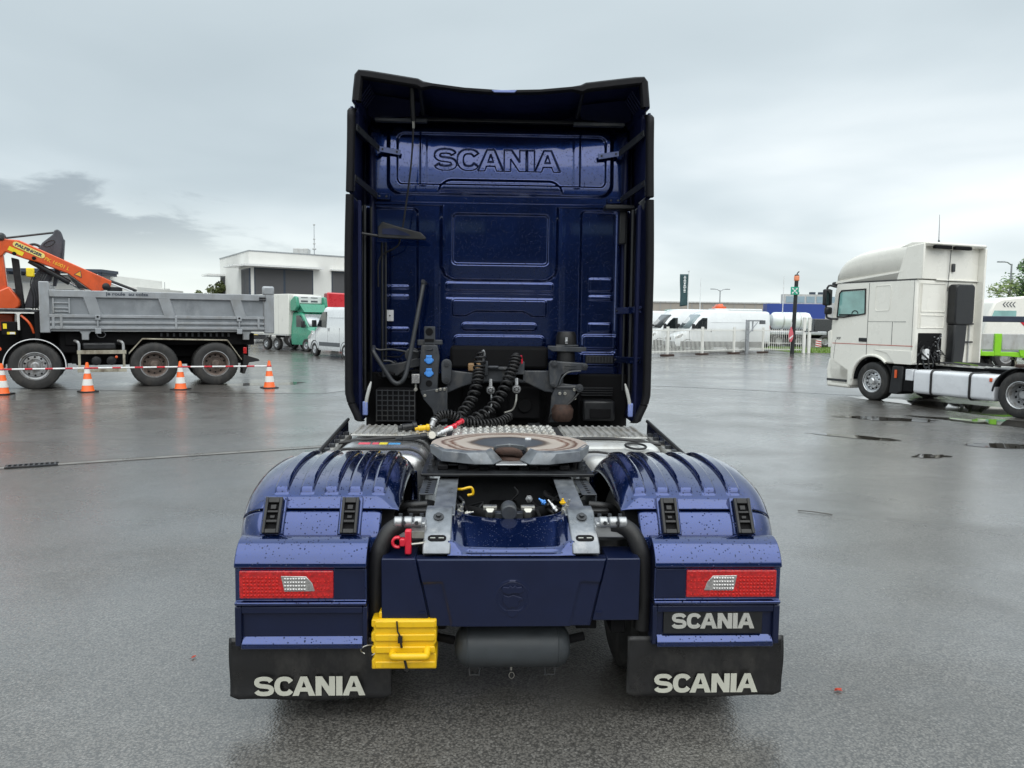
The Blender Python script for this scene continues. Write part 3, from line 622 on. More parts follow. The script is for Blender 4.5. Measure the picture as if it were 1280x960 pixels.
# --- chassis rails with galvanised end brackets
for s in (-1, 1):
    rl = B(); x0, x1 = sorted((s*0.275, s*0.385))
    rl.prism([(3.74, 0.968), (4.36, 1.012), (9.0, 1.012), (9.0, 1.004), (4.36, 1.004), (3.74, 0.960)], 'x', x0, x1)
    rl.prism([(3.74, 0.965), (4.36, 1.005), (9.0, 1.005), (9.0, 0.74), (4.36, 0.74), (3.74, 0.74)], 'x', s*0.375, s*0.385)
    rl.bx(x0, x1, 3.74, 9.0, 0.735, 0.744)
    r_ = rl.obj('chassis_rail', M['railgrey'], T, bev=0.003)
    hb = B()
    B().prism([(3.515, 0.836), (3.535, 0.874), (3.75, 0.985), (3.84, 0.990), (3.84, 0.970), (3.75, 0.964), (3.56, 0.868), (3.56, 0.83)], 'x', s*0.286, s*0.418).obj('end_bracket', M['railgrey'], r_, bev=0.006)
    B().prism([(3.56, 0.70), (3.56, 0.85), (3.84, 0.97), (3.84, 0.70)], 'x', s*0.388, s*0.416).obj('bracket_web', M['galv'], r_, bev=0.004)
    # lightening slot with two bolts in the bracket
    sl_ = B(); up = Vector((0, 0.215, 0.111)).normalized(); rt = Vector((1, 0, 0)); nr = rt.cross(up)
    Tm = Matrix((rt, up, nr)).transposed().to_4x4(); Tm.translation = Vector((s*0.352, 3.575, 0.8955)); sl_.T = Tm
    sl_.prism(arc(0.024, 0, 0.020, -90, 90, 8)+arc(-0.024, 0, 0.020, 90, 270, 8), 'z', -0.006, 0.0035); so_ = sl_.obj('slot', M['blackm'], r_)
    q = B(); q.T = Tm
    for k in (-0.02, 0.02): q.bx(k-0.012, k+0.012, -0.006, 0.000, 0.003, 0.007)
    q.each('slot_bolt', M['steel'], r_)
    q = B(); q.T = Matrix.Translation((0, 0.132, 0.068)) @ Tm; q.lathe([(0.026, 0.0), (0.026, 0.006), (0.013, 0.008), (0.013, 0.02), (0.002, 0.022)], (0, 0, 0), 'z', 12); q.obj('bracket_bolt', M['frame'], r_)
    # perforated outer flange
    b = B().bx(*sorted((s*0.395, s*0.475)), 4.02, 4.42, 1.000, 1.008); b.bx(*sorted((s*0.467, s*0.475)), 4.02, 4.42, 0.86, 1.000); fl_ = b.obj('mounting_angle', M['bracket'], T, bev=0.003)
    hb = B()
    for k in range(7): hb.cyl((s*0.435, 4.05+k*0.05, 1.006), (s*0.435, 4.05+k*0.05, 1.0105), 0.010, 0.010, 8)
    tag(hb.obj('bolt_hole', M['blackm'], fl_), kind='stuff')
    B().tube(spline([(s*0.43, 4.0, 0.955), (s*0.50, 3.99, 0.95), (s*0.56, 4.01, 0.93), (s*0.60, 4.05, 0.86)], 5), 0.022, 10).obj('bump_stop', M['rubber'], T)
    B().bx(*sorted((s*0.41, s*0.53)), 3.93, 4.05, 0.915, 0.945).obj('spring_plate', M['rubber'], T, bev=0.008)
# rear cross members, axle, air bellows and links between the rails
B().bx(-0.375, 0.375, 3.86, 3.90, 0.76, 0.90).obj('cross_member', M['frame'], T, bev=0.004)
B().bx(-0.375, 0.375, 4.62, 4.70, 0.74, 0.99).obj('cross_member', M['frame'], T, bev=0.004)
ax_ = B().cyl((-0.95, 4.22, 0.505), (0.95, 4.22, 0.505), 0.085, 0.085, 20); ax_.lathe([(0.05, -0.33), (0.17, -0.26), (0.25, -0.12), (0.27, 0.0), (0.25, 0.12), (0.17, 0.26), (0.05, 0.33)], (0, 4.22, 0.53), 'x', 28); ax_.obj('rear_axle', M['blackm'], T)
for s in (-1, 1):
    b = B().lathe([(0.10, 0.52), (0.125, 0.56), (0.115, 0.62), (0.13, 0.67), (0.115, 0.72), (0.128, 0.78), (0.10, 0.83)], (s*0.51, 4.55, 0), 'z', 24); b.lathe([(0.10, 0.52), (0.125, 0.56), (0.115, 0.62), (0.13, 0.67), (0.115, 0.72), (0.128, 0.78), (0.10, 0.83)], (s*0.51, 3.86, 0), 'z', 24); b.each('air_bellows', M['rubber'], T)
    B().cyl((s*0.33, 4.55, 0.80), (s*0.05, 3.97, 0.885), 0.040, 0.040, 12).obj('link_arm', M['blackm'], T)
vb = B().lathe([(0.038, -0.06), (0.042, -0.05), (0.042, 0.05), (0.038, 0.06)], (0.0, 3.915, 0.945), 'y', 20); vb.bx(-0.075, 0.075, 3.90, 3.95, 0.895, 0.935); vk = vb.obj('link_joint', M['bracket'], T, bev=0.004)
bb = B()
for s in (-1, 1): bb.cyl((s*0.098, 3.915, 0.915), (s*0.098, 3.88, 0.960), 0.024, 0.024, 6); bb.bx(s*0.098-0.036, s*0.098+0.036, 3.885, 3.93, 0.952, 0.972)
bb.each('joint_bolt', M['steel'], vk, bev=0.003)
for k in range(3): B().bx(-0.30+k*0.21, -0.14+k*0.21, 4.35, 4.60, 0.60, 0.80+0.04*(k % 2)).obj('valve_block', M['blackm'], T, bev=0.012)
rw = random.Random(12)
for k in range(16):
    a = Vector((rw.uniform(-0.32, 0.32), rw.uniform(4.0, 4.3), rw.uniform(0.72, 0.90))); pts = [a]
    for j in range(4): pts.append(pts[-1]+Vector((rw.uniform(-0.12, 0.12), rw.uniform(-0.02, 0.14), rw.uniform(-0.05, 0.06))))
    B().tube(spline(pts, 5), rw.choice((0.006, 0.009, 0.012)), 7).obj('air_line', rw.choice((M['black'], M['rubber'], M['blackm'], M['frame'])), T)
def fitting(p, m, r=0.012, l=0.05, d=(0.3, -0.2, 0.9)):
    p = Vector(p); d = Vector(d).normalized(); b = B(); b.cyl(p, p+d*l, r, r*0.8, 8); b.cyl(p+d*l*0.3, p+d*l*0.55, r*1.5, r*1.5, 6); b.cyl(p+d*l, p+d*l*1.5, r*0.5, r*0.5, 6); return b.obj('air_fitting', m, T, bev=0.001)
fitting((-0.255, 3.83, 0.945), M['steel']); fitting((-0.225, 3.84, 0.948), M['steel'], 0.009, 0.03, (0.9, -0.1, 0.2)); fitting((0.275, 3.83, 0.945), M['steel'], 0.014, 0.06); fitting((0.245, 3.86, 0.955), M['alu'], 0.010, 0.05, (-0.5, 0.3, 0.6))
fitting((0.19, 3.92, 0.98), M['blue'], 0.010, 0.03, (-0.6, 0.4, 0.4)); fitting((0.275, 3.87, 0.99), M['yellow'], 0.012, 0.02, (0, 0, 1)); fitting((0.12, 4.2, 0.94), M['alud'], 0.014, 0.03, (0.2, -1, 0.1))
B().tube(spline([(-0.29, 4.30, 0.97), (-0.25, 4.28, 0.975), (-0.20, 4.28, 0.985), (-0.19, 4.28, 0.95), (-0.22, 4.28, 0.94)], 4), 0.008, 6).obj('safety_clip', M['yellow'], T)
# red release handle by the left bracket
rh = B().bx(-0.500, -0.470, 3.53, 3.57, 0.83, 0.945); rh.bx(-0.525, -0.498, 3.53, 3.565, 0.868, 0.905); rh.prism(arc(-0.535, 0.885, 0.030, 60, 300, 10)+arc(-0.535, 0.885, 0.016, 300, 60, 10), 'y', 3.535, 3.56); rh_ = rh.obj('release_handle', M['redp'], T, bev=0.006)
B().cyl((-0.47, 3.55, 0.875), (-0.40, 3.56, 0.880), 0.007, 0.007, 8).bx(-0.468, -0.41, 3.545, 3.565, 0.905, 0.935).obj('handle_rod', M['steel'], rh_)

# --- air tank under the tail cover
b = B(); prof = [(0.004, -0.285), (0.055, -0.278), (0.088, -0.258), (0.103, -0.225), (0.105, -0.20), (0.105, 0.20), (0.103, 0.225), (0.088, 0.258), (0.055, 0.278), (0.004, 0.285)]
at_ = b.lathe(prof, (0.015, 3.66, 0.338), 'x', 40).obj('air_tank', M['airtank'], T)
B().lathe([(0.1055, -0.226), (0.1075, -0.222), (0.1055, -0.218)], (0.015, 3.66, 0.338), 'x', 40).lathe([(0.1055, 0.218), (0.1075, 0.222), (0.1055, 0.226)], (0.015, 3.66, 0.338), 'x', 40).each('weld_seam', M['airtank'], at_)
for x in (-0.17, 0.20):
    b = B().tube([(x-0.024, 3.64, 0.24), (x-0.024, 3.63, 0.198), (x+0.024, 3.63, 0.198), (x+0.024, 3.64, 0.24)], 0.004, 6); b.obj('tank_bracket', M['frame'], at_)
b = B().cyl((0.01, 3.65, 0.238), (0.01, 3.65, 0.212), 0.007, 0.005, 8); b.tube([(0.012+0.013*math.cos(R(k*24)), 3.64, 0.190+0.016*math.sin(R(k*24))) for k in range(16)], 0.0016, 5); b.obj('drain_ring', M['steel'], at_)
for x in (-0.36, 0.37): B().bx(x-0.05, x+0.05, 3.60, 3.70, 0.44, 0.52).cyl((x, 3.66, 0.38), (x*0.75, 3.66, 0.36), 0.022, 0.022, 8).obj('tank_hanger', M['blackm'], T, bev=0.005)
B().bx(0.49, 0.56, 3.60, 3.95, 0.42, 0.53).obj('side_bracket', M['blackm'], T, bev=0.006); B().bx(-0.56, -0.40, 3.62, 3.95, 0.42, 0.52).obj('side_bracket', M['blackm'], T, bev=0.006)

# --- yellow wheel chock strapped below the cover
K = thing('wheel_chock', 'bright yellow plastic wheel chock strapped below the left end of the tail cover', 'wheel chock', (-0.50, 3.50, 0.30))
b = B(); prof = [(-0.148, 0.0), (0.152, 0.0), (0.152, 0.070), (0.143, 0.076), (0.143, 0.118), (0.152, 0.126), (0.152, 0.182), (0.143, 0.190), (0.152, 0.198), (0.152, 0.236), (-0.148, 0.238), (-0.150, 0.205), (-0.138, 0.198), (-0.138, 0.180), (-0.150, 0.172), (-0.150, 0.135), (-0.138, 0.128), (-0.138, 0.112), (-0.150, 0.105), (-0.150, 0.078), (-0.138, 0.070), (-0.138, 0.052), (-0.148, 0.045)]
kb = b.prism(prof, 'y', -0.02, 0.13).obj('chock_body', M['yellow'], K, bev=0.006)
for z in (0.0, 0.072, 0.130, 0.194): B().bx(-0.132, 0.146, -0.029, -0.018, z+0.006, z+0.040).obj('ridge', M['yellow'], kb, bev=0.006)
B().prism([(-0.118, 0.236), (-0.118, 0.262), (-0.108, 0.270), (-0.095, 0.262), (-0.09, 0.236)], 'y', 0.0, 0.06).obj('lug', M['yellow'], kb, bev=0.005)
B().tube(spline([(-0.05, -0.022, 0.082), (-0.048, -0.06, 0.082), (-0.03, -0.068, 0.082), (0.09, -0.068, 0.082), (0.108, -0.06, 0.082), (0.112, -0.022, 0.10)], 5), 0.017, 10).obj('handle', M['yellow'], K)
sb = B(); 
for k, (p, q, w) in enumerate((((-0.030, 0.235), (-0.026, 0.185), 0.004), ((-0.026, 0.185), (-0.015, 0.165), 0.004), ((-0.016, 0.165), (-0.008, 0.110), 0.006), ((0.004, 0.062), (0.018, -0.004), 0.006))): sb.tube([(p[0], -0.034, p[1]), (q[0], -0.034, q[1])], w, 6)
sb.bx(-0.024, -0.004, -0.046, -0.03, 0.135, 0.165); sb.obj('strap', M['rubber'], K)
B().tube([(-0.165+0.036*math.cos(R(a)), -0.01+0.01*math.sin(R(a*2)), 0.088+0.024*math.sin(R(a))) for a in range(-60, 260, 20)], 0.0028, 6).obj('wire_clip', M['steel'], K)

# --- fifth wheel
fw = B()
def fw_ring(r, z, y0, yn):        # outline of the coupling plate: rounded front, two ramped wings behind a throat
    pts = []
    for i in range(25): a = R(-18+216*i/24); pts.append((0.03+r*math.cos(a), y0+r*0.93*math.sin(a), z))
    return pts
oy = 4.80; out = [(0.033+0.492*math.cos(R(a)), oy+0.43*math.sin(R(a))) for a in [ -22+ (224)*i/40 for i in range(41)]]
rear = [(-0.36, 4.52), (-0.22, 4.455), (-0.115, 4.47), (-0.075, 4.56), (-0.055, 4.70), (0.033, 4.755), (0.12, 4.70), (0.14, 4.56), (0.18, 4.47), (0.29, 4.455), (0.43, 4.52)]
outline = out+rear
fwp = B().prism(outline, 'z', 1.120, 1.160)
FW = fwp.obj('fifth_wheel', None, T, bev=0.008, seg=2)
def worn_plate():
    m = bpy.data.materials.new('worn_grease_plate'); m.use_nodes = True; N, L = nodes_of(m); p = N['Principled BSDF']
    g = N.new('ShaderNodeTexCoord'); mp = N.new('ShaderNodeMapping'); mp.inputs['Location'].default_value = (-0.033, -4.80*1.12, 0); mp.inputs['Scale'].default_value = (1, 1.12, 0); L.new(g.outputs['Object'], mp.inputs[0])
    ln = N.new('ShaderNodeVectorMath'); ln.operation = 'LENGTH'; L.new(mp.outputs[0], ln.inputs[0])
    n = N.new('ShaderNodeTexNoise'); n.inputs['Scale'].default_value = 4; n.inputs['Detail'].default_value = 7; n.inputs['Roughness'].default_value = 0.6; L.new(g.outputs['Object'], n.inputs[0])
    ad = N.new('ShaderNodeMath'); ad.operation = 'MULTIPLY_ADD'; L.new(n.outputs['Fac'], ad.inputs[0]); ad.inputs[1].default_value = 0.13; L.new(ln.outputs['Value'], ad.inputs[2])
    r = N.new('ShaderNodeValToRGB'); e = r.color_ramp.elements
    st = [(0.0, (0.16, 0.17, 0.18)), (0.27, (0.10, 0.11, 0.12)), (0.30, (0.16, 0.12, 0.09)), (0.335, (0.62, 0.54, 0.46)), (0.40, (0.66, 0.58, 0.50)), (0.43, (0.20, 0.09, 0.05)), (0.45, (0.62, 0.53, 0.45)), (0.485, (0.14, 0.06, 0.03)), (0.50, (0.60, 0.51, 0.44)), (0.60, (0.62, 0.54, 0.47))]
    while len(e) < len(st): e.new(0.5)
    for q, (a, c) in zip(e, st): q.position = a; q.color = (*c, 1)
    L.new(ad.outputs[0], r.inputs[0]); L.new(r.outputs[0], p.inputs['Base Color']); p.inputs['Metallic'].default_value = 0.35
    mr = N.new('ShaderNodeMapRange'); mr.inputs[3].default_value = 0.2; mr.inputs[4].default_value = 0.5; L.new(n.outputs['Fac'], mr.inputs[0]); L.new(mr.outputs[0], p.inputs['Roughness'])
    return m
M['castgrey'] = mat('cast_grey', (0.17, 0.185, 0.20), 0.45, 0.45, 0, 0.3, 16, bump=0.12, bscale=60, dirt=(0.30, 0.30, 0.30), dirt_amt=0.35); M['worn'] = worn_plate(); FW.data.materials.append(M['worn'])
# cast skirts facing the rear, faceted, either side of the throat
for s in (-1, 1):
    x = lambda a: 0.033+s*a
    b = B()
    tops = [(0.488, 4.72, 1.124), (0.40, 4.52, 1.124), (0.26, 4.452, 1.122), (0.148, 4.470, 1.122), (0.108, 4.56, 1.126)]
    bots = [(0.482, 4.70, 1.110), (0.410, 4.49, 1.096), (0.21, 4.42, 1.088), (0.108, 4.42, 1.088), (0.055, 4.53, 1.096)]
    tin = [(0.470, 4.74, 1.156), (0.395, 4.545, 1.158), (0.26, 4.475, 1.158), (0.152, 4.49, 1.158), (0.12, 4.57, 1.158)]
    vs = [(x(a), y, z) for a, y, z in tin]+[(x(a)+s*0.004, y-0.012, z+0.028) for a, y, z in tops]+[(x(a), y, z) for a, y, z in bots]
    b.add(vs, [(i+o, i+1+o, i+6+o, i+5+o) for o in (0, 5) for i in range(4)])
    b.obj('skirt', M['castgrey'], FW, solid=0.012, sharp=12, bev=0.004)
B().prism([(-0.06, 4.44), (0.126, 4.44), (0.11, 4.60), (-0.044, 4.60)], 'z', 1.078, 1.088).obj('throat_plate', M['alud'], FW, bev=0.004)
b = B().tube(spline([(-0.02, 4.66, 1.12), (-0.035, 4.60, 1.135), (0.0, 4.56, 1.145), (0.05, 4.57, 1.14), (0.09, 4.60, 1.12)], 5), 0.026, 10); b.tube(spline([(-0.03, 4.60, 1.085), (0.02, 4.56, 1.09), (0.08, 4.58, 1.08), (0.10, 4.64, 1.08)], 5), 0.022, 10); b.bx(-0.05, 0.11, 4.60, 4.72, 1.04, 1.12); b.obj('coupling_jaw', M['rusty'], FW, bev=0.008)
b = B().cyl((0.16, 4.93, 1.158), (0.16, 4.93, 1.168), 0.022, 0.020, 12); b.obj('grease_cap', M['whitep'], FW)
# pedestals and mounting plate
mp_ = B().bx(-0.49, 0.51, 4.36, 5.28, 1.030, 1.046).obj('mounting_plate', M['black'], T, bev=0.004)
for s in (-1, 1): B().prism([(4.58, 1.046), (5.10, 1.046), (5.0, 1.125), (4.70, 1.125)], 'x', 0.02+s*0.28, 0.02+s*0.40).obj('pedestal', M['blackm'], mp_, bev=0.006)
bb = B()
for x in (-0.44, 0.46):
    for y in (4.44, 4.62, 4.8, 5.0): bb.cyl((x, y, 1.046), (x, y, 1.062), 0.020, 0.020, 6); bb.cyl((x, y, 1.062), (x, y, 1.085), 0.012, 0.012, 8)
bb.cyl((0.455, 4.52, 1.046), (0.455, 4.52, 1.095), 0.024, 0.024, 12); bb.each('plate_bolt', M['frame'], mp_)
for k in range(7): B().bx(-0.40+k*0.12, -0.34+k*0.12, 4.47, 4.58, 1.046, 1.075+0.012*(k % 3)).obj('lever_block', M['blackm'], mp_, bev=0.006)
B().bx(-0.36, 0.38, 4.52, 4.56, 1.062, 1.074).obj('release_bar', M['frame'], mp_, bev=0.003)

# --- tanks, catwalk and side rails between the guards and the cab
def rrect(x0, x1, z0, z1, r, n=6): return arc(x1-r, z1-r, r, 0, 90, n)+arc(x0+r, z1-r, r, 90, 180, n)+arc(x0+r, z0+r, r, 180, 270, n)+arc(x1-r, z0+r, r, 270, 360, n)
def fat_tank(name, x0, x1, y0, y1, z0, z1, r, m):
    b = B(); secs = [(y0, 0.05), (y0+0.015, 0.02), (y0+0.05, 0.0), (y1-0.05, 0.0), (y1-0.015, 0.02), (y1, 0.05)]; n = None
    vs = []; fs = []
    for y, ins in secs:
        pts = rrect(x0+ins, x1-ins, z0+ins, z1-ins, max(0.02, r-ins)); n = len(pts); vs += [(p[0], y, p[1]) for p in pts]
    for i in range(len(secs)-1):
        for k in range(n): fs.append((i*n+k, i*n+(k+1) % n, (i+1)*n+(k+1) % n, (i+1)*n+k))
    fs += [list(range(n))[::-1], [(len(secs)-1)*n+k for k in range(n)]]
    return b.add(vs, fs).obj(name, m, T)
ft = fat_tank('fuel_tank', -1.16, -0.50, 4.93, 5.92, 0.42, 1.055, 0.13, M['alu'])
for y in (5.06, 5.44):
    pts = rrect(-1.166, -0.494, 0.414, 1.061, 0.135, 8); B().tube([(p[0], y+0.05*math.sin(i*0.12), p[1]) for i, p in enumerate(pts)], 0.011, 6).obj('tank_strap', M['rubber'], ft)
# sticker on the tank: a bright printed label
M['st_r'] = mat('sticker_red', (0.65, 0.10, 0.14), 0.4); M['st_y'] = mat('sticker_yellow', (0.75, 0.62, 0.05), 0.4); M['st_b'] = mat('sticker_blue', (0.10, 0.36, 0.70), 0.4)
st_ = B().bx(-1.00, -0.92, 5.335, 5.395, 1.0555, 1.0585).bx(-0.905, -0.86, 5.335, 5.395, 1.0555, 1.0585).obj('sticker', M['st_r'], ft)
B().bx(-0.855, -0.80, 5.332, 5.40, 1.0555, 1.0588).obj('sticker_yellow', M['st_y'], st_); B().bx(-0.79, -0.71, 5.335, 5.385, 1.0555, 1.0586).obj('sticker_blue', M['st_b'], st_)
rt_ = fat_tank('urea_tank', 0.52, 1.12, 4.90, 5.30, 0.42, 1.045, 0.10, M['lightgrey'])
fat_tank('battery_box', 0.52, 1.14, 5.32, 5.95, 0.42, 1.055, 0.08, M['lightgrey'])
B().tube(spline([(0.53, 5.0, 1.062), (0.62, 4.98, 1.07), (0.72, 4.93, 1.06), (0.80, 4.90, 1.03)], 6), 0.008, 6).obj('hose', M['rubber'], T)
B().tube([(0.93+0.07*math.cos(R(a)), 5.25+0.12*math.sin(R(a)), 1.066) for a in range(0, 361, 20)], 0.008, 6).obj('hose', M['rubber'], T)
for s in (-1, 1):
    for k in range(1):
        rr_ = random.Random(40+k+s); y = 5.50
        B().tube(spline([(s*0.50, y, 1.075), (s*0.70, y+rr_.uniform(-.02, .03), 1.078+rr_.uniform(0, .012)), (s*0.90, y+rr_.uniform(-.03, .03), 1.074), (s*1.16, y-0.02, 1.04)], 6), rr_.choice((0.008, 0.012)), 6).obj('cable', M['rubber'], T)
    # side rail / fairing along the chassis
    sr = B().prism([(4.90, 0.55), (4.93, 1.035), (6.15, 1.115), (6.20, 0.55)], 'x', s*1.205, s*1.222).obj('side_fairing', M['navy'], T, bev=0.004)
    B().tube([(s*1.213, 4.92, 1.038), (s*1.213, 6.18, 1.118)], 0.014, 8).obj('edge_trim', M['rubber'], sr)
    B().bx(*sorted((s*1.16, s*1.205)), 5.05, 6.05, 0.98, 1.03).obj('fairing_bracket', M['tread'], sr, bev=0.004)
    for k in range(5): B().bx(*sorted((s*1.165, s*1.20)), 5.15+k*0.19, 5.19+k*0.19, 1.03, 1.055).obj('bracket_tab', M['frame'], sr, bev=0.002)
B().bx(-1.13, -1.10, 4.88, 4.96, 1.04, 1.065).obj('tank_cap_tag', M['blue'], T, bev=0.006)
# catwalk plates: ridged, perforated, ridged
def walk(x0, x1, y0, y1, ridged):
    b = B().bx(x0, x1, y0, y1, 1.068, 1.080); w = b.obj('catwalk_plate', M['tread'], T, bev=0.004)
    rb = B()
    if ridged:
        n = int((x1-x0)/0.048)
        for k in range(n): xx = x0+0.02+k*(x1-x0-0.04)/(n-1); rb.prism([(xx-0.014, 1.0795), (xx+0.014, 1.0795), (xx+0.007, 1.092), (xx-0.007, 1.092)], 'y', y0+0.02, y1-0.02)
    else:
        for j in range(7):
            for k in range(14): xx = x0+0.03+k*(x1-x0-0.06)/13+(0.013 if j % 2 else 0); yy = y0+0.05+j*(y1-y0-0.1)/6; rb.lathe([(0.017, 0.0), (0.012, 0.012), (0.006, 0.012)], (xx, yy, 1.0798), 'z', 8)
    tag(rb.obj('tread_ridge', M['tread'], w), kind='stuff'); return w
walk(-1.10, -0.40, 5.62, 6.12, True); walk(-0.36, 0.42, 5.60, 6.15, False); walk(0.47, 1.08, 5.55, 6.12, True)
B().bx(-0.40, -0.36, 5.5, 6.15, 1.05, 1.07).bx(0.42, 0.47, 5.5, 6.15, 1.05, 1.07).obj('catwalk_bearer', M['frame'], T)
# couplings lying on the catwalk
def coupling(p, m, d, l=0.09, r=0.022):
    p = Vector(p); d = Vector(d).normalized(); b = B(); b.cyl(p, p+d*l, r, r*0.9, 12); b.cyl(p+d*l*0.9, p+d*l*1.25, r*1.25, r*1.1, 12); b.cyl(p-d*l*0.35, p, r*0.7, r*0.7, 10); return b.obj('hose_coupling', m, T, bev=0.003)
coupling((-0.40, 5.72, 1.115), M['redp'], (0.9, 0.3, 0.25), 0.06, 0.018); coupling((-0.33, 5.86, 1.13), M['redp'], (0.6, 0.5, 0.3), 0.05, 0.018); coupling((-0.62, 5.78, 1.105), M['yellow'], (1, 0.1, 0.1), 0.07); coupling((-0.52, 5.80, 1.12), M['alud'], (0.3, 0.3, 0.8), 0.05); coupling((-0.50, 5.52, 1.085), M['steel'], (0.1, -1, 0.3), 0.05, 0.026); coupling((-0.74, 5.78, 1.11), M['black'], (0.9, 0.2, 0.1), 0.09, 0.030); coupling((-0.44, 5.60, 1.10), M['whitep'], (0.8, 0.5, 0.3), 0.08, 0.016)
coupling((-0.70, 5.42, 1.085), M['black'], (1, 0.05, 0.1), 0.14, 0.020)
# --- cab of the navy tractor unit: stamped back panels
KX, KZ = 7.03e-3, 6.985e-3
def cx_(u): return (u-623.5)*KX           # measured positions on the back wall -> metres
def cz_(v): return 2.62-(v-300)*KZ
def rr(x, z, u0, v0, u1, v1, r):          # signed distance to a rounded rectangle
    xa, xb, za, zb = cx_(u0), cx_(u1), cz_(v1), cz_(v0); mx_, mz = (xa+xb)/2, (za+zb)/2
    qx, qz = abs(x-mx_)-(xb-xa)/2+r, abs(z-mz)-(zb-za)/2+r
    return math.hypot(max(qx, 0), max(qz, 0))+min(max(qx, qz), 0)-r
def em_(d, h, w=0.008): return h*smooth(w, -w, d)
def lower_panel(x, z):
    h = 0.0
    h += em_(rr(x, z, 552, 240, 697, 349, 0.13), 0.020, 0.016)        # big proud field round the window blank
    h += em_(rr(x, z, 566, 267, 685, 329, 0.035), -0.022, 0.010)      # window blank
    h += em_(rr(x, z, 558, 352, 692, 362, 0.02), 0.010)
    h += em_(rr(x, z, 558, 366, 692, 372, 0.012), -0.006, 0.005)
    d = rr(x, z, 566, 374, 684, 394+0.0, 0.02); bow = 7*KZ*smooth(0.33, 0.20, abs(x-0.01))
    d = max(d, -(z-(cz_(395)+bow))) if True else d
    h += em_(d, 0.014)
    h += em_(rr(x, z, 578, 403, 672, 412, 0.03), 0.012)
    h += em_(rr(x, z, 568, 419, 682, 436, 0.04), 0.014)
    h += em_(rr(x, z, 546, 225, 549, 480, 0.008), -0.006, 0.006)+em_(rr(x, z, 556, 225, 558, 345, 0.006), 0.006, 0.006)
    h += em_(rr(x, z, 702, 225, 705, 480, 0.008), -0.006, 0.006)+em_(rr(x, z, 693, 225, 695, 345, 0.006), 0.006, 0.006)
    h += em_(rr(x, z, 440, 261, 522, 500, 0.04), -0.018, 0.010)       # left field lower than the centre
    h += em_(rr(x, z, 727, 261, 772, 440, 0.03), -0.016, 0.009)
    for v0, v1 in ((357, 361), (369, 373), (410, 414), (430, 434)):
        h += em_(rr(x, z, 481, v0, 510, v1, 0.01), 0.009, 0.006)
    for v0, v1 in ((345, 361), (367, 372), (402, 413)):
        h += em_(rr(x, z, 739, v0, 768, v1, 0.01), 0.010, 0.006)
    h += em_(rr(x, z, 731, 417, 775, 434, 0.03), 0.018, 0.008)
    h += em_(rr(x, z, 731, 440, 775, 456, 0.02), 0.012, 0.008)
    return h
WG, WT = word_glyphs(); WW, WH, WX, WZ = 1.11, 0.188, -0.02, 3.322
WG = [([(WX-WW/2+a/WT*WW, WZ-WH/2+b*WH) for a, b in g], [(WX-WW/2+a/WT*WW, WZ-WH/2+b*WH) for a, b in hl] if hl else None) for g, hl in WG]
WB_ = [(min(p[0] for p in g), max(p[0] for p in g)) for g, _ in WG]
def pressed_word(x, z):                    # the maker's name pressed into the sheet metal
    if abs(z-WZ) > WH/2+0.02 or abs(x-WX) > WW/2+0.02: return 0.0
    d = 1.0
    for (g, hl), (xa, xb) in zip(WG, WB_):
        if xa-0.02 < x < xb+0.02:
            q = poly_sd(x, z, g)
            if hl: q = max(q, -poly_sd(x, z, hl))
            d = min(d, q)
    return -0.013*smooth(0.004, -0.006, d)
def upper_panel(x, z):
    h = pressed_word(x, z)
    h += em_(rr(x, z, 486, 158, 764, 243, 0.11), 0.020, 0.016)
    d = rr(x, z, 497, 168, 756, 232, 0.06)
    hump = smooth(0.62, 0.46, abs(x+0.02))                             # the recess is cut away at the bottom centre
    d2 = max(d, -(z-(cz_(231)+0.0)))
    h += em_(d2, -0.020, 0.009)
    h += em_(rr(x, z, 548, 225, 702, 252, 0.12), 0.016, 0.016)*smooth(cz_(243), cz_(235), z)
    h += 0.020*smooth(cz_(160), cz_(150), z)*-1
    h += em_(rr(x, z, 525, 150, 533, 232, 0.02), 0.007, 0.014)+em_(rr(x, z, 716, 150, 724, 232, 0.02), 0.007, 0.014)
    return h
CAB = B().grid(230, 230, lambda u, v: ((u*2-1)*(1.080-0.0*v), 6.85-lower_panel((u*2-1)*1.08, 1.45+1.475*v), 1.45+1.475*v)).obj('cab_back_panel', M['navy'], T, sharp=60)
def up(u, v):
    z = 2.945+0.70*v; w = 1.075-0.075*v-0.06*smooth(0.85, 1.0, v); x = (u*2-1)*w
    return (x, 6.85+0.05*v*v+0.08*smooth(0.85, 1.0, v)**2-upper_panel(x, z), z)
UP = B().grid(430, 180, up).obj('roof_back_panel', M['navy'], T, sharp=60)
B().bx(-1.09, 1.09, 6.838, 6.87, 2.918, 2.952).obj('panel_seam', M['navy'], UP, bev=0.008)
tag(B().bx(cx_(735), cx_(771), 6.826, 6.84, cz_(453), cz_(443)).obj('vent_grille', M['black'], CAB, bev=0.004), None)
vg = B()
for k in range(9): xx = cx_(737)+k*(cx_(769)-cx_(737))/8; vg.bx(xx-0.004, xx+0.004, 6.821, 6.828, cz_(451.5), cz_(444.5))
vg.each('grille_bar', M['frame'], CAB)
B().bx(cx_(483), cx_(492), 6.845, 6.866, cz_(402), cz_(388)).obj('type_plate', M['whitep'], CAB, bev=0.003)
B().cyl((cx_(487.5), 6.84, cz_(395)), (cx_(487.5), 6.846, cz_(395)), 0.007, 0.007, 8).obj('rivet', M['frame'], CAB)
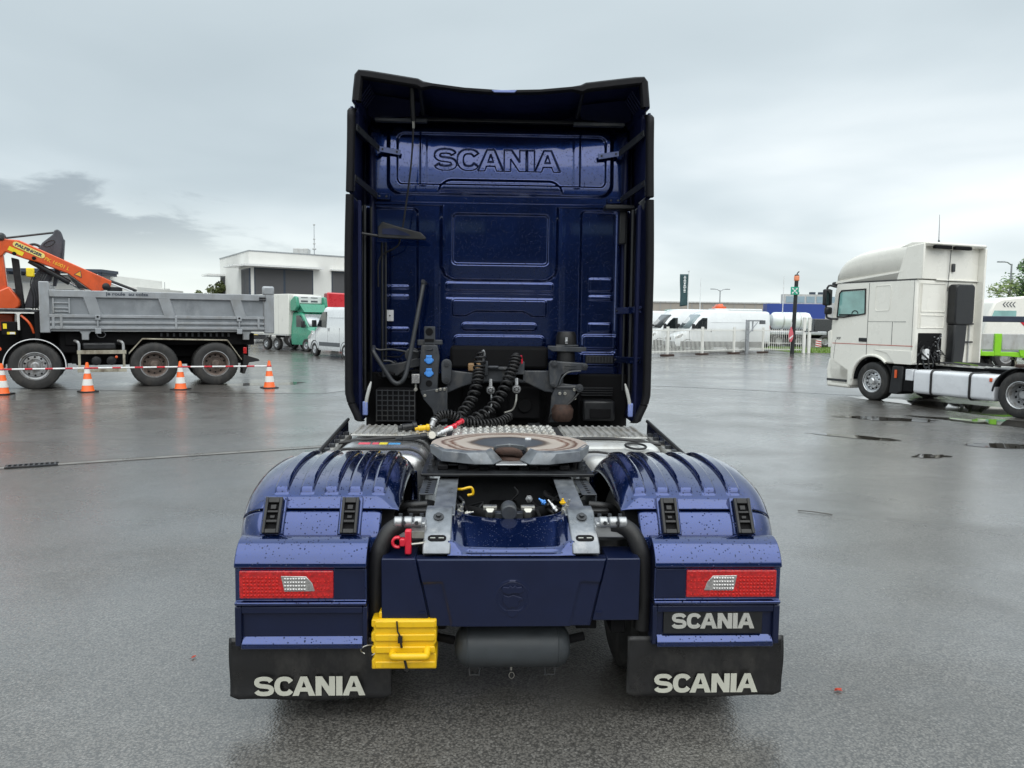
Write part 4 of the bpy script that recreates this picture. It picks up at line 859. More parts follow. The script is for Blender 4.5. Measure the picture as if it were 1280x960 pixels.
# shell: side profile with raked screen, doors and glass
prof = [(6.875, 1.45), (6.875, 2.93), (6.90, 3.60), (7.05, 3.70), (8.2, 3.78), (8.9, 3.55), (9.22, 3.02), (9.36, 1.75), (9.36, 0.45), (8.62, 0.45), (8.55, 0.95), (8.3, 1.12), (7.65, 1.12), (7.42, 0.95), (7.38, 1.45)]
sh = B().prism([p for p in prof], 'x', -1.17, 1.17).obj('cab_shell', M['navy'], T, bev=0.05, seg=3)
for s in (-1, 1):
    B().prism([(7.95, 2.0), (8.95, 2.0), (8.88, 2.72), (7.95, 2.78)], 'x', s*1.172, s*1.18).obj('side_window', M['glass'], sh)
    B().prism([(7.55, 1.2), (7.55, 2.9), (7.565, 2.9), (7.565, 1.2)], 'x', s*1.168, s*1.1735).obj('door_gap', M['blackm'], sh)
    B().bx(*sorted((s*1.16, s*1.20)), 7.68, 7.86, 1.72, 1.76).obj('door_handle', M['black'], sh, bev=0.006)
B().add([(-1.02, 9.262, 2.92), (1.02, 9.262, 2.92), (1.05, 9.372, 1.85), (-1.05, 9.372, 1.85)], [(0, 1, 2, 3)]).obj('windscreen', M['glass'], sh, solid=0.01)
# --- side air deflectors
for s in (-1, 1):
    def dfx(y, z):
        xe = 1.229-0.030*smooth(2.2, 3.6, z)-0.085*smooth(1.35, 1.06, z)**1.2; return s*(xe+0.02*(y-6.2)/0.9)
    def seg(z0, z1, y0, name, cut=0.0, nz=14):
        def fn(u, v):
            z = z0+(z1-z0)*v; y = y0+(7.30-y0)*u+cut*max(0, 1-v*6)*(1-u)
            return (dfx(y, z)-s*0.014, y, z)
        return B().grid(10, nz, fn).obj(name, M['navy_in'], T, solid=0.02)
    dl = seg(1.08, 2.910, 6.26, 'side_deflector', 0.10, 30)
    du = seg(2.925, 3.60, 6.28, 'side_deflector')
    def strip(z0, z1, par_, n=20, top=False, bot=False):
        b = B(); w = 0.058
        def fn(u, v):
            z = z0+(z1-z0)*v; yb = 6.20+(0.10*max(0, 1-v*6) if bot else 0)+(0.10*smooth(0.90, 1.0, v)**2 if top else 0)
            a = u*2*math.pi; px_ = math.cos(a); py_ = math.sin(a)
            k = max(abs(px_), abs(py_)); px_, py_ = px_/k, py_/k
            return (dfx(yb, z)+px_*w*0.5-s*0.014, yb+0.045+py_*0.045, z)
        b.grid(12, n, fn); return b.obj('edge_strip', M['strip'], par_, sharp=60)
    strip(1.085, 1.245, dl, 6, bot=True); strip(1.252, 2.905, dl, 24); strip(2.93, 3.595, du, 16, top=True)
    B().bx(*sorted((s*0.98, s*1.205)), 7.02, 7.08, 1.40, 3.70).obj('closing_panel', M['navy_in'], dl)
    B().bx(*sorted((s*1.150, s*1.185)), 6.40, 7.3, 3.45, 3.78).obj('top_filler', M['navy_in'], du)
    # inner wall of the deflector, an upright rail and the gap behind it
    iw = B().bx(*sorted((s*1.085, s*1.125)), 6.80, 7.02, 1.45, 3.50).obj('corner_post', M['navy_in'], T, bev=0.015)
    for xr, yr, r in ((1.105, 6.72, 0.012), (1.145, 6.62, 0.016), (1.165, 6.48, 0.010)):
        B().tube([(s*xr, yr, 1.32), (s*xr, yr, 2.1), (s*(xr-0.004), yr, 2.88)], r, 6).obj('deflector_rail', M['black'] if r > 0.01 else M['frame'], dl)
    B().bx(*sorted((s*1.130, s*1.155)), 6.34, 6.40, 1.12, 2.88).obj('stiffener', M['navy_in'], dl, bev=0.004)
    B().bx(*sorted((s*1.170, s*1.190)), 6.29, 6.315, 2.95, 3.56).obj('stiffener', M['frame'], du, bev=0.002)
    nb = B()
    for k in range(7): z = 2.98+k*0.09; nb.cyl((s*1.172, 6.288, z), (s*1.172, 6.280, z), 0.006, 0.006, 6)
    nb.each('rivet', M['blackm'], du)
    # struts that hold the deflectors
    def strut(a, b_, w, m, name='strut', t=0.012):
        a, b_ = Vector(a), Vector(b_); d = (b_-a); L_ = d.length; d.normalize(); upv = Vector((0, 0, 1)); q = d.cross(upv).normalized(); u2 = q.cross(d)
        Tm = Matrix((d, q, u2)).transposed().to_4x4(); Tm.translation = a; bb_ = B(); bb_.T = Tm; bb_.bx(0, L_, -t/2, t/2, -w/2, w/2); o_ = bb_.obj(name, m, dl, bev=0.003)
        q_ = B(); q_.T = Tm
        for e in (0.03, L_-0.03): q_.cyl((e, -0.016, 0), (e, 0.016, 0), 0.009, 0.009, 6)
        q_.each('strut_bolt', M['frame'], dl); return o_
    strut((s*1.165, 6.36, 3.46), (s*1.04, 6.79, 3.385), 0.055, M['bracket']); strut((s*1.04, 6.79, 3.385), (s*0.86, 6.815, 3.36), 0.045, M['bluehandle'])
    strut((s*1.18, 6.36, 3.06), (s*1.06, 6.79, 2.985), 0.055, M['black']); strut((s*1.07, 6.80, 2.985), (s*0.95, 6.815, 2.985), 0.05, M['navy'])
    if s > 0:
        for z in (2.02, 1.59): strut((1.19, 6.40, z+0.01), (1.04, 6.80, z), 0.055, M['navy'])
        B().bx(1.04, 1.10, 6.70, 6.78, 2.60, 2.90).obj('bracket', M['black'], dl, bev=0.01)
        B().bx(0.90, 1.15, 6.62, 6.76, 2.885, 2.925).obj('bracket', M['black'], dl, bev=0.01)
        B().prism([(1.13, 2.90), (1.19, 2.95), (1.18, 2.84)], 'y', 6.36, 6.38).obj('bracket', M['bracket'], dl, bev=0.004)
    # pale release flap at the cab corner
    fp = spline([(s*1.045, 6.30, 1.415), (s*1.060, 6.29, 1.36), (s*1.078, 6.28, 1.28), (s*1.092, 6.28, 1.18)], 6)
    B().tube(fp, [0.006+0.009*min(1, i/6) for i in range(len(fp))], 8).obj('lift_strap', M['lightgrey'], dl)
    B().bx(*sorted((s*1.070, s*1.112)), 6.265, 6.295, 1.14, 1.255).obj('strap_grip', M['bluehandle'], dl, bev=0.008)
    # wheel arch liner and dark corner behind the lower cab
    B().bx(*sorted((s*0.72, s*1.16)), 6.78, 6.83, 0.55, 1.46).obj('arch_liner', M['blackm'], T, bev=0.02)
B().bx(0.74, 1.02, 6.60, 6.78, 1.06, 1.24).obj('step_box', M['black'], T, bev=0.02); B().bx(0.80, 0.98, 6.585, 6.60, 1.09, 1.17).obj('box_label', M['blackm'], T, bev=0.004)
for k in range(4): B().bx(0.74, 1.02, 6.74-k*0.008, 6.77-k*0.008, 1.27+k*0.022, 1.28+k*0.022).obj('box_rib', M['black'], T)
# --- roof spoiler
half = [(0.0, 3.722), (0.30, 3.735), (0.55, 3.762), (0.62, 3.775), (0.66, 3.795), (0.90, 3.828), (1.05, 3.848), (1.12, 3.852), (1.145, 3.82), (1.158, 3.70), (1.165, 3.625)]
edge = [(-x, z) for x, z in half[::-1]]+half[1:]
ne = len(edge)-1
def spo(u, v):
    x, z = edge[round(u*ne)]; y = 6.24+0.98*v
    if abs(x) <= 1.12: z2 = z+0.075*v-0.10*v*v
    else: z2 = z
    return (x*(1-0.012*v), y, z2)
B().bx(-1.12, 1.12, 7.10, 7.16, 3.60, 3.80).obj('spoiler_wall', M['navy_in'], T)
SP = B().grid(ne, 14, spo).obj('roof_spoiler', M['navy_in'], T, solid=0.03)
def lip(u, v):
    x, z = edge[round(u*ne)]; a = v*2*math.pi; c_, s_ = math.cos(a), math.sin(a); k = max(abs(c_), abs(s_)); th = 0.030 if abs(x) < 0.62 else 0.066
    i = round(u*ne); t = (Vector((*edge[min(i+1, ne)], 0))-Vector((*edge[max(i-1, 0)], 0))).normalized(); n = Vector((-t.y, t.x))
    off = (th*0.5)*c_/k; ins = -0.008 if abs(x) < 0.62 else -0.026
    return (x+n.x*(off+ins), 6.225+0.04*s_/k, z+n.y*(off+ins))
B().grid(ne, 12, lip).obj('spoiler_lip', M['strip'], SP, sharp=50)
B().prism([(-0.085, 3.722), (0.115, 3.724), (0.095, 3.706), (-0.065, 3.704)], 'y', 6.176, 6.19).obj('marker', M['bluehandle'], SP, bev=0.003)
for s in (-1, 1):
    B().tube([(s*0.655, 6.30, 3.78), (s*0.655, 6.7, 3.66)], 0.016, 8).obj('spoiler_stay', M['black'], SP)
    B().bx(*sorted((s*0.62, s*1.06)), 6.66, 6.72, 3.585, 3.615).obj('spoiler_bracket', M['bracket'], SP, bev=0.005)
    B().prism([(s*0.66, 3.77), (s*1.12, 3.83), (s*1.13, 3.66), (s*1.06, 3.62), (s*0.70, 3.66)], 'y', 6.74, 6.76).obj('spoiler_gusset', M['navy_in'], SP)
    B().bx(*sorted((s*1.118, s*1.135)), 6.27, 6.30, 3.66, 3.80).obj('spoiler_rail', M['bracket'], SP, bev=0.003)
    for k in range(5): B().tube([(s*1.06, 6.38+k*0.07, 3.80), (s*1.135, 6.36+k*0.07, 3.68)], 0.008, 6).obj('spoiler_rib', M['navy_in'], SP)
B().bx(-1.0, 1.0, 6.80, 6.86, 3.632, 3.66).obj('roof_gutter', M['black'], T, bev=0.006)
# aerial cable, support arm and pipework on the left of the back wall
B().tube([(-0.725, 6.42, 3.80), (-0.725, 6.46, 3.66), (-0.722, 6.52, 3.56)], 0.022, 10).obj('gas_strut', M['black'], T)
B().cyl((-0.722, 6.52, 3.565), (-0.722, 6.53, 3.50), 0.014, 0.012, 8).obj('strut_end', M['steel'], T)
B().tube(spline([(-0.722, 6.53, 3.52), (-0.745, 6.55, 3.2), (-0.80, 6.58, 2.8), (-0.835, 6.60, 2.62), (-0.87, 6.62, 2.54), (-0.985, 6.66, 2.48), (-1.03, 6.66, 2.40), (-1.035, 6.68, 2.2)], 8), 0.008, 6).obj('aerial_cable', M['rubber'], T)
b = B().prism([(-1.02, 2.69), (-1.02, 2.60), (-0.62, 2.59), (-0.615, 2.61), (-0.66, 2.65), (-0.86, 2.70), (-0.98, 2.735)], 'y', 6.52, 6.56)
ha = b.obj('cable_arm', M['black'], T, bev=0.008)
B().prism([(-0.98, 2.675), (-0.98, 2.63), (-0.74, 2.62), (-0.78, 2.645), (-0.88, 2.68)], 'y', 6.515, 6.522).obj('arm_recess', M['navy_plastic'], ha)
B().cyl((-1.17, 6.5, 2.635), (-1.0, 6.54, 2.615), 0.012, 0.012, 8).obj('arm_pin', M['black'], ha)
B().tube(spline([(-0.640, 6.56, 2.25), (-0.645, 6.52, 2.18), (-0.70, 6.45, 1.85), (-0.755, 6.42, 1.55), (-0.785, 6.40, 1.44), (-0.83, 6.40, 1.395), (-0.88, 6.40, 1.41), (-0.93, 6.40, 1.48), (-1.02, 6.40, 1.62), (-1.045, 6.42, 1.665), (-1.05, 6.50, 1.69)], 8), 0.019, 10).obj('hand_rail', M['frame'], T)
B().cyl((-0.64, 6.50, 2.245), (-0.64, 6.83, 2.245), 0.016, 0.016, 8).obj('rail_foot', M['frame'], T)
# --- gear behind and below the cab
DK = M['bracket']
b = B().bx(-0.425, 0.45, 6.58, 6.66, 1.39, 1.46); b.prism([(-0.44, 1.50), (-0.16, 1.47), (-0.16, 1.40), (-0.30, 1.36), (-0.44, 1.30)], 'y', 6.55, 6.60); b.prism([(0.43, 1.50), (0.14, 1.50), (0.14, 1.44), (0.40, 1.32), (0.56, 1.30), (0.56, 1.44)], 'y', 6.55, 6.60); b.bx(-0.13, 0.22, 6.55, 6.64, 1.40, 1.53)
cm_ = b.obj('cab_cross_beam', DK, T, bev=0.008)
b = B().bx(-0.12, 0.21, 6.52, 6.56, 1.505, 1.525); b.bx(-0.14, -0.09, 6.49, 6.56, 1.46, 1.58); b.bx(0.14, 0.22, 6.49, 6.56, 1.47, 1.58); b.cyl((-0.09, 6.5, 1.53), (0.0, 6.5, 1.53), 0.014, 0.014, 8); b.obj('hose_bracket', DK, cm_, bev=0.005)
B().bx(-0.26, -0.15, 6.60, 6.68, 1.485, 1.555).obj('relay_box', mat('tan_plastic', (0.32, 0.20, 0.10), 0.5), cm_, bev=0.012)
# left tower with sockets
b = B().bx(-0.632, -0.540, 6.54, 6.60, 1.58, 1.868); b.prism([(-0.655, 1.71), (-0.52, 1.71), (-0.50, 1.62), (-0.515, 1.35), (-0.545, 1.31), (-0.655, 1.31), (-0.675, 1.35), (-0.665, 1.62)], 'y', 6.52, 6.58)
b.prism([(-0.69, 1.755), (-0.48, 1.755), (-0.475, 1.715), (-0.69, 1.705)], 'y', 6.555, 6.61); tw = b.obj('socket_tower', DK, T, bev=0.006)
b = B().cyl((-0.588, 6.545, 1.822), (-0.588, 6.535, 1.822), 0.032, 0.032, 18); b.cyl((-0.588, 6.525, 1.385), (-0.588, 6.515, 1.385), 0.028, 0.028, 16); b.bx(-0.625, -0.550, 6.532, 6.541, 1.69, 1.715); b.bx(-0.625, -0.550, 6.532, 6.541, 1.738, 1.762); b.each('tower_hole', M['blackm'], tw)
for z in (1.583, 1.472):
    q = B().lathe([(0.034, 0.0), (0.034, -0.012), (0.030, -0.02), (0.004, -0.022)], (-0.588, 6.520, z), 'y', 14); q.bx(-0.612, -0.564, 6.497, 6.520, z+0.020, z+0.042); q.bx(-0.628, -0.55, 6.505, 6.519, z-0.012, z+0.008); q.obj('trailer_socket', M['blue'], tw, bev=0.004)
b = B()
for x, z in ((-0.49, 1.34), (-0.455, 1.34), (-0.62, 1.285), (-0.52, 1.33)): b.lathe([(0.013, 0), (0.013, -0.012), (0.004, -0.014)], (x, 6.49, z), 'y', 8)
b.each('tower_bolt', M['steel'], tw)
B().prism([(-0.66, 1.32), (-0.43, 1.36), (-0.43, 1.06), (-0.53, 1.06), (-0.56, 1.17), (-0.63, 1.25)], 'y', 6.49, 6.53).obj('tower_foot', DK, tw, bev=0.006)
B().prism(arc(-0.44, 1.55, 0.045, 0, 180, 8)+arc(-0.44, 1.42, 0.042, 180, 360, 8), 'y', 6.50, 6.54).obj('swing_link', DK, tw, bev=0.008)
for z in (1.55, 1.42): B().lathe([(0.022, 0), (0.022, -0.01), (0.008, -0.012)], (-0.44, 6.50, z), 'y', 12).obj('pivot', M['frame'], tw)
# right air spring and its arm
b = B().lathe([(0.085, 1.70), (0.092, 1.73), (0.088, 1.80), (0.075, 1.835), (0.02, 1.84)], (0.585, 6.62, 0), 'z', 24); b.lathe([(0.078, 1.52), (0.080, 1.60), (0.074, 1.69), (0.03, 1.70)], (0.585, 6.62, 0), 'z', 24); asp = b.obj('air_spring', M['rubber'], T)
B().prism([(0.42, 1.715), (0.75, 1.705), (0.75, 1.675), (0.70, 1.665), (0.46, 1.668), (0.42, 1.69)], 'y', 6.52, 6.58).bx(0.49, 0.68, 6.525, 6.56, 1.71, 1.725).obj('spring_seat', DK, asp, bev=0.005)
B().lathe([(0.012, 0), (0.014, -0.02), (0.004, -0.03)], (0.575, 6.52, 1.755), 'y', 10).bx(0.565, 0.585, 6.50, 6.52, 1.735, 1.79).obj('spring_valve', M['alud'], asp)
b = B().prism([(0.425, 1.565), (0.445, 1.59), (0.755, 1.57), (0.765, 1.54), (0.75, 1.51), (0.62, 1.508), (0.54, 1.47), (0.515, 1.40), (0.50, 1.36), (0.455, 1.355), (0.435, 1.385)], 'y', 6.49, 6.54); arm = b.obj('suspension_arm', DK, T, bev=0.008)
B().tube(spline([(0.52, 6.485, 1.385), (0.545, 6.485, 1.45), (0.60, 6.485, 1.495), (0.70, 6.485, 1.505)], 5), 0.008, 6).bx(0.56, 0.66, 6.482, 6.492, 1.545, 1.555).bx(0.56, 0.66, 6.482, 6.492, 1.525, 1.533).obj('arm_rib', DK, arm)
b = B()
for x, z, r in ((0.475, 1.565, 0.028), (0.735, 1.545, 0.022), (0.465, 1.385, 0.018), (0.69, 1.36, 0.034)): b.lathe([(r, 0), (r, -0.016), (r*0.6, -0.018), (r*0.5, -0.03), (0.003, -0.03)], (x, 6.492, z), 'y', 16)
b.cyl((0.50, 6.53, 1.36), (0.70, 6.53, 1.36), 0.026, 0.026, 12); b.each('arm_pivot', M['frame'], arm)
b = B().prism([(0.50, 1.40), (0.68, 1.38), (0.66, 1.30), (0.60, 1.20), (0.555, 1.14), (0.52, 1.06), (0.44, 1.06), (0.455, 1.28)], 'y', 6.51, 6.55); ft_ = b.obj('suspension_foot', DK, T, bev=0.006)
b = B()
for x, z in ((0.525, 1.31), (0.57, 1.31), (0.655, 1.27), (0.65, 1.345)): b.lathe([(0.014, 0), (0.014, -0.012), (0.004, -0.014)], (x, 6.51, z), 'y', 8)
b.each('foot_bolt', M['steel'], ft_)
B().tube(spline([(0.70, 6.50, 1.33), (0.62, 6.49, 1.24), (0.52, 6.49, 1.16), (0.45, 6.50, 1.13), (0.44, 6.52, 1.06)], 6), 0.009, 6).obj('height_hose', M['rubber'], ft_)
# coiled air lines from the bracket down to the catwalk
def coil(path, R0, r, turns, m, name='air_coil', n=7):
    P = spline(path, 24); pts = []; L_ = len(P); up_ = Vector((0.3, 1, 0.2)); tot = turns*12
    for i in range(tot+1):
        f = i/tot*(L_-1); k = min(int(f), L_-2); c = P[k].lerp(P[k+1], f-k); t = (P[k+1]-P[k]).normalized(); a = t.cross(up_).normalized(); b_ = t.cross(a); th = 2*math.pi*turns*i/tot
        e = min(1, i/10, (tot-i)/10); pts.append(c+(a*math.cos(th)+b_*math.sin(th))*R0*(0.3+0.7*e))
    return B().tube(pts, r, n).obj(name, m, T, sharp=60)
coil([(-0.145, 6.50, 1.655), (-0.165, 6.46, 1.52), (-0.175, 6.40, 1.42), (-0.23, 6.28, 1.26), (-0.33, 6.12, 1.135)], 0.043, 0.0105, 14, M['rubber'])
coil([(0.155, 6.50, 1.64), (0.13, 6.45, 1.56), (0.09, 6.40, 1.46), (0.02, 6.30, 1.32), (-0.09, 6.16, 1.19), (-0.25, 6.05, 1.125)], 0.041, 0.0105, 17, M['rubber'])
coil([(0.10, 6.20, 1.16), (0.0, 6.12, 1.115), (-0.15, 6.05, 1.105), (-0.30, 6.02, 1.125)], 0.032, 0.008, 17, M['rubber'])
coil([(-0.29, 5.98, 1.13), (-0.38, 5.96, 1.19), (-0.47, 5.95, 1.18), (-0.53, 5.90, 1.10)], 0.030, 0.008, 13, M['rubber'])
coil([(-0.13, 6.22, 1.14), (-0.22, 6.10, 1.12), (-0.33, 6.0, 1.13)], 0.028, 0.007, 12, M['rubber'])
B().tube(spline([(-0.145, 6.50, 1.64), (-0.13, 6.49, 1.67), (-0.12, 6.50, 1.64), (-0.13, 6.51, 1.58)], 5), 0.010, 7).obj('hose_end', M['alud'], T)
B().cyl((0.185, 6.49, 1.63), (0.20, 6.50, 1.56), 0.013, 0.011, 8).obj('hose_end', M['redp'], T)
for x, z, y in ((-0.065, 1.335, 6.50), (0.155, 1.345, 6.50)):
    q = B().lathe([(0.036, 0), (0.038, -0.012), (0.030, -0.026), (0.012, -0.030)], (x, y, z), 'y', 16); q.cyl((x, y, z+0.03), (x, y+0.02, z+0.09), 0.016, 0.016, 8); o_ = q.obj('park_coupling', M['alud'], T)
    q = B()
    for k in range(7): a = R(k*51); q.bx(x+0.018*math.cos(a)-0.005, x+0.018*math.cos(a)+0.005, y-0.035, y-0.026, z+0.018*math.sin(a)-0.005, z+0.018*math.sin(a)+0.005)
    tag(q.obj('coupling_face', M['blackm'], o_), kind='stuff')
B().tube(spline([(-0.06, 6.50, 1.30), (-0.055, 6.48, 1.22), (-0.08, 6.4, 1.15)], 5), 0.007, 6).obj('air_line', M['alud'], T)
B().tube(spline([(0.155, 6.50, 1.30), (0.15, 6.48, 1.24), (0.12, 6.42, 1.18), (0.05, 6.36, 1.16)], 5), 0.008, 6).obj('air_line', M['steel'], T)
# gearbox and engine bulk in the dark
b = B().bx(-0.32, 0.34, 6.95, 8.3, 0.55, 1.36); b.lathe([(0.14, 6.80), (0.20, 6.86), (0.24, 6.95), (0.24, 7.1)], (0.22, 0, 1.16), 'y', 24); b.obj('gearbox_or_filler', M['blackm'], T, bev=0.05)
B().bx(0.10, 0.38, 6.74, 6.82, 1.06, 1.34).lathe([(0.07, 6.72), (0.06, 6.745), (0.03, 6.745)], (0.24, 0, 1.18), 'y', 18).obj('bell_cover', M['blackm'], T, bev=0.02)
B().bx(-0.42, 0.44, 6.70, 6.86, 1.50, 1.70).obj('tunnel_recess', M['blackm'], T, bev=0.03)
B().bx(-1.10, 1.12, 7.0, 7.3, 0.85, 1.46).obj('under_cab', M['blackm'], T)
b = B().lathe([(0.07, 0), (0.09, 0.03), (0.095, 0.10), (0.07, 0.14)], (0.55, 6.5, 1.075), 'z', 16); b.obj('silencer_cap', M['rusty'], T)
# left: mesh-covered intake, work lamp, clutter
gr = B().bx(-1.04, -0.70, 6.52, 6.72, 1.055, 1.335).obj('intake_box', M['blackm'], T, bev=0.008)
q = B()
for k in range(8): x = -1.03+k*0.046; q.bx(x-0.004, x+0.004, 6.508, 6.521, 1.06, 1.33)
for k in range(7): z = 1.065+k*0.043; q.bx(-1.035, -0.705, 6.510, 6.5205, z-0.004, z+0.004)
q.each('intake_wire', M['frame'], gr)
wl = B().bx(-0.735, -0.655, 6.44, 6.50, 1.385, 1.475).obj('work_lamp', M['black'], T, bev=0.008)
B().bx(-0.728, -0.662, 6.432, 6.4405, 1.392, 1.468).obj('lamp_glass', M['clear'], wl, bev=0.004)
B().cyl((-0.695, 6.47, 1.335), (-0.695, 6.47, 1.385), 0.010, 0.010, 8).lathe([(0.016, 0), (0.016, -0.01), (0.003, -0.012)], (-0.695, 6.455, 1.34), 'y', 8).obj('lamp_foot', M['steel'], wl)
for k in range(12):
    rk = random.Random(70+k); a = Vector((rk.uniform(-1.1, -0.7), rk.uniform(6.6, 6.72), rk.uniform(1.42, 1.68))); pts = [a]
    for j in range(3): pts.append(pts[-1]+Vector((rk.uniform(0.0, 0.14), rk.uniform(-0.05, 0.04), rk.uniform(-0.06, 0.05))))
    B().tube(spline(pts, 5), rk.choice((0.006, 0.010, 0.016)), 6).obj('air_line', rk.choice((M['black'], M['blackm'], M['frame'])), T)
B().prism([(-1.0, 1.53), (-0.82, 1.56), (-0.70, 1.60), (-0.66, 1.58), (-0.66, 1.52), (-0.78, 1.50), (-0.86, 1.44), (-1.0, 1.42)], 'y', 6.62, 6.68).obj('steering_arm', M['frame'], T, bev=0.01)
B().lathe([(0.06, 0), (0.065, -0.04), (0.03, -0.05)], (-0.74, 6.68, 1.62), 'y', 16).obj('actuator', M['frame'], T)
for k in range(2): B().tube([(-1.005+k*0.03, 6.70, 2.58), (-1.005+k*0.03, 6.70, 1.55)], 0.012, 6).obj('conduit', M['black'], T)
# ------------------------------------------------------------------ grey tipper with an orange loading crane (local x = rearwards, y = away from the camera)
M['tip'] = mat('tipper_grey', (0.33, 0.35, 0.37), 0.42, 0.25, 0.15, 0.10, 2.5, bump=0.04, bscale=20, dirt=(0.26, 0.26, 0.25), dirt_amt=0.45)
M['tipd'] = mat('tipper_panel', (0.255, 0.275, 0.295), 0.42, 0.25, 0.15, 0.14, 2.0, dirt=(0.36, 0.38, 0.40), dirt_amt=0.4)
M['orange'] = mat('crane_orange', (0.68, 0.095, 0.018), 0.38, 0, 0.4, 0.08, 3, dirt=(0.38, 0.06, 0.02), dirt_amt=0.3)
M['grab'] = mat('grab_grey', (0.065, 0.068, 0.082), 0.5, 0.2, 0, 0.2, 3)
M['dirty'] = mat('dirty_cream', (0.36, 0.34, 0.27), 0.6, 0, 0, 0.25, 4, dirt=(0.12, 0.09, 0.06), dirt_amt=0.6)
M['rimw'] = mat('rim_grey', (0.36, 0.37, 0.38), 0.4, 0.3, 0, 0.15, 8, dirt=(0.10, 0.08, 0.06), dirt_amt=0.5)
M['rimr'] = mat('rim_rusty', (0.13, 0.10, 0.085), 0.6, 0.2, 0, 0.35, 10)
M['chrome'] = mat('chrome_rod', (0.75, 0.75, 0.75), 0.15, 1.0)
M['txtdark'] = mat('dark_print', (0.05, 0.06, 0.08), 0.5)
M['txtyel'] = mat('yellow_print', (0.85, 0.42, 0.03), 0.5)
M['plate_y'] = mat('yellow_plate', (0.80, 0.66, 0.20), 0.45); M['sticker_y'] = mat('yellow_sticker', (0.82, 0.62, 0.02), 0.45)
DT = thing('tipper_truck', 'grey tipper truck with folded orange crane behind the traffic cones', 'truck', (-11.62, 20.18, 0), math.atan2(0.4215, 0.9068))
def ywheel(parent, c, r, w, side, rim, dish=0.05, hub=True, n=36, holes=10):
    """a wheel with its axis along y; side -1 = outer face towards -y"""
    B.T0 = Matrix.Translation(c) @ Matrix.Rotation(R(90), 4, 'Z'); o = wheel(parent, (0, 0, 0), r, w, side, rim, M['tyre'], dish=dish, hub=hub, n=n, holes=holes); B.T0 = None; return o
def rim_ring(parent, c, r, side, m):
    return B().lathe([(r, 0.0), (r*1.05, side*0.012), (r*1.09, side*0.010), (r*1.09, 0.0)], c, 'y', 32, caps=False).obj('rim_flange', m, parent)
for i, (x, rim, dish) in enumerate(((0.03, M['rimw'], -0.03), (2.82, M['rimr'], 0.08), (4.40, M['rimr'], 0.08))):
    w_ = ywheel(DT, (x, 0.17, 0.60), 0.60, 0.34, -1, rim, dish); rim_ring(w_, (x, 0.025, 0.60), 0.335, -1, M['rimw'])
    if i: ywheel(DT, (x, 0.53, 0.60), 0.60, 0.30, -1, M['blackm'], 0.05, False)
    ywheel(DT, (x, 2.33, 0.60), 0.60, 0.34, 1, M['blackm'], 0.05, False, 24)
# mudguards
a0 = B().grid(20, 4, lambda u, v: (0.03+0.70*math.cos(R(-4+188*u)), 0.02+0.55*v, 0.60+0.70*math.sin(R(-4+188*u)))).obj('front_mudguard', M['black'], DT, solid=0.02)
B().tube([(0.03+0.695*math.cos(R(-4+188*k/24)), 0.0, 0.60+0.695*math.sin(R(-4+188*k/24))) for k in range(25)], 0.013, 6).obj('edge_strip', M['whitep'], a0)
pr = [(2.20, 0.92), (2.54, 1.32), (4.72, 1.28), (5.10, 0.72)]
b = B(); b.prism(pr+[(p[0]*1.0, p[1]-0.035) for p in pr[::-1]], 'y', 0.0, 0.62); b.obj('rear_mudguard', M['dirty'], DT, bev=0.008)
B().prism([(5.12, 0.30), (5.16, 0.85), (5.56, 0.72), (5.60, 0.66), (5.3, 0.62), (5.18, 0.30)], 'y', 0.05, 0.6).obj('mud_flap', M['rubber'], DT)
B().bx(5.15, 5.24, 0.02, 0.16, 0.88, 1.06).obj('tail_lamp', M['lens'], DT, bev=0.01)
# chassis
for y in (0.82, 1.62): B().bx(-3.6, 5.4, y, y+0.09, 0.78, 1.10).obj('chassis_rail', M['blackm'], DT, bev=0.01)
B().bx(0.7, 5.5, 0.35, 2.15, 1.12, 1.46).obj('sub_frame', M['blackm'], DT, bev=0.02)
for k in range(12): B().bx(3.0+k*0.16, 3.05+k*0.16, 0.26, 0.34, 1.36, 1.46).obj('frame_tooth', M['frame'], DT)
B().cyl((0.03, 0.2, 0.6), (0.03, 2.3, 0.6), 0.10).obj('axle', M['blackm'], DT)
for x in (2.82, 4.40): B().cyl((x, 0.2, 0.6), (x, 2.3, 0.6), 0.12).obj('axle', M['blackm'], DT)
B().bx(0.82, 2.2, 0.55, 0.80, 0.62, 1.15).obj('equipment_box', M['blackm'], DT, bev=0.02)
B().bx(-1.4, 0.85, 0.75, 1.8, 0.62, 1.5).bx(0.55, 0.98, 0.4, 1.9, 0.9, 1.5).obj('gearbox_or_filler', M['blackm'], DT, bev=0.05); B().bx(0.9, 5.4, 1.0, 1.9, 0.55, 1.15).obj('drive_line', M['blackm'], DT, bev=0.05)  # first object: dark block added to fill the bright gap under the tipper
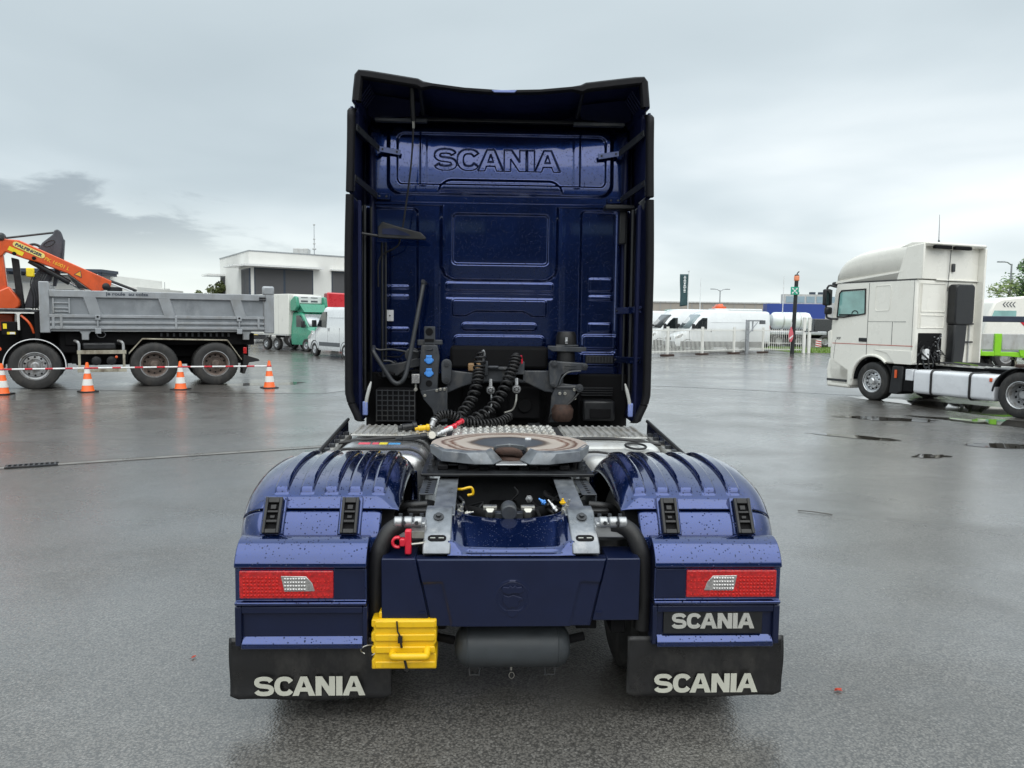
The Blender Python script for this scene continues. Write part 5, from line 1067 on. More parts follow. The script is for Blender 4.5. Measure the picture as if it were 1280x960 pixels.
# side tank frame
sf = B().bx(0.98, 2.14, 0.02, 0.10, 0.90, 1.00).obj('side_frame', M['dirty'], DT, bev=0.006)
for nm, q in (('lower_bar', (0.98, 2.14, 0.02, 0.08, 0.42, 0.50)), ('upright', (1.00, 1.06, 0.03, 0.08, 0.50, 0.90)), ('upright', (2.05, 2.11, 0.03, 0.08, 0.50, 0.90))): B().bx(*q).obj(nm, M['dirty'], sf, bev=0.005)
for x, d in ((1.03, -0.05), (2.07, -0.06)): B().tube(spline([(x, 0.05, 1.0), (x, 0.06, 1.15), (x+d*0.6, 0.08, 1.22), (x+d*2, 0.18, 1.25)], 5), 0.035, 8).obj('hoop', M['rimw'], sf)
tk = B().bx(1.1, 1.9, 0.10, 0.5, 1.0, 1.20).obj('fuel_tank', M['black'], DT, bev=0.05)
for x in (1.42, 1.78): B().lathe([(0.03, 0), (0.11, 0.02), (0.13, 0.07), (0.13, 0.5)], (x, 0.10, 0.72), 'y', 20).obj('air_tank', M['black'], DT)
B().lathe([(0.03, 0), (0.035, -0.02), (0.01, -0.03)], (1.90, 0.02, 0.82), 'y', 10).obj('side_marker', M['orange'], DT)
# tipping body
body = B().bx(0.40, 5.72, 0.075, 0.11, 1.56, 2.44).obj('side_wall', M['tipd'], DT)
B().bx(0.40, 5.80, 0.0, 0.13, 2.39, 2.57).obj('top_rail', M['tip'], body, bev=0.015)
B().bx(0.40, 5.80, 2.40, 2.52, 1.56, 2.57).obj('far_wall', M['tip'], DT, bev=0.015); B().bx(0.40, 5.8, 0.1, 2.4, 1.50, 1.56).obj('floor', M['tip'], DT)
for z0, z1, y in ((1.86, 1.94, 0.02), (1.70, 1.765, 0.03), (1.56, 1.63, 0.025)): B().bx(0.36, 5.74, y, 0.076, z0, z1).obj('side_rail', M['tip'], body, bev=0.008)
for xt in (1.17, 2.96, 4.82): B().add([(xt, 0.0, 2.40), (xt+0.28, 0.0, 2.40), (xt+0.41, 0.02, 1.93), (xt+0.14, 0.02, 1.93), (xt-0.03, 0.078, 2.40), (xt+0.31, 0.078, 2.40), (xt+0.44, 0.078, 1.93), (xt+0.11, 0.078, 1.93)], [(0, 3, 2, 1), (0, 4, 7, 3), (1, 2, 6, 5), (3, 7, 6, 2), (0, 1, 5, 4)]).obj('side_rib', M['tip'], body)
for x in (0.44, 0.62, 3.36, 5.55): B().bx(x, x+0.06, 0.015, 0.08, 1.58, 1.92).obj('rail_post', M['tip'], body, bev=0.006)
ld = B().bx(0.46, 0.50, 0.03, 0.08, 1.96, 2.36).bx(0.82, 0.86, 0.03, 0.08, 1.96, 2.36).each('ladder_side', M['tip'], body, bev=0.006)
for z in (2.0, 2.09, 2.22): B().bx(0.50, 0.82, 0.035, 0.075, z, z+0.035).obj('ladder_rung', M['tip'], body, bev=0.005)
for x in (1.42, 4.98):
    lt = B().bx(x, x+0.13, -0.03, 0.06, 1.80, 1.93).bx(x+0.045, x+0.085, -0.02, 0.05, 1.58, 1.80).bx(x, x+0.14, -0.03, 0.06, 1.44, 1.58).obj('drop_latch', M['tip'], body, bev=0.01)
    B().bx(x+0.04, x+0.09, -0.034, -0.028, 1.86, 1.91).obj('latch_hole', M['blackm'], body)
B().tube(spline([(1.45, 0.0, 1.46), (1.48, -0.02, 1.36), (1.60, 0.0, 1.34), (1.66, 0.02, 1.42), (1.6, 0.04, 1.5)], 5), 0.010, 6).obj('latch_chain', M['frame'], body)
for x in (1.02, 5.08): B().prism([(x, 1.55), (x+0.34, 1.55), (x+0.25, 1.42), (x+0.25, 1.27), (x+0.08, 1.27), (x+0.08, 1.42)], 'y', 0.10, 0.26).obj('tip_pivot', M['tip'], DT, bev=0.015)
B().bx(0.17, 0.40, 0.02, 0.20, 1.46, 2.78).bx(0.17, 0.40, 0.20, 2.45, 1.5, 2.74).obj('headboard', M['tip'], DT, bev=0.02)
rp_ = B().bx(5.74, 6.02, 0.0, 0.16, 1.46, 2.80).obj('rear_post', M['tip'], DT, bev=0.03)
B().bx(5.70, 6.03, -0.015, 0.15, 2.56, 2.82).obj('post_head', M['tip'], rp_, bev=0.05); B().bx(5.80, 5.84, -0.012, 0.005, 1.55, 2.5).bx(5.93, 5.97, -0.012, 0.005, 1.55, 2.5).each('post_rib', M['tip'], rp_)
for z in (2.42, 2.48): B().cyl((5.60, -0.02, z), (5.78, -0.03, z), 0.03, 0.03, 10).obj('hinge_pin', M['frame'], rp_)
B().bx(5.84, 5.96, 0.16, 2.4, 1.5, 2.55).obj('tailgate', M['tip'], DT, bev=0.01)
lettering(body, 'je roule  au colza', 1.02, 0.115, 0.003, M['txtdark'], at=(2.20, -0.003, 2.485), bold=0.03)
# rubble showing over the rim
rb_ = thing('rubble', 'brown rubble heaped in the tipper body near its tail', 'rubble', (-11.62+0.9068*5.0-0.4215*0.8, 20.18+0.4215*5.0+0.9068*0.8, 1.56)); rq = random.Random(5)
M['rubble'] = mat('brown_rubble', (0.16, 0.10, 0.05), 0.9, 0, 0, 0.4, 6)
B().add([(-1.0, -0.5, 0), (0.7, 0.2, 0), (0.5, 1.2, 0), (-1.3, 0.7, 0), (-0.2, 0.3, 0.95)], [(0, 1, 4), (1, 2, 4), (2, 3, 4), (3, 0, 4)]).obj('heap', M['rubble'], rb_)
for k in range(16):
    x, y = rq.uniform(-0.55, 0.4), rq.uniform(0.0, 0.6); r = rq.uniform(0.06, 0.13); z = 0.95-0.5*math.hypot(x+0.2, y-0.3)+0.05; q = B()
    vs = [Vector((rq.uniform(-1, 1), rq.uniform(-1, 1), rq.uniform(-1, 1))).normalized()*r*rq.uniform(0.7, 1.2)+Vector((x, y, z)) for _ in range(10)]
    bm = bmesh.new()
    for p in vs: bm.verts.new(p)
    bmesh.ops.convex_hull(bm, input=bm.verts); me = bpy.data.meshes.new('stone'); bm.to_mesh(me); bm.free(); me.materials.append(M['rubble']); o = bpy.data.objects.new('stone', me); C.objects.link(o); o.parent = rb_
# loading crane
cr = B().prism([(-0.98, 3.62), (-0.90, 3.84), (-0.72, 3.90), (-0.30, 3.88), (1.84, 2.88), (1.80, 2.70), (1.45, 2.52), (1.30, 2.62), (0.80, 3.04), (0.10, 3.32), (-0.20, 3.40), (-0.62, 3.56), (-0.70, 3.44), (-0.95, 3.40)], 'y', 1.06, 1.36).obj('crane_boom', M['orange'], DT, bev=0.025)
B().prism([(-1.02, 3.55), (-0.68, 3.58), (-0.60, 2.55), (-0.95, 2.35), (-1.1, 2.5)], 'y', 1.10, 1.32).obj('crane_mast', M['orange'], DT, bev=0.03)
B().prism([(-1.15, 2.36), (-0.56, 2.66), (-0.34, 2.30), (-0.33, 2.14), (-0.44, 2.05), (-1.15, 2.05)], 'y', 0.95, 1.40).obj('crane_turret', M['orange'], DT, bev=0.04)
B().prism([(-1.10, 1.95), (-0.45, 1.95), (-0.50, 1.1), (-1.0, 1.1)], 'y', 0.9, 1.5).obj('crane_base', M['orange'], DT, bev=0.05)
B().bx(-1.3, 0.12, 0.10, 1.9, 1.99, 2.05).obj('deck', M['frame'], DT, bev=0.01); B().bx(-1.3, 0.0, 0.08, 0.11, 2.05, 2.075).obj('deck_edge', M['galv'], DT)
B().prism([(-0.53, 3.44), (-0.36, 3.40), (-0.26, 2.05), (-0.42, 2.05)], 'y', 1.40, 1.60).obj('crane_cylinder', M['black'], DT, bev=0.02)
b = B().cyl((-0.10, 1.21, 3.36), (0.82, 1.21, 2.80), 0.075, 0.075, 14); cy = b.obj('boom_cylinder', M['black'], DT); B().cyl((0.82, 1.21, 2.80), (1.2, 1.21, 2.56), 0.035, 0.035, 10).obj('piston_rod', M['chrome'], cy)
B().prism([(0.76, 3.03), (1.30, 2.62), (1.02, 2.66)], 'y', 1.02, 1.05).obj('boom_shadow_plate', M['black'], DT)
B().cyl((1.20, 1.21, 3.12), (2.46, 1.21, 2.62), 0.045, 0.045, 10).obj('outrigger_tube', M['black'], DT); B().cyl((1.50, 1.12, 2.94), (2.35, 1.12, 2.60), 0.022, 0.022, 8).obj('hydraulic_pipe', M['whitep'], DT)
B().lathe([(0.10, 0), (0.10, -0.03), (0.04, -0.05)], (1.70, 1.06, 2.72), 'y', 16).obj('boom_pin', M['black'], DT); B().bx(1.72, 2.1, 1.1, 1.3, 2.56, 2.72).obj('boom_tip', M['black'], DT, bev=0.02)
for x, z in ((-0.42, 3.52), (0.02, 3.42)): B().lathe([(0.05, 0), (0.05, -0.02), (0.015, -0.03)], (x, 1.06, z), 'y', 10).obj('boom_pin', M['blackm'], DT)
# clamshell grab parked behind the boom
b = B().prism([(0.08, 3.70), (0.20, 3.88), (0.44, 4.10), (0.48, 4.22), (0.56, 4.26), (0.64, 4.20), (0.70, 3.96), (0.66, 3.70), (0.56, 3.20), (0.10, 3.30)], 'y', 1.45, 1.95); gb_ = b.obj('grab_shell', M['grab'], DT, bev=0.03)
B().tube([(0.36+0.13*math.cos(R(a)), 1.44, 3.86+0.07*math.sin(R(a))+0.06*math.cos(R(a))) for a in range(0, 361, 30)], 0.010, 6).obj('grab_hose', M['black'], gb_)
B().prism([(-0.30, 2.10), (-0.02, 3.00), (0.12, 3.20), (0.42, 3.10), (0.36, 2.86), (0.12, 2.70), (0.02, 2.10)], 'y', 1.45, 1.9).obj('grab_shell', M['grab'], DT, bev=0.03)
B().prism([(0.56, 3.98), (0.72, 4.0), (0.66, 3.3), (0.46, 2.7), (0.40, 2.72)], 'y', 1.5, 1.9).obj('grab_jaw', M['grab'], DT, bev=0.02)
B().cyl((-0.75, 1.6, 3.94), (0.46, 1.6, 4.17), 0.028, 0.028, 8).obj('grab_rod', M['frame'], DT)
B().tube(spline([(-0.2, 1.5, 3.75), (0.0, 1.5, 3.82), (0.15, 1.5, 3.75), (0.22, 1.5, 3.6)], 5), 0.035, 8).obj('grab_hose', M['black'], DT)
B().bx(-1.1, -0.62, 1.0, 1.5, 3.84, 4.05).obj('crane_head', M['frame'], DT, bev=0.06)
B().bx(-0.17, 0.02, 1.0, 1.10, 2.92, 3.16).obj('work_lamp', M['sticker_y'], DT, bev=0.03)
for k in range(6): x = -0.05+k*0.06; B().tube(spline([(x, 1.05, 2.06), (x+0.02, 1.0, 2.4), (x-0.03, 1.02, 2.75), (x+0.05, 1.1, 3.0)], 5), 0.016, 6).obj('hydraulic_hose', M['black'], DT)
bd = Vector((2.14, 0, -1.0)).normalized(); bu = Vector((1.0, 0, 2.14)).normalized()
def onboom(s_, h): return Vector((-0.30, 1.053, 3.88))+bd*s_-bu*h
c0 = onboom(0.30, 0.135)
q = B(); q.T = Matrix((bd, Vector((0, -1, 0)), bu)).transposed().to_4x4(); q.T.translation = c0; q.prism(arc(0.32, 0, 0.07, -90, 90, 6)+arc(-0.32, 0, 0.07, 90, 270, 6), 'y', -0.004, 0.003); np_ = q.obj('name_plate', M['plate_y'], DT)
lettering(np_, 'PALFINGER', 0.66, 0.085, 0.003, M['txtdark'], right=bd, up=bu, at=c0+Vector((0, -0.006, 0)), bold=0.05)
lettering(cr, 'PK 16001 L', 0.62, 0.10, 0.003, M['txtyel'], right=bd, up=bu, at=onboom(1.02, 0.17)+Vector((0, -0.004, 0)), bold=0.02)
q = B(); q.T = Matrix((bd, Vector((0, -1, 0)), bu)).transposed().to_4x4(); q.T.translation = onboom(0.05, 0.30); q.bx(-0.18, 0.18, -0.002, 0.004, -0.055, 0.055); q.obj('sticker', M['sticker_y'], DT)
q = B(); q.T = Matrix((bd, Vector((0, -1, 0)), bu)).transposed().to_4x4(); q.T.translation = onboom(1.58, 0.18); q.prism([(-0.10, -0.07), (0.10, -0.07), (0.0, 0.10)], 'y', -0.002, 0.004); wt_ = q.obj('warning_triangle', M['txtdark'], DT)
q = B(); q.T = Matrix((bd, Vector((0, -1, 0)), bu)).transposed().to_4x4(); q.T.translation = onboom(1.58, 0.18); q.prism([(-0.075, -0.056), (0.075, -0.056), (0.0, 0.072)], 'y', 0.003, 0.006); q.obj('triangle_field', M['txtyel'], wt_)
cb_ = B().bx(-0.66, -0.34, -0.02, 0.3, 1.40, 1.74).obj('control_box', M['blackm'], DT, bev=0.02)
B().bx(-0.62, -0.54, -0.03, -0.018, 1.56, 1.69).bx(-0.54, -0.36, -0.03, -0.018, 1.42, 1.48).each('control_label', M['sticker_y'], cb_); B().bx(-0.48, -0.37, -0.034, -0.028, 1.425, 1.475).obj('control_text', M['whitep'], cb_)
B().tube(spline([(-0.25, 0.2, 1.9), (-0.1, 0.15, 1.75), (-0.02, 0.15, 1.6), (0.02, 0.2, 1.45)], 5), 0.03, 8).obj('crane_valve', M['orange'], DT); B().bx(-0.3, 0.16, 0.35, 0.8, 1.2, 1.95).obj('valve_bank', M['blackm'], DT, bev=0.05)
B().bx(0.05, 0.16, 0.1, 0.25, 1.2, 2.0).obj('support_leg', M['blackm'], DT, bev=0.01)
B().lathe([(0.05, 0), (0.05, -0.02), (0.01, -0.03)], (-0.72, 0.0, 1.05), 'y', 10).obj('side_marker', M['orange'], DT)
# cab, just out of the frame
M['cabwhite'] = mat('cab_white', (0.70, 0.71, 0.70), 0.3, 0, 0.5, 0.05, 2)
cbn = B().prism([(-3.3, 0.5), (-3.45, 1.6), (-3.2, 2.9), (-1.55, 3.0), (-1.5, 1.1), (-1.9, 1.1), (-2.0, 0.5)], 'y', 0.05, 2.45).obj('cab', M['cabwhite'], DT, bev=0.06)
B().prism([(-3.15, 1.75), (-3.02, 2.6), (-2.1, 2.65), (-2.1, 1.75)], 'y', 0.03, 0.06).obj('side_window', M['glass'], cbn)
ywheel(DT, (-1.85, 0.17, 0.60), 0.60, 0.34, -1, M['rimw'], -0.03)
# ------------------------------------------------------------------ cones and striped barrier poles
M['cone_o'] = mat('cone_orange', (0.85, 0.13, 0.012), 0.45, 0, 0.1, 0.08, 8); M['cone_w'] = mat('cone_white', (0.74, 0.73, 0.70), 0.4, 0, 0, 0.06, 8); M['pole_r'] = mat('pole_red', (0.50, 0.015, 0.03), 0.4); M['pole_w'] = mat('pole_white', (0.75, 0.75, 0.75), 0.4)
def cone():
    t = thing('traffic_cone', '', 'traffic cone', group='cones along the tipper truck')
    rad = lambda z: 0.148-0.118*(z-0.03)/0.72
    B().prism([(x*0.21, y*0.21) for x, y in ((-1, -0.8), (-0.8, -1), (0.8, -1), (1, -0.8), (1, 0.8), (0.8, 1), (-0.8, 1), (-1, 0.8))], 'z', 0.0, 0.03).obj('base', M['rubber'], t, bev=0.006)
    b = B().lathe([(rad(0.03)+0.012, 0.03), (rad(0.05), 0.05), (rad(0.72), 0.72), (rad(0.75)*0.8, 0.75), (0.005, 0.752)], (0, 0, 0), 'z', 28); sh_ = b.obj('cone_shell', M['cone_o'], t)
    for z0, z1 in ((0.17, 0.33), (0.47, 0.62)): B().lathe([(rad(z0), z0), (rad(z0)+0.004, z0+0.002), (rad(z1)+0.004, z1-0.002), (rad(z1), z1)], (0, 0, 0), 'z', 28).obj('reflective_band', M['cone_w'], sh_)
    return t
C0 = cone(); CP = [(-11.65, 18.90), (-10.01, 19.65), (-8.04, 20.5), (-5.91, 21.17)]
CL = ['orange and white traffic cone cut off by the left edge of the picture', 'orange and white traffic cone in front of the cream side frame between the tipper wheels', 'orange and white traffic cone between the two rear wheels of the tipper', 'orange and white traffic cone behind the tail of the tipper, nearest the blue truck']
for i, (x, y) in enumerate(CP):
    o = C0 if i == 0 else copy_tree(C0); o.location = (x, y, 0); o.rotation_euler = (0, 0, i*0.7); o['label'] = CL[i]
PLb = ['red and white striped barrier pole running out of the picture on the left', 'red and white striped barrier pole in front of the front tipper wheel', 'red and white striped barrier pole in front of the first rear tipper wheel', 'red and white striped barrier pole in front of the rearmost tipper wheel']
PP = [(-13.5, 18.2)]+CP
for i in range(4):
    a, b_ = Vector((*PP[i], 0.60)), Vector((*PP[i+1], 0.60)); d = b_-a
    t = thing('barrier_pole', PLb[i], 'barrier pole', ((a.x+b_.x)/2, (a.y+b_.y)/2, 0.60), math.atan2(d.y, d.x), 'poles between the cones'); L_ = d.length
    n = 4; z = 0.03*math.sin(i)
    B().lathe([(0.06, -0.02), (0.075, 0.0), (0.06, 0.02), (0.05, 0.0), (0.06, -0.02)], (L_/2, 0, 0.0), 'z', 16).obj('end_ring', M['pole_r'], t)
    for k in range(n):
        x0 = -L_/2+0.05+k*(L_-0.1)/n; x1 = x0+(L_-0.1)/n; w = (x1-x0)*0.38 if True else 0
        B().cyl((x0, 0, 0), (x0+w, 0, 0), 0.0225, 0.0225, 10).obj('red_band', M['pole_r'], t); B().cyl((x0+w, 0, 0), (x1, 0, 0), 0.021, 0.021, 10).obj('white_band', M['pole_w'], t)
# ------------------------------------------------------------------ cream tractor unit on the right (local x = rearwards, y = away)
M['cream'] = mat('cream_white', (0.85, 0.835, 0.765), 0.28, 0, 0.6, 0.03, 1.5, dirt=(0.76, 0.74, 0.66), dirt_amt=0.15)
M['tankw'] = mat('tank_white', (0.72, 0.74, 0.77), 0.3, 0, 0.4, 0.05, 3)
DF = thing('tractor_truck', 'cream white tractor unit with tall sleeper cab parked on the right', 'truck', (9.82, 19.16, 0), math.atan2(-0.94168, 0.3365))
for x, dish in ((0.0, -0.02), (3.83, 0.10)):
    w_ = ywheel(DF, (x, 0.17, 0.485), 0.485, 0.32, -1, M['alu'] if x == 0 else M['rimw'], dish); rim_ring(w_, (x, 0.025, 0.485), 0.27, -1, M['alu'])
    ywheel(DF, (x, 2.05, 0.485), 0.485, 0.32, 1, M['blackm'], 0.05, False, 24)
ywheel(DF, (3.83, 0.50, 0.485), 0.485, 0.30, -1, M['blackm'], 0.05, False, 24)
arch = [(0.62*math.cos(R(a)), 0.50+0.62*math.sin(R(a))) for a in range(48, 191, 11)]
cabp = [(-1.36, 0.30), (-1.43, 0.62), (-1.45, 1.30), (-1.44, 1.90), (-1.36, 2.78), (-1.30, 3.02), (1.20, 3.02), (1.20, 0.97)]+arch+[(-0.66, 0.30)]
cab = B().prism(cabp, 'y', 0.0, 2.08).obj('cab', M['cream'], DF, bev=0.05, seg=3)
RP = [(-1.40, 3.04), (-1.32, 3.18), (-1.22, 3.45), (-1.05, 3.63), (-0.82, 3.73), (-0.5, 3.80), (0, 3.85), (0.73, 3.89), (1.3, 3.89)]
def roof(u, v):        # domed high roof, lofted from the cab sides
    x = -1.28+2.50*u; zt = [q0[1]+(q1[1]-q0[1])*(x-q0[0])/(q1[0]-q0[0]) for q0, q1 in zip(RP, RP[1:]) if q0[0] <= x <= q1[0]+1e-6][0]; a = v*math.pi; e = 0.15
    cy, sy = math.cos(a), math.sin(a); y = 1.04-1.035*math.copysign(abs(cy)**e, cy)*(1-0.10*abs(sy)*(1-u)); z = 3.02+(zt-3.02)*abs(sy)**e
    return (x, y, z)
rf = B().grid(24, 24, roof).obj('high_roof', M['cream'], DF, sharp=40, solid=0.02)
B().prism([(1.196, 3.03), (1.196, 3.84), (1.22, 3.84), (1.22, 3.03)], 'y', 0.06, 2.02).obj('roof_back', M['cream'], rf, bev=0.01)
B().prism([(0.60, 3.80), (0.98, 3.93), (1.36, 3.90), (1.42, 3.86), (1.36, 3.80), (1.2, 3.80)], 'y', 0.02, 2.06).obj('roof_spoiler', M['cream'], rf, bev=0.03)
for y0 in (0.28, 0.95): B().bx(1.34, 1.425, y0, y0+0.55, 3.74, 3.82).obj('spoiler_slot', M['blackm'], rf, bev=0.01)
# side collars
B().prism([(0.62, 3.02), (0.86, 3.80), (1.36, 3.86), (1.34, 3.02)], 'y', -0.012, 0.05).obj('side_collar', M['cream'], rf, bev=0.015)
B().prism([(1.0, 1.0), (1.0, 3.82), (1.40, 3.80), (1.38, 1.0)], 'y', 2.02, 2.08).obj('side_collar', M['cream'], DF, bev=0.015)
B().prism([(-1.33, 3.0), (-1.30, 3.06), (0.78, 3.24), (0.78, 3.20)], 'y', -0.016, 0.0).obj('roof_crease', M['cream'], rf)
B().bx(-1.30, 1.20, -0.010, 0.02, 3.012, 3.03).obj('roof_joint', M['frame'], rf)
B().bx(-1.50, -1.26, 0.0, 2.08, 2.92, 3.06).obj('sun_visor', M['black'], DF, bev=0.05)
B().add([(-1.452, 0.12, 1.92), (-1.452, 1.97, 1.92), (-1.372, 1.94, 2.84), (-1.372, 0.16, 2.84)], [(0, 1, 2, 3)]).obj('windscreen', M['glass'], cab, solid=0.012)
M['cabglass'] = mat('green_glass', (0.20, 0.40, 0.38), 0.04, 0, 1.0, 0.3, 1.5, rvar=0.01)
wn = B().prism([(-1.20, 2.14), (-1.16, 2.72), (-1.10, 2.78), (-0.34, 2.80), (-0.32, 2.20), (-1.0, 2.14)], 'y', -0.012, 0.003).obj('side_window', M['cabglass'], DF)
B().tube([(-1.22, -0.012, 2.12), (-1.17, -0.012, 2.74), (-1.10, -0.012, 2.81), (-0.31, -0.012, 2.83), (-0.29, -0.012, 2.20), (-1.0, -0.012, 2.11), (-1.22, -0.012, 2.12)], 0.022, 6).obj('window_seal', M['rubber'], wn)
B().tube([(-0.62+0.10*math.cos(R(a)), -0.016, 2.20+0.08*math.sin(R(a))) for a in range(0, 181, 20)], 0.012, 6).obj('steering_wheel', M['blackm'], wn); B().bx(-1.16, -0.5, -0.0155, -0.0125, 2.15, 2.19).obj('dash_top', M['blackm'], wn)
def line(pts, r=0.006, m=None, p=None): return B().tube([(x, -0.002, z) for x, z in pts], r, 5).obj('panel_gap', m or M['frame'], p or cab)
line([(-0.20, 1.0), (-0.20, 2.98)]); line([(0.56, 1.43), (0.56, 2.0), (0.95, 2.0)]); line([(1.14, 1.0), (1.14, 3.0)], 0.004); line([(0.56, 2.0), (-0.2, 2.0)], 0.004); line([(-1.3, 1.0), (-1.25, 1.5)], 0.004)
B().tube([(x, -0.001, z) for x, z in ((0.02, 2.30), (0.0, 2.86), (0.04, 2.90), (0.44, 2.90), (0.47, 2.86), (0.46, 2.34), (0.42, 2.28), (0.06, 2.27), (0.02, 2.30))], 0.010, 6).obj('blank_window', M['cream'], cab)
M['pinkline'] = mat('red_pinstripe', (0.50, 0.16, 0.13), 0.4); B().bx(-1.36, 1.17, -0.004, 0.001, 1.405, 1.425).obj('pinstripe', M['pinkline'], cab)
B().bx(-0.46, -0.20, -0.02, 0.01, 1.48, 1.58).obj('door_handle', M['black'], cab, bev=0.015)
lettering(cab, 'XF', 0.16, 0.06, 0.003, M['frame'], at=(-1.15, -0.003, 1.55), bold=0.02)
B().tube([(p[0]*1.04, -0.012, 0.5+(p[1]-0.5)*1.04) for p in arch], 0.035, 8).obj('wheel_arch', M['cream'], cab)
B().prism([(0.68, 0.97), (0.45, 1.22), (0.05, 1.30), (1.18, 1.30), (1.18, 0.97)], 'y', -0.018, 0.001).obj('side_skirt', M['cream'], cab, bev=0.006)
fb = B().prism([(-1.52, 0.24), (-1.54, 0.72), (-1.47, 1.02), (-1.30, 1.02), (-0.74, 0.75), (-0.72, 0.24)], 'y', 0.0, 2.08).obj('front_bumper', M['cream'], DF, bev=0.05)
B().bx(-1.50, -0.80, -0.006, 0.02, 0.40, 0.46).obj('bumper_gap', M['frame'], fb); 
B().prism([(-1.5, 1.3), (-1.53, 1.72), (-1.40, 1.78), (-1.38, 1.3)], 'y', -0.02, 0.02).obj('corner_vane', M['cream'], cab, bev=0.02)
mr_ = B().bx(-1.50, -1.36, -0.30, -0.08, 2.42, 2.86).obj('door_mirror', M['black'], DF, bev=0.04); B().bx(-1.46, -1.34, -0.26, -0.06, 2.18, 2.38).obj('kerb_mirror', M['black'], mr_, bev=0.04)
B().tube(spline([(-1.30, 0.0, 2.92), (-1.42, -0.2, 2.90), (-1.42, -0.2, 2.2), (-1.36, -0.16, 2.08), (-1.2, 0.0, 2.06)], 5), 0.028, 8).obj('mirror_arm', M['black'], mr_); B().bx(-1.355, -1.35, -0.29, -0.09, 2.44, 2.84).obj('mirror_glass', M['glass'], mr_)
# back wall
X = 1.205
for y0, y1, z0, z1 in ((0.18, 0.95, 2.25, 2.92), (0.18, 0.95, 1.86, 2.16), (0.10, 0.15, 1.86, 2.92)): B().tube([(X, y0, z0), (X, y1, z0), (X, y1, z1), (X, y0, z1), (X, y0, z0)], 0.012, 6).obj('wall_swage', M['cream'], cab)
hole = B().bx(1.14, 1.218, 0.12, 0.92, 1.0, 1.74).obj('service_opening', M['blackm'], DF, bev=0.03); rk = random.Random(9)
for k in range(22):
    p = [Vector((1.22, rk.uniform(0.2, 0.9), rk.uniform(1.02, 1.7)))]
    for j in range(3): p.append(p[-1]+Vector((rk.uniform(-0.01, 0.08), rk.uniform(-0.14, 0.14), rk.uniform(-0.2, 0.1))))
    B().tube(spline(p, 4), rk.choice((0.010, 0.016, 0.022)), 6).obj('air_line', rk.choice((M['black'], M['blackm'], M['frame'], M['rubber'])), DF)
for k in range(20): yy, zz_ = rk.uniform(0.62, 0.92), rk.uniform(1.1, 1.68); B().bx(1.22, 1.24, yy, yy+0.03, zz_, zz_+0.02).obj('cable_tie', M['whitep'] if k % 2 else M['alud'], DF)
B().bx(1.24, 1.36, 0.22, 0.36, 1.10, 1.36).obj('filter_can', M['whitep'], DF, bev=0.03)
ai = B().prism(rrect(1.02, 1.66, 1.94, 2.92, 0.10), 'x', 1.22, 1.46).obj('air_intake', M['black'], DF, bev=0.03); B().prism([(1.05, 1.95), (1.48, 1.95), (1.44, 1.35), (1.40, 0.98), (1.02, 0.98), (1.05, 1.4)], 'x', 1.23, 1.44).obj('intake_duct', M['black'], ai, bev=0.03)
B().cyl((1.23, 1.82, 1.0), (1.23, 1.82, 2.95), 0.020, 0.020, 8).obj('drain_pipe', M['lightgrey'], DF)
for z in (1.5, 1.95): B().bx(1.205, 1.25, 1.45, 1.95, z, z+0.04).obj('wall_bracket', M['frame'], DF, bev=0.006)
B().bx(1.205, 1.25, 0.6, 2.02, 3.0, 3.035).obj('wall_gutter', M['cream'], DF, bev=0.01)
B().tube([(1.26, 1.0, 3.74), (1.24, 0.98, 2.75)], 0.008, 6).obj('aerial_lead', M['frame'], DF); B().bx(1.22, 1.27, 1.08, 1.18, 3.22, 3.42).obj('wall_lamp', M['frame'], DF, bev=0.02)
B().cyl((0.95, 0.95, 3.86), (0.93, 0.95, 4.62), 0.010, 0.004, 6).obj('roof_aerial', M['frame'], DF); B().cyl((0.95, 0.95, 3.86), (0.95, 0.95, 4.0), 0.035, 0.02, 8).obj('aerial_foot', M['frame'], DF)
# chassis, tank, guards
for y in (0.78, 1.52): B().bx(-0.6, 5.0, y, y+0.09, 0.68, 0.94).obj('chassis_rail', M['blackm'], DF, bev=0.01)
def ytank(name, x0, x1, y0, y1, z0, z1, r, m, parent):
    b = B(); vs = []; fs = []; secs = [(x0, 0.03), (x0+0.03, 0.0), (x1-0.03, 0.0), (x1, 0.03)]
    for x, i_ in secs:
        pts = rrect(y0+i_, y1-i_, z0+i_, z1-i_, r-i_); n = len(pts); vs += [(x, p[0], p[1]) for p in pts]
    for i in range(3):
        for k in range(n): fs.append((i*n+k, i*n+(k+1) % n, (i+1)*n+(k+1) % n, (i+1)*n+k))
    fs += [list(range(n))[::-1], [3*n+k for k in range(n)]]; return b.add(vs, fs).obj(name, m, parent)
tk = ytank('fuel_tank', 1.22, 3.26, 0.02, 0.68, 0.29, 0.86, 0.09, M['tankw'], DF)
for x in (1.72, 2.70): B().tube([(x, p[0], p[1]) for p in rrect(0.012, 0.69, 0.28, 0.868, 0.095)], 0.028, 6).obj('tank_strap', M['rubber'], tk)
B().bx(3.16, 3.22, 0.0, 0.03, 0.72, 0.80).obj('side_marker', M['orange'], DF, bev=0.006)
B().bx(0.98, 1.20, 0.03, 0.3, 0.58, 0.86).obj('adblue_box', M['tankw'], DF, bev=0.02); B().bx(0.92, 1.20, 0.04, 0.5, 0.30, 0.60).obj('lower_box', M['blackm'], DF, bev=0.03)
B().prism([(0.52, 0.22), (0.60, 0.92), (0.92, 0.92), (0.90, 0.30), (0.78, 0.22)], 'y', 0.02, 0.55).obj('front_guard', M['black'], DF, bev=0.03); B().bx(0.70, 0.76, -0.01, 0.02, 0.62, 0.82).obj('side_marker', M['orange'], DF, bev=0.006)
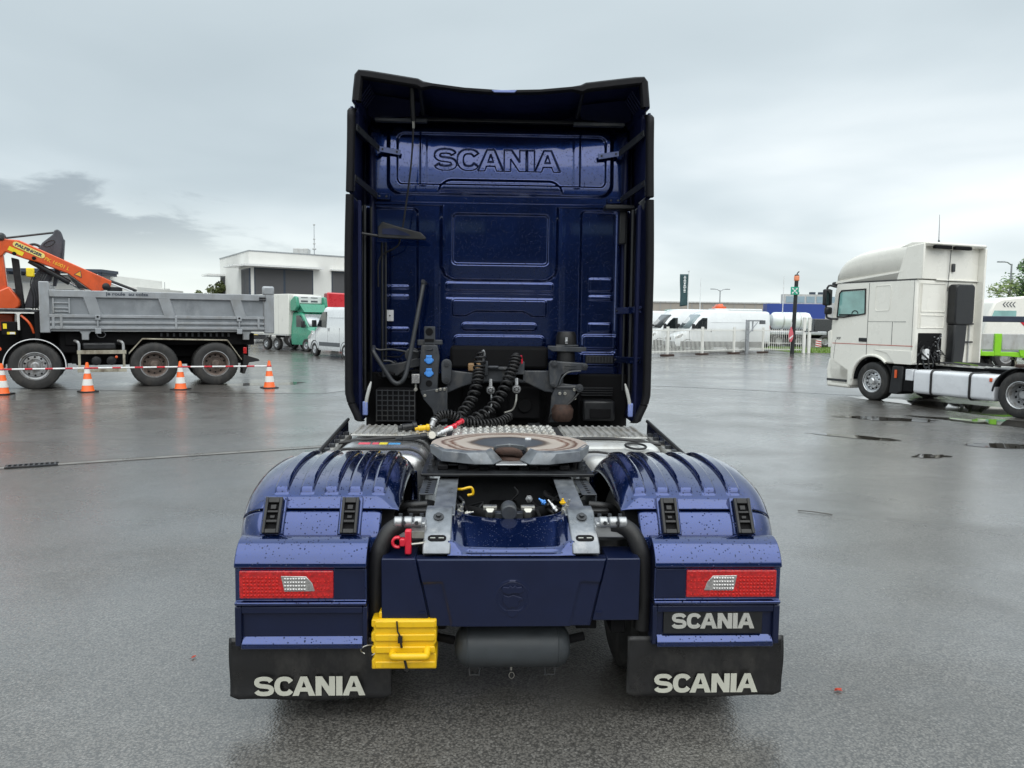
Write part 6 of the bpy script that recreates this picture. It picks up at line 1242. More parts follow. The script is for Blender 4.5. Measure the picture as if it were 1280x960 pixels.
B().grid(20, 2, lambda u, v: (0.0+0.60*math.cos(R(0+180*u)), 0.03+0.6*v, 0.50+0.60*math.sin(R(180*u)))).obj('wheel_housing', M['blackm'], DF, solid=0.02)
B().grid(20, 3, lambda u, v: (3.83+0.60*math.cos(R(5+170*u)), 0.0+0.62*v, 0.47+0.58*math.sin(R(5+170*u)))).obj('rear_mudguard', M['black'], DF, solid=0.02)
B().bx(1.24, 2.6, 0.72, 1.65, 0.95, 0.985).obj('catwalk', M['tread'], DF); B().bx(2.5, 4.6, 0.72, 1.65, 0.95, 0.97).obj('deck_plate', M['frame'], DF)
B().lathe([(0.48, 1.02), (0.48, 1.08), (0.44, 1.09), (0.05, 1.09)], (3.5, 1.15, 0), 'z', 28).obj('fifth_wheel', M['rusty'], DF); B().bx(3.3, 3.7, 0.8, 1.5, 0.97, 1.03).obj('coupling_stand', M['blackm'], DF)
for k in range(6): B().tube(spline([(1.3+k*0.08, 0.75+0.1*k, 0.99), (1.5+0.1*k, 0.6+0.12*k, 1.04), (1.9+0.15*k, 0.8+0.05*k, 1.0)], 5), 0.018, 6).obj('cable', M['rubber'] if k != 2 else M['grass'], DF)
B().cyl((0, 0.2, 0.485), (0, 2.2, 0.485), 0.09).obj('front_axle', M['blackm'], DF); B().cyl((3.83, 0.2, 0.485), (3.83, 2.2, 0.485), 0.12).obj('rear_axle', M['blackm'], DF)
# ------------------------------------------------------------------ vans, cars and lorries in the yard
M['vanw'] = mat('van_white', (0.76, 0.79, 0.80), 0.25, 0, 0.7, 0.03, 1.5)
M['sky_reflect_glass'] = mat('sky_toned_windscreen', (0.16, 0.21, 0.22), 0.05, 0, 1.0, 0.3, 1.0, rvar=0.01)  # sky reflection is painted into this paler glass colour
M['grey_p'] = mat('grey_plastic', (0.10, 0.11, 0.12), 0.55)
M['silverp'] = mat('silver_paint', (0.45, 0.47, 0.49), 0.3, 0.4, 0.6, 0.05)
M['greenp'] = mat('teal_green_paint', (0.035, 0.26, 0.16), 0.3, 0, 0.5, 0.1, 3)
M['redv'] = mat('red_paint', (0.55, 0.02, 0.03), 0.3, 0, 0.6, 0.1, 3)
M['darkcar'] = mat('dark_paint', (0.015, 0.017, 0.02), 0.25, 0, 0.8, 0.1, 3)
def loft(b, secs):
    """secs: list of outlines (same count) -> closed skin"""
    n = len(secs[0]); vs = [p for s_ in secs for p in s_]; fs = []
    for i in range(len(secs)-1):
        for k in range(n): fs.append((i*n+k, i*n+(k+1) % n, (i+1)*n+(k+1) % n, (i+1)*n+k))
    fs += [list(range(n))[::-1], [(len(secs)-1)*n+k for k in range(n)]]; return b.add(vs, fs)
def make_van(label, loc, rz, L=6.6, W=2.0, Hh=2.70, wb=(0.95, 5.0), group=None, clad=True, ws=None):
    """panel van: nose at local x = 0, tail at x = L, y across"""
    t = thing('panel_van', label, 'van', loc, rz, group)
    hw = W/2
    st = [(0.02, 0.40, 0.80, 0.80), (0.10, 0.36, 1.02, 0.92), (0.35, 0.34, 1.16, 0.96), (1.00, 0.33, 1.36, 0.99), (1.18, 0.33, 1.52, 1.0), (1.75, 0.33, 2.18, 1.0), (2.05, 0.33, 2.46, 1.0), (2.45, 0.33, Hh-0.05, 1.0), (2.9, 0.33, Hh, 1.0), (L-0.25, 0.33, Hh-0.01, 1.0), (L-0.05, 0.35, Hh-0.06, 0.99), (L, 0.40, Hh-0.14, 0.96)]
    secs = []
    for x, z0, z1, k in st:
        w = hw*k; tw = w*(1-0.085*(z1-0.9)/1.8) if z1 > 1.4 else w*0.93; r = min(0.10 if x < 1.1 else 0.16, (z1-z0)*0.3)
        half_ = [(w-0.05, z0), (w, z0+0.12), (w, max(z0+0.2, min(1.25, z1-0.2))), (tw+0.01, z1-r), (tw-r*0.3, z1-r*0.3), (tw-r, z1)]
        secs.append([(x, y, z) for y, z in half_]+[(x, -y, z) for y, z in half_[::-1]])
    bd_ = loft(B(), secs).obj('body', M['vanw'], t, sharp=32)
    # glass
    B().add([(1.14, -0.80, 1.52), (1.14, 0.80, 1.52), (1.98, 0.74, 2.42), (1.98, -0.74, 2.42)], [(0, 1, 2, 3)]).obj('windscreen', M['sky_reflect_glass'] if ws else M['glass'], bd_, solid=0.10)
    for s in (-1, 1):
        B().prism([(1.32, 1.50), (2.35, 1.45), (2.35, 2.22), (2.02, 2.22), (1.75, 2.0)], 'y', s*(hw-0.06), s*(hw+0.004)).obj('side_window', M['glass'], bd_)
        B().prism([(0.10, 0.86), (0.20, 1.00), (0.62, 1.18), (0.70, 1.08), (0.45, 0.88)], 'y', s*(hw*0.80), s*(hw*0.972)).obj('headlight', M['clear'], bd_, bev=0.02)
        B().bx(2.62, 2.68, *sorted((s*(hw-0.02), s*(hw+0.012))), 1.28, 1.44).obj('door_handle', M['grey_p'], bd_)
        for x in (1.10, 2.50, 3.75): B().bx(x, x+0.012, *sorted((s*(hw-0.02), s*(hw+0.003))), 0.55, 1.44).obj('door_gap', M['grey_p'], bd_)
        B().tube([(2.6, s*(hw-0.030), 1.95), (L-0.2, s*(hw-0.030), 1.95)], 0.010, 5).obj('swage_line', M['vanw'], bd_)
        if clad: B().bx(1.55, wb[1]-0.5, *sorted((s*(hw-0.03), s*(hw+0.018))), 0.55, 0.74).obj('side_strip', M['grey_p'], bd_, bev=0.01)
        else: B().bx(0.5, L-0.1, *sorted((s*(hw-0.04), s*(hw+0.016))), 0.28, 0.66).obj('cladding_shadow_strip', M['blackm'], bd_, bev=0.01)  # dark strip stands for low cladding and the shadow under the van
        mi = B().bx(1.22, 1.38, *sorted((s*(hw+0.03), s*(hw+0.25))), 1.46, 1.82).obj('door_mirror', M['black'], bd_, bev=0.04)
        B().bx(L-0.06, L+0.012, *sorted((s*(hw*0.78), s*(hw*0.95))), 1.05, 1.75).obj('tail_light', M['lens'], bd_, bev=0.01)
        for x in wb:
            B().lathe([(0.41, 0.0), (0.45, s*0.012), (0.45, 0.0)], (x, s*(hw-0.005), 0.36), 'y', 24, caps=False).obj('wheel_arch', M['blackm'], bd_)
            w_ = ywheel(t, (x, s*(hw-0.10), 0.345), 0.345, 0.22, s, M['silverp'], 0.02, True, 20, 5)
    B().bx(-0.03, 0.30, -hw*0.92, hw*0.92, 0.36, 0.66).obj('bumper', M['grey_p'], bd_, bev=0.06)
    B().bx(0.0, 0.06, -0.45, 0.45, 0.74, 0.90).obj('grille', M['blackm'], bd_, bev=0.02)
    B().bx(L-0.02, L+0.05, -hw*0.9, hw*0.9, 0.42, 0.58).obj('rear_bumper', M['grey_p'], bd_, bev=0.02)
    return t
# left: white van with its tail towards us; right: three white vans behind the fence
make_van('white panel van beside the green fronted box lorry, its rear cut by the blue cab', (-8.35, 40.55, 0), math.atan2(-2.20, 1.65), 5.6, 1.95, 2.45, (1.0, 4.3))
VX = math.atan2(0.18, 1.0)
make_van('long white panel van parked nearest behind the white picket fence', (12.4, 51.2, 0), VX, 7.0, 2.0, 2.72, (1.0, 5.1), 'white vans behind the fence', False, True)
make_van('white panel van with big dark windscreen, middle of the three behind the fence', (11.2, 54.2, 0), VX+0.06, 6.6, 2.0, 2.85, (1.0, 4.9), 'white vans behind the fence', False)
make_van('white panel van farthest left behind the fence, half hidden by the blue cab', (8.9, 57.2, 0), VX+0.1, 6.4, 2.0, 2.75, (1.0, 4.7), 'white vans behind the fence', False, True)
# refrigerated box lorry
rzb = math.atan2(-1.85, 1.55)+0.12
BT = thing('box_lorry', 'green cabbed lorry with white refrigerated box between the tipper and the white van', 'lorry', (-9.3, 44.6, 0), rzb+math.pi)   # local x = rearwards
bxm = B().bx(1.55, 5.9, -1.12, 1.12, 0.95, 3.28).obj('cargo_box', mat('box_white', (0.72, 0.72, 0.67), 0.35, 0, 0.3, 0.04, 2), BT, bev=0.03)
for x in (2.6, 3.7, 4.8): B().bx(x, x+0.015, -1.125, -1.12, 1.0, 3.2).bx(x, x+0.015, 1.12, 1.125, 1.0, 3.2).each('box_seam', M['lightgrey'], bxm)
B().bx(1.56, 5.9, -1.13, 1.13, 0.88, 0.96).obj('box_sill', M['lightgrey'], bxm)
cbx = loft(B(), [[(x, y*k, z) for y, z in ((-0.95, z0), (-1.0, z0+0.3), (-0.98, min(1.3, z1-0.1)), (-0.86, z1-0.08), (-0.78, z1), (0.78, z1), (0.86, z1-0.08), (0.98, min(1.3, z1-0.1)), (1.0, z0+0.3), (0.95, z0))] for x, z0, z1, k in ((-0.98, 0.45, 0.95, 0.86), (-0.90, 0.40, 1.08, 0.96), (-0.4, 0.38, 1.28, 1.0), (-0.05, 0.38, 1.42, 1.0), (0.55, 0.38, 2.10, 1.0), (0.75, 0.38, 2.22, 1.0), (1.5, 0.38, 2.25, 1.0))]).obj('cab', M['greenp'], BT, sharp=32)
B().add([(-0.08, -0.82, 1.44), (-0.08, 0.82, 1.44), (0.56, 0.74, 2.10), (0.56, -0.74, 2.10)], [(0, 1, 2, 3)]).obj('windscreen', M['silverp'], cbx, solid=0.08)
for s in (-1, 1):
    B().prism([(0.15, 1.42), (1.0, 1.40), (1.0, 2.05), (0.70, 2.05)], 'y', s*0.88, s*0.985).obj('side_window', M['glass'], cbx)
    B().prism([(-0.92, 0.82), (-0.86, 1.02), (-0.45, 1.22), (-0.40, 1.05), (-0.6, 0.82)], 'y', s*0.72, s*0.985).obj('headlight', M['clear'], cbx, bev=0.02)
    B().bx(0.0, 0.14, *sorted((s*1.06, s*1.28)), 1.36, 1.75).obj('door_mirror', M['black'], cbx, bev=0.04)
    B().cyl((0.1, s*0.95, 1.5), (0.07, s*1.1, 1.5), 0.03, 0.03, 6).obj('mirror_arm', M['black'], cbx)
    for x in (0.0, 4.1): ywheel(BT, (x, s*0.92, 0.37), 0.37, 0.24, s, M['silverp'], 0.02, True, 20, 6)
    ywheel(BT, (3.0, s*0.92, 0.37), 0.37, 0.24, s, M['silverp'], 0.02, True, 20, 6)
B().bx(-1.04, -0.6, -0.95, 0.95, 0.32, 0.74).obj('bumper', mat('dark_blue_plastic', (0.02, 0.03, 0.06), 0.5), cbx, bev=0.06); B().bx(-1.0, -0.9, -0.4, 0.4, 0.76, 0.92).obj('grille', M['whitep'], cbx, bev=0.02)
# cooling unit with green air fairing
B().bx(1.12, 1.56, -0.88, 0.88, 2.72, 3.20).obj('cooling_unit', M['cabwhite'], bxm, bev=0.06)
for y in (-0.55, 0.12): B().bx(1.105, 1.13, y, y+0.45, 3.06, 3.10).bx(1.105, 1.13, y, y+0.45, 2.82, 2.92).each('unit_slot', M['grey_p'], bxm)
fr_ = loft(B(), [[(0.55, -0.72, 2.24), (0.55, 0.72, 2.24), (0.85, 0.86, 2.70), (0.85, -0.86, 2.70)], [(1.2, -0.78, 2.22), (1.2, 0.78, 2.22), (1.25, 0.9, 2.72), (1.25, -0.9, 2.72)]]).obj('air_fairing', M['greenp'], BT)
for s in (-1, 1): B().prism([(0.78, 2.55), (0.88, 3.10), (1.10, 3.16), (1.5, 2.9), (1.5, 2.3), (1.0, 2.3)], 'y', s*0.86, s*1.06).obj('fairing_wing', M['greenp'], fr_, bev=0.06)
# red lorry standing behind
RT = thing('lorry', 'bright red lorry cab showing above the white van roof', 'lorry', (-9.6, 52.5, 0), R(196))
rc_ = B().prism([(-1.1, 0.5), (-1.15, 1.8), (-0.9, 3.0), (-0.4, 3.55), (1.0, 3.6), (1.0, 0.9)], 'y', -1.2, 1.2).obj('cab', M['redv'], RT, bev=0.08); B().prism([(-1.17, 1.85), (-0.95, 2.8), (-0.90, 2.8), (-1.1, 1.85)], 'y', -1.0, 1.0).obj('windscreen', M['glass'], rc_); B().bx(-1.2, -0.5, -1.25, 1.25, 3.42, 3.62).obj('roof_visor', M['redv'], rc_, bev=0.05)
for k in range(3): B().bx(1.0, 1.02, -0.9+k*0.55, -0.5+k*0.55, 2.6-0.2*k, 2.9-0.1*k).obj('back_vent', M['blackm'], rc_)
for x in (0.0, 3.2):
    for s in (-1, 1): ywheel(RT, (x, s*1.05, 0.5), 0.5, 0.3, s, M['rimw'], 0.02, False, 20)
B().bx(-0.5, 4.2, -0.45, 0.45, 0.6, 0.95).obj('chassis', M['blackm'], RT)
# dark car beyond the tipper's tail
CR = thing('parked_car', 'dark parked car seen under the tail of the tipper', 'car', (-17.2, 59.5, 0), R(100))
bdy = loft(B(), [[(x, y*k, z) for y, z in ((-0.86, 0.3), (-0.9, 0.6), (-0.88, min(0.95, z1-0.02)), (-0.70, z1), (0.70, z1), (0.88, min(0.95, z1-0.02)), (0.9, 0.6), (0.86, 0.3))] for x, z1, k in ((-2.1, 0.78, 0.9), (-1.9, 0.92, 1.0), (-1.7, 1.15, 1.0), (-1.25, 1.62, 0.97), (0.3, 1.68, 0.97), (1.0, 1.1, 1.0), (1.95, 0.92, 0.98), (2.15, 0.7, 0.9))]).obj('body', M['darkcar'], CR, sharp=32)
B().add([(-1.72, -0.66, 1.16), (-1.72, 0.66, 1.16), (-1.3, 0.6, 1.56), (-1.3, -0.6, 1.56)], [(0, 1, 2, 3)]).obj('rear_window', M['glass'], bdy, solid=0.04)
for s in (-1, 1):
    B().bx(-2.02, -1.86, *sorted((s*0.62, s*0.90)), 0.84, 1.0).obj('tail_light', M['lens'], bdy, bev=0.02)
    for x in (-1.3, 1.3): ywheel(CR, (x, s*0.82, 0.33), 0.33, 0.2, s, M['silverp'], 0.02, True, 20, 5)
B().bx(-2.13, -2.09, -0.28, 0.28, 0.62, 0.74).obj('number_plate', M['sticker_y'], bdy)
# ------------------------------------------------------------------ white office building on the left
M['render'] = mat('white_render', (0.72, 0.72, 0.69), 0.8, 0, 0, 0.05, 0.4, dirt=(0.62, 0.61, 0.57), dirt_amt=0.3)
M['dkframe'] = mat('window_frame_dark', (0.035, 0.05, 0.075), 0.5); M['shade'] = mat('grey_sun_screen', (0.085, 0.085, 0.09), 0.7, 0, 0, 0.08, 0.5)
OB = thing('office_building', 'white flat roofed office building with large dark windows and thin canopies', 'building', (-23.79, 80, 0))
def vface(p0, p1):       # outward frame for a facade from p0 to p1
    d = Vector((p1[0]-p0[0], p1[1]-p0[1], 0)); L_ = d.length; d.normalize(); return d, L_
c0, cR, cL = Vector((0, 0, 0)), Vector((11.8, 8.5, 0)), Vector((-6.9, 12.0, 0))
foot = [c0, Vector((22, 15.8, 0)), Vector((15.1, 27.8, 0)), cL]
B().prism([(p.x, p.y) for p in foot], 'z', 0, 8.6).obj('wall', M['render'], OB)
B().prism([(p.x*1.004-0.02, p.y-0.06) for p in foot], 'z', 8.6, 8.72).obj('parapet_cap', M['galv'], OB)
dR = (foot[1]-c0).normalized(); nR = Vector((dR.y, -dR.x, 0)); dL = (cL-c0).normalized(); nL = Vector((-dL.y, dL.x, 0)); nL = nL if nL.dot(Vector((-1, -0.2, 0))) > 0 else -nL
def facade_box(d, n, a, b, z0, z1, out0, out1, name, m, parent):
    q = B(); q.T = Matrix((d, n, Vector((0, 0, 1)))).transposed().to_4x4(); q.bx(a, b, *sorted((out0, out1)), z0, z1); return q.obj(name, m, parent)
def window(d, n, a, b, z0, z1, cols):
    w = facade_box(d, n, a, b, z0, z1, -0.15, 0.012, 'window', M['dkframe'], OB); st = (b-a)/cols
    for i in range(cols):
        facade_box(d, n, a+i*st+0.12, a+(i+1)*st-0.12, z0+0.1, z0+(z1-z0)*0.45, 0.011, 0.018, 'pane', M['glass'], w); facade_box(d, n, a+i*st+0.12, a+(i+1)*st-0.12, z0+(z1-z0)*0.45, z1-0.12, 0.011, 0.022, 'sun_screen', M['shade'], w)
    return w
window(dR, nR, 0.5, 6.9, 0.4, 7.0, 2); window(dR, nR, 9.0, 13.2, 0.4, 7.0, 2); window(dR, nR, 15.0, 21.0, 0.4, 7.0, 2); window(dL, nL, 0.0, 3.4, 0.4, 6.9, 2); window(dL, nL, 11.2, 13.6, 0.4, 6.5, 1)
facade_box(dR, nR, -0.9, 7.6, 7.05, 7.25, 0.0, 1.3, 'canopy', M['cabwhite'], OB); facade_box(dL, nL, -0.2, 4.4, 7.07, 7.23, 0.0, 1.6, 'canopy', M['cabwhite'], OB); facade_box(dR, nR, 8.8, 13.8, 7.05, 7.2, 0.0, 0.6, 'canopy', M['cabwhite'], OB); facade_box(dL, nL, 11.0, 14.2, 6.55, 6.75, 0.0, 2.0, 'canopy', M['cabwhite'], OB)
B().bx(3.0, 4.6, 6, 7.5, 8.7, 9.5).obj('roof_unit', M['lightgrey'], OB, bev=0.05); B().bx(8.2, 10.6, 10, 12, 8.7, 9.3).obj('roof_unit', M['grey_p'], OB, bev=0.05)
ms = B().cyl((4.9, 8, 8.7), (4.9, 8, 12.4), 0.05, 0.03, 6).obj('roof_mast', M['galv'], OB)
for z, r in ((9.6, 0.22), (10.2, 0.14), (10.7, 0.12), (12.3, 0.12)): B().lathe([(0.02, -0.1), (r, -0.06), (r, 0.06), (0.02, 0.1)], (4.9, 8, z), 'z', 10).obj('mast_sensor', M['lightgrey'], ms)
# low white building with a dark canopy behind the crane
LB = thing('low_building', 'low white stepped building with a dark canopy behind the tipper crane', 'building', (-48, 78, 0))
lw = B().bx(-14, 11.5, 0, 14, 0, 5.1).obj('wall', M['render'], LB); B().bx(11.5, 13.4, 1.0, 13, 0, 4.8).obj('annexe', M['render'], LB); B().bx(-14, 11.0, 0.5, 13, 5.1, 5.9).obj('upper_wall', M['render'], LB)
cp = B().bx(-14.5, 11.6, -2.4, 1.0, 6.0, 6.3).obj('canopy', M['dkframe'], LB)
for k in range(9): B().bx(-12+k*2.9, -11.7+k*2.9, -2.2, 0.9, 5.75, 6.0).obj('canopy_bracket', M['dkframe'], cp)
B().bx(11.2, 11.45, -2.3, -2.05, 4.9, 6.0).obj('canopy_post', M['dkframe'], cp)
for k in range(4): w = B().bx(-12+k*5.4, -8.5+k*5.4, -0.06, 0.1, 2.9, 4.4).obj('window', M['dkframe'], LB); B().bx(-11.8+k*5.4, -8.7+k*5.4, -0.075, -0.05, 3.0, 4.3).obj('pane', M['glass'], w)
B().bx(-14, 11.55, -0.03, 0.0, 5.02, 5.12).obj('eaves_line', M['galv'], LB)
# ------------------------------------------------------------------ white picket fence, gate posts, signs
M['fence'] = mat('fence_white', (0.74, 0.74, 0.70), 0.45, 0, 0, 0.06, 3)
FE = thing('picket_fence', 'white metal picket fence in front of the parked white vans', 'fence', (10.44, 43.2, 0), math.atan2(6.0, 7.72))
me_p = B().bx(-0.014, 0.014, -0.012, 0.012, 0.14, 1.56).mesh('picket', M['fence']); L_ = math.hypot(7.72, 6.0); k = 0; x = -4.2
while x < L_+0.05:
    o = bpy.data.objects.new('picket', me_p); C.objects.link(o); o.parent = FE; o.location = (x, 0, 0); x += 0.125
for q in (-1, 0, 1, 2, 3):
    px_ = q*L_/3; B().bx(px_-0.07, px_+0.07, -0.06, 0.06, 0.02, 1.66).obj('post', M['fence'], FE, bev=0.01); B().bx(px_-0.45, px_+0.45, -0.16, 0.16, 0.0, 0.10).obj('foot', M['rusty'], FE, bev=0.02)
for z in (0.22, 1.42): B().bx(-4.2, L_, -0.02, 0.02, z, z+0.05).obj('rail', M['fence'], FE)
F2 = thing('picket_fence', 'short white picket fence panel beside the black sign post', 'fence', (18.3, 49.4, 0), math.atan2(-0.6, 2.5))
for i in range(19): o = bpy.data.objects.new('picket', me_p); C.objects.link(o); o.parent = F2; o.location = (0.1+i*0.128, 0, 0)
for z in (0.22, 0.62, 1.42): B().bx(0, 2.5, -0.02, 0.02, z, z+0.05).obj('rail', M['fence'], F2)
for x, lb in ((20.62, 'left'), (20.95, 'right')):
    g = thing('gate_post', '%s white steel gate post at the end of the fence' % lb, 'gate post', (x, 48.65, 0)); B().bx(-0.09, 0.09, -0.09, 0.09, 0, 2.28).obj('shaft', M['fence'], g, bev=0.015); B().bx(-0.10, 0.10, -0.10, 0.10, 2.28, 2.32).obj('cap', M['fence'], g); B().bx(-0.02, 0.5 if lb == 'right' else 0.2, -0.12, -0.09, 1.40, 1.46).obj('latch', M['frame'], g)
cp_ = thing('camera_post', 'grey steel post with a bracketed sensor box beside the fence', 'post', (16.55, 47.6, 0)); B().bx(-0.10, 0.10, -0.10, 0.10, 0, 2.12).obj('shaft', M['galv'], cp_, bev=0.015); B().bx(-0.1, 0.95, -0.05, 0.05, 2.02, 2.12).obj('arm', M['galv'], cp_, bev=0.01); B().tube([(0.08, 0, 1.25), (0.62, 0, 1.98)], 0.035, 6).obj('brace', M['galv'], cp_); B().bx(0.28, 0.36, -0.03, 0.03, 1.4, 2.02).obj('stay', M['galv'], cp_); B().bx(0.78, 1.08, -0.14, 0.14, 1.86, 2.10).obj('sensor_box', M['grey_p'], cp_, bev=0.02)
BP = thing('sign_post', 'tall black post with green assembly point sign and orange beacon', 'sign post', (19.79, 48.43, 0)); B().cyl((0, 0, 0), (0.10, 0, 4.75), 0.13, 0.12, 14).obj('shaft', M['black'], BP)
M['signg'] = mat('sign_green', (0.01, 0.32, 0.20), 0.5); M['beacon'] = mat('beacon_orange', (0.75, 0.25, 0.12), 0.4)
B().lathe([(0.13, 4.62), (0.165, 4.66), (0.165, 4.90), (0.14, 4.95), (0.02, 4.96)], (0.10, 0, 0), 'z', 14).obj('beacon', M['beacon'], BP); B().lathe([(0.15, 4.95), (0.12, 5.02), (0.02, 5.03)], (0.1, 0, 0), 'z', 12).obj('beacon_cap', M['black'], BP); B().tube([(0.1, 0, 5.0), (0.14, 0, 5.12), (0.24, 0, 5.22)], 0.035, 6).obj('camera_stub', M['black'], BP)
sg_ = B().bx(-0.32, 0.20, -0.17, -0.15, 3.74, 4.24).obj('sign_board', M['signg'], BP, bev=0.01); q = B().lathe([(0.07, -0.172), (0.07, -0.178), (0.005, -0.179)], (-0.06, 0, 3.99), 'y', 12)
q.each('sign_dot', M['whitep'], sg_)
for a in (45, 135, 225, 315):
    c_, s_ = math.cos(R(a)), math.sin(R(a)); B().prism([(-0.06+c_*0.11-s_*0.05, 3.99+s_*0.11+c_*0.05), (-0.06+c_*0.11+s_*0.05, 3.99+s_*0.11-c_*0.05), (-0.06+c_*0.24+s_*0.03, 3.99+s_*0.24-c_*0.03), (-0.06+c_*0.24-s_*0.03, 3.99+s_*0.24+c_*0.03)], 'y', -0.178, -0.17).obj('sign_arrow', M['whitep'], sg_)
tp = thing('rolled_tape', 'bundle of red and white barrier tape hung on the black post', 'tape', (19.62, 48.30, 0.0)); loft(B(), [[(r*math.cos(R(a)), 0.06*math.sin(R(a)), z) for a in range(0, 360, 45)] for z, r in ((0.75, 0.06), (0.95, 0.14), (1.25, 0.16), (1.5, 0.10), (1.7, 0.03))]).obj('bundle', mat('tape_pink', (0.60, 0.12, 0.15), 0.5), tp); B().prism([(-0.12, 0.9), (0.1, 1.1), (0.1, 1.2), (-0.12, 1.0)], 'y', -0.075, -0.05).obj('tape_band', M['whitep'], tp); B().cyl((0, 0, 1.65), (0.03, 0, 2.0), 0.02, 0.02, 6).obj('tape_end', M['whitep'], tp)
bk = thing('concrete_block', 'low concrete block with red and white striped marker on the grass', 'block', (25.6, 59.5, 0)); B().bx(0, 1.0, -0.3, 0.4, 0, 0.75).obj('block', M['concrete'], bk, bev=0.04); B().bx(0.45, 0.90, -0.34, -0.30, 0.10, 0.68).obj('marker_board', M['whitep'], bk)
for k_ in range(3): B().prism([(0.45, 0.20+k_*0.18), (0.90, 0.12+k_*0.18), (0.90, 0.20+k_*0.18), (0.45, 0.28+k_*0.18)], 'y', -0.346, -0.338).obj('red_stripe', M['pole_r'], bk)
# flags, masts, street lamps
def mast(name, label, cat, x, y, h, m, r=0.06): t = thing(name, label, cat, (x, y, 0)); B().cyl((0, 0, 0), (0, 0, h), r, r*0.6, 8).obj('pole', m, t); return t
fm = mast('flag_pole', 'white pole flying a tall dark banner flag above the vans', 'flag', 20.15, 75, 6.9, M['whitep']); M['banner'] = mat('banner_teal', (0.035, 0.075, 0.085), 0.8)
fl_ = B().grid(6, 18, lambda u, v: (-0.05-0.78*u+0.05*math.sin(v*5)*u, 0.06*math.sin(u*6+v*4), 3.55+3.05*v-0.10*u*(1-v))).obj('banner', M['banner'], fm, solid=0.01)
rk = random.Random(31); zt_ = 6.42
for k_ in range(11): hgt = rk.uniform(0.07, 0.16); wd = rk.uniform(0.07, 0.14); B().bx(-0.40-wd, -0.40+wd, -0.10, -0.085, zt_-hgt, zt_).obj('printed_mark', M['whitep'], fl_); zt_ -= hgt+0.05
B().lathe([(0.10, 6.85), (0.10, 6.95), (0.01, 6.97)], (0, 0, 0), 'z', 8).obj('finial', M['whitep'], fm)
mast('flag_pole', 'thin bare white pole left of the street lamp above the vans', 'flag pole', 21.35, 75, 6.2, M['whitep'], 0.05); mast('flag_pole', 'thin bare white pole just left of the black sign post', 'flag pole', 27.63, 70, 6.2, M['whitep'], 0.05)
def lamp(label, x, y, h, arms):
    t = mast('street_lamp', label, 'street lamp', x, y, h, M['galv'], 0.10)
    for s in arms: B().tube([(0, 0, h-0.1), (s*0.35, 0, h+0.12), (s*0.8, 0, h+0.16)], 0.05, 6).obj('arm', M['galv'], t); B().bx(*sorted((s*0.6, s*1.15)), -0.12, 0.12, h+0.10, h+0.20).obj('lamp_head', M['galv'], t, bev=0.02)
lamp('double armed street lamp beyond the white vans', 28.0, 90, 5.7, (-1, 1)); lamp('single armed street lamp behind the cream tractor near the tree', 42.0, 60, 6.85, (-1,))
B().obj if False else None
# far buildings on the right
M['tan'] = mat('tan_cladding', (0.34, 0.31, 0.27), 0.7, 0, 0, 0.05, 0.05); M['bluef'] = mat('blue_fascia', (0.015, 0.05, 0.27), 0.4, 0, 0.2, 0.08, 0.3); M['paleblue'] = mat('pale_glass', (0.26, 0.36, 0.42), 0.2, 0, 0.5, 0.15, 0.4)
WB = thing('warehouse', 'long low tan warehouse on the horizon above the white vans', 'building', (46, 150, 0)); wl_ = B().bx(-22, 12.5, 0, 30, 0, 5.7).obj('wall', M['tan'], WB)
for k_ in range(16): B().bx(-21.6+k_*2.1, -21.5+k_*2.1, -0.06, 0, 0, 5.6).obj('cladding_joint', M['galv'], wl_)
B().bx(-22.2, 12.7, -0.2, 30.2, 5.7, 5.95).obj('roof_edge', M['lightgrey'], WB); B().bx(-19, -17, 5, 7, 5.9, 6.6).obj('roof_unit', M['lightgrey'], WB)
BB = thing('showroom', 'blue fronted showroom with glass upper storey behind the black post', 'building', (41.2, 110, 0)); bw = B().bx(0, 8.6, 0, 1.6, 0, 4.75).obj('blue_wall', M['bluef'], BB); B().bx(0.1, 8.5, -0.06, 0, 0.2, 2.6).obj('shop_window', M['glass'], bw)
for k_ in range(6): B().bx(0.1+k_*1.4, 0.18+k_*1.4, -0.10, -0.05, 0.2, 2.6).obj('mullion', M['dkframe'], bw)
up_ = B().bx(2.6, 9.6, 0.4, 1.6, 4.75, 6.15).obj('upper_storey', M['lightgrey'], BB)
for k_ in range(5): B().bx(2.9+k_*1.5, 4.1+k_*1.5, 0.34, 0.4, 4.95, 5.85).obj('upper_window', M['paleblue'], up_)
for x in (4.2, 6.6, 7.9): B().bx(x, x+0.7, 0.6, 1.2, 6.15, 6.5).obj('roof_unit', M['dkframe'], BB)
OBL = thing('showroom', 'pale tower block with blue and pink wall lettering behind the cream cab', 'building', (52.0, 118, 0)); ow = B().bx(0, 11, 0, 3, 0, 6.1).obj('wall', M['lightgrey'], OBL); B().bx(3.4, 11.2, -0.6, 0.02, 3.2, 6.2).obj('glass_bay', M['paleblue'], OBL)
M['signb'] = mat('sign_blue', (0.05, 0.28, 0.55), 0.5); rk = random.Random(4)
for k_ in range(9): x = 2.6+k_*0.62; zc = 4.2+rk.uniform(-0.15, 0.2); B().tube(spline([(x, -0.66, zc-0.3), (x+0.22, -0.66, zc+rk.uniform(0.1, 0.5)), (x+0.45, -0.66, zc+rk.uniform(-0.3, 0.1)), (x+0.66, -0.66, zc+rk.uniform(-0.1, 0.3))], 4), 0.10, 5).obj('sign_stroke', M['signb'], ow)
B().prism([(0.4, 4.6), (1.0, 3.9), (1.8, 4.5), (1.1, 4.2)], 'y', -0.05, 0.0).obj('sign_mark', M['beacon'], ow)
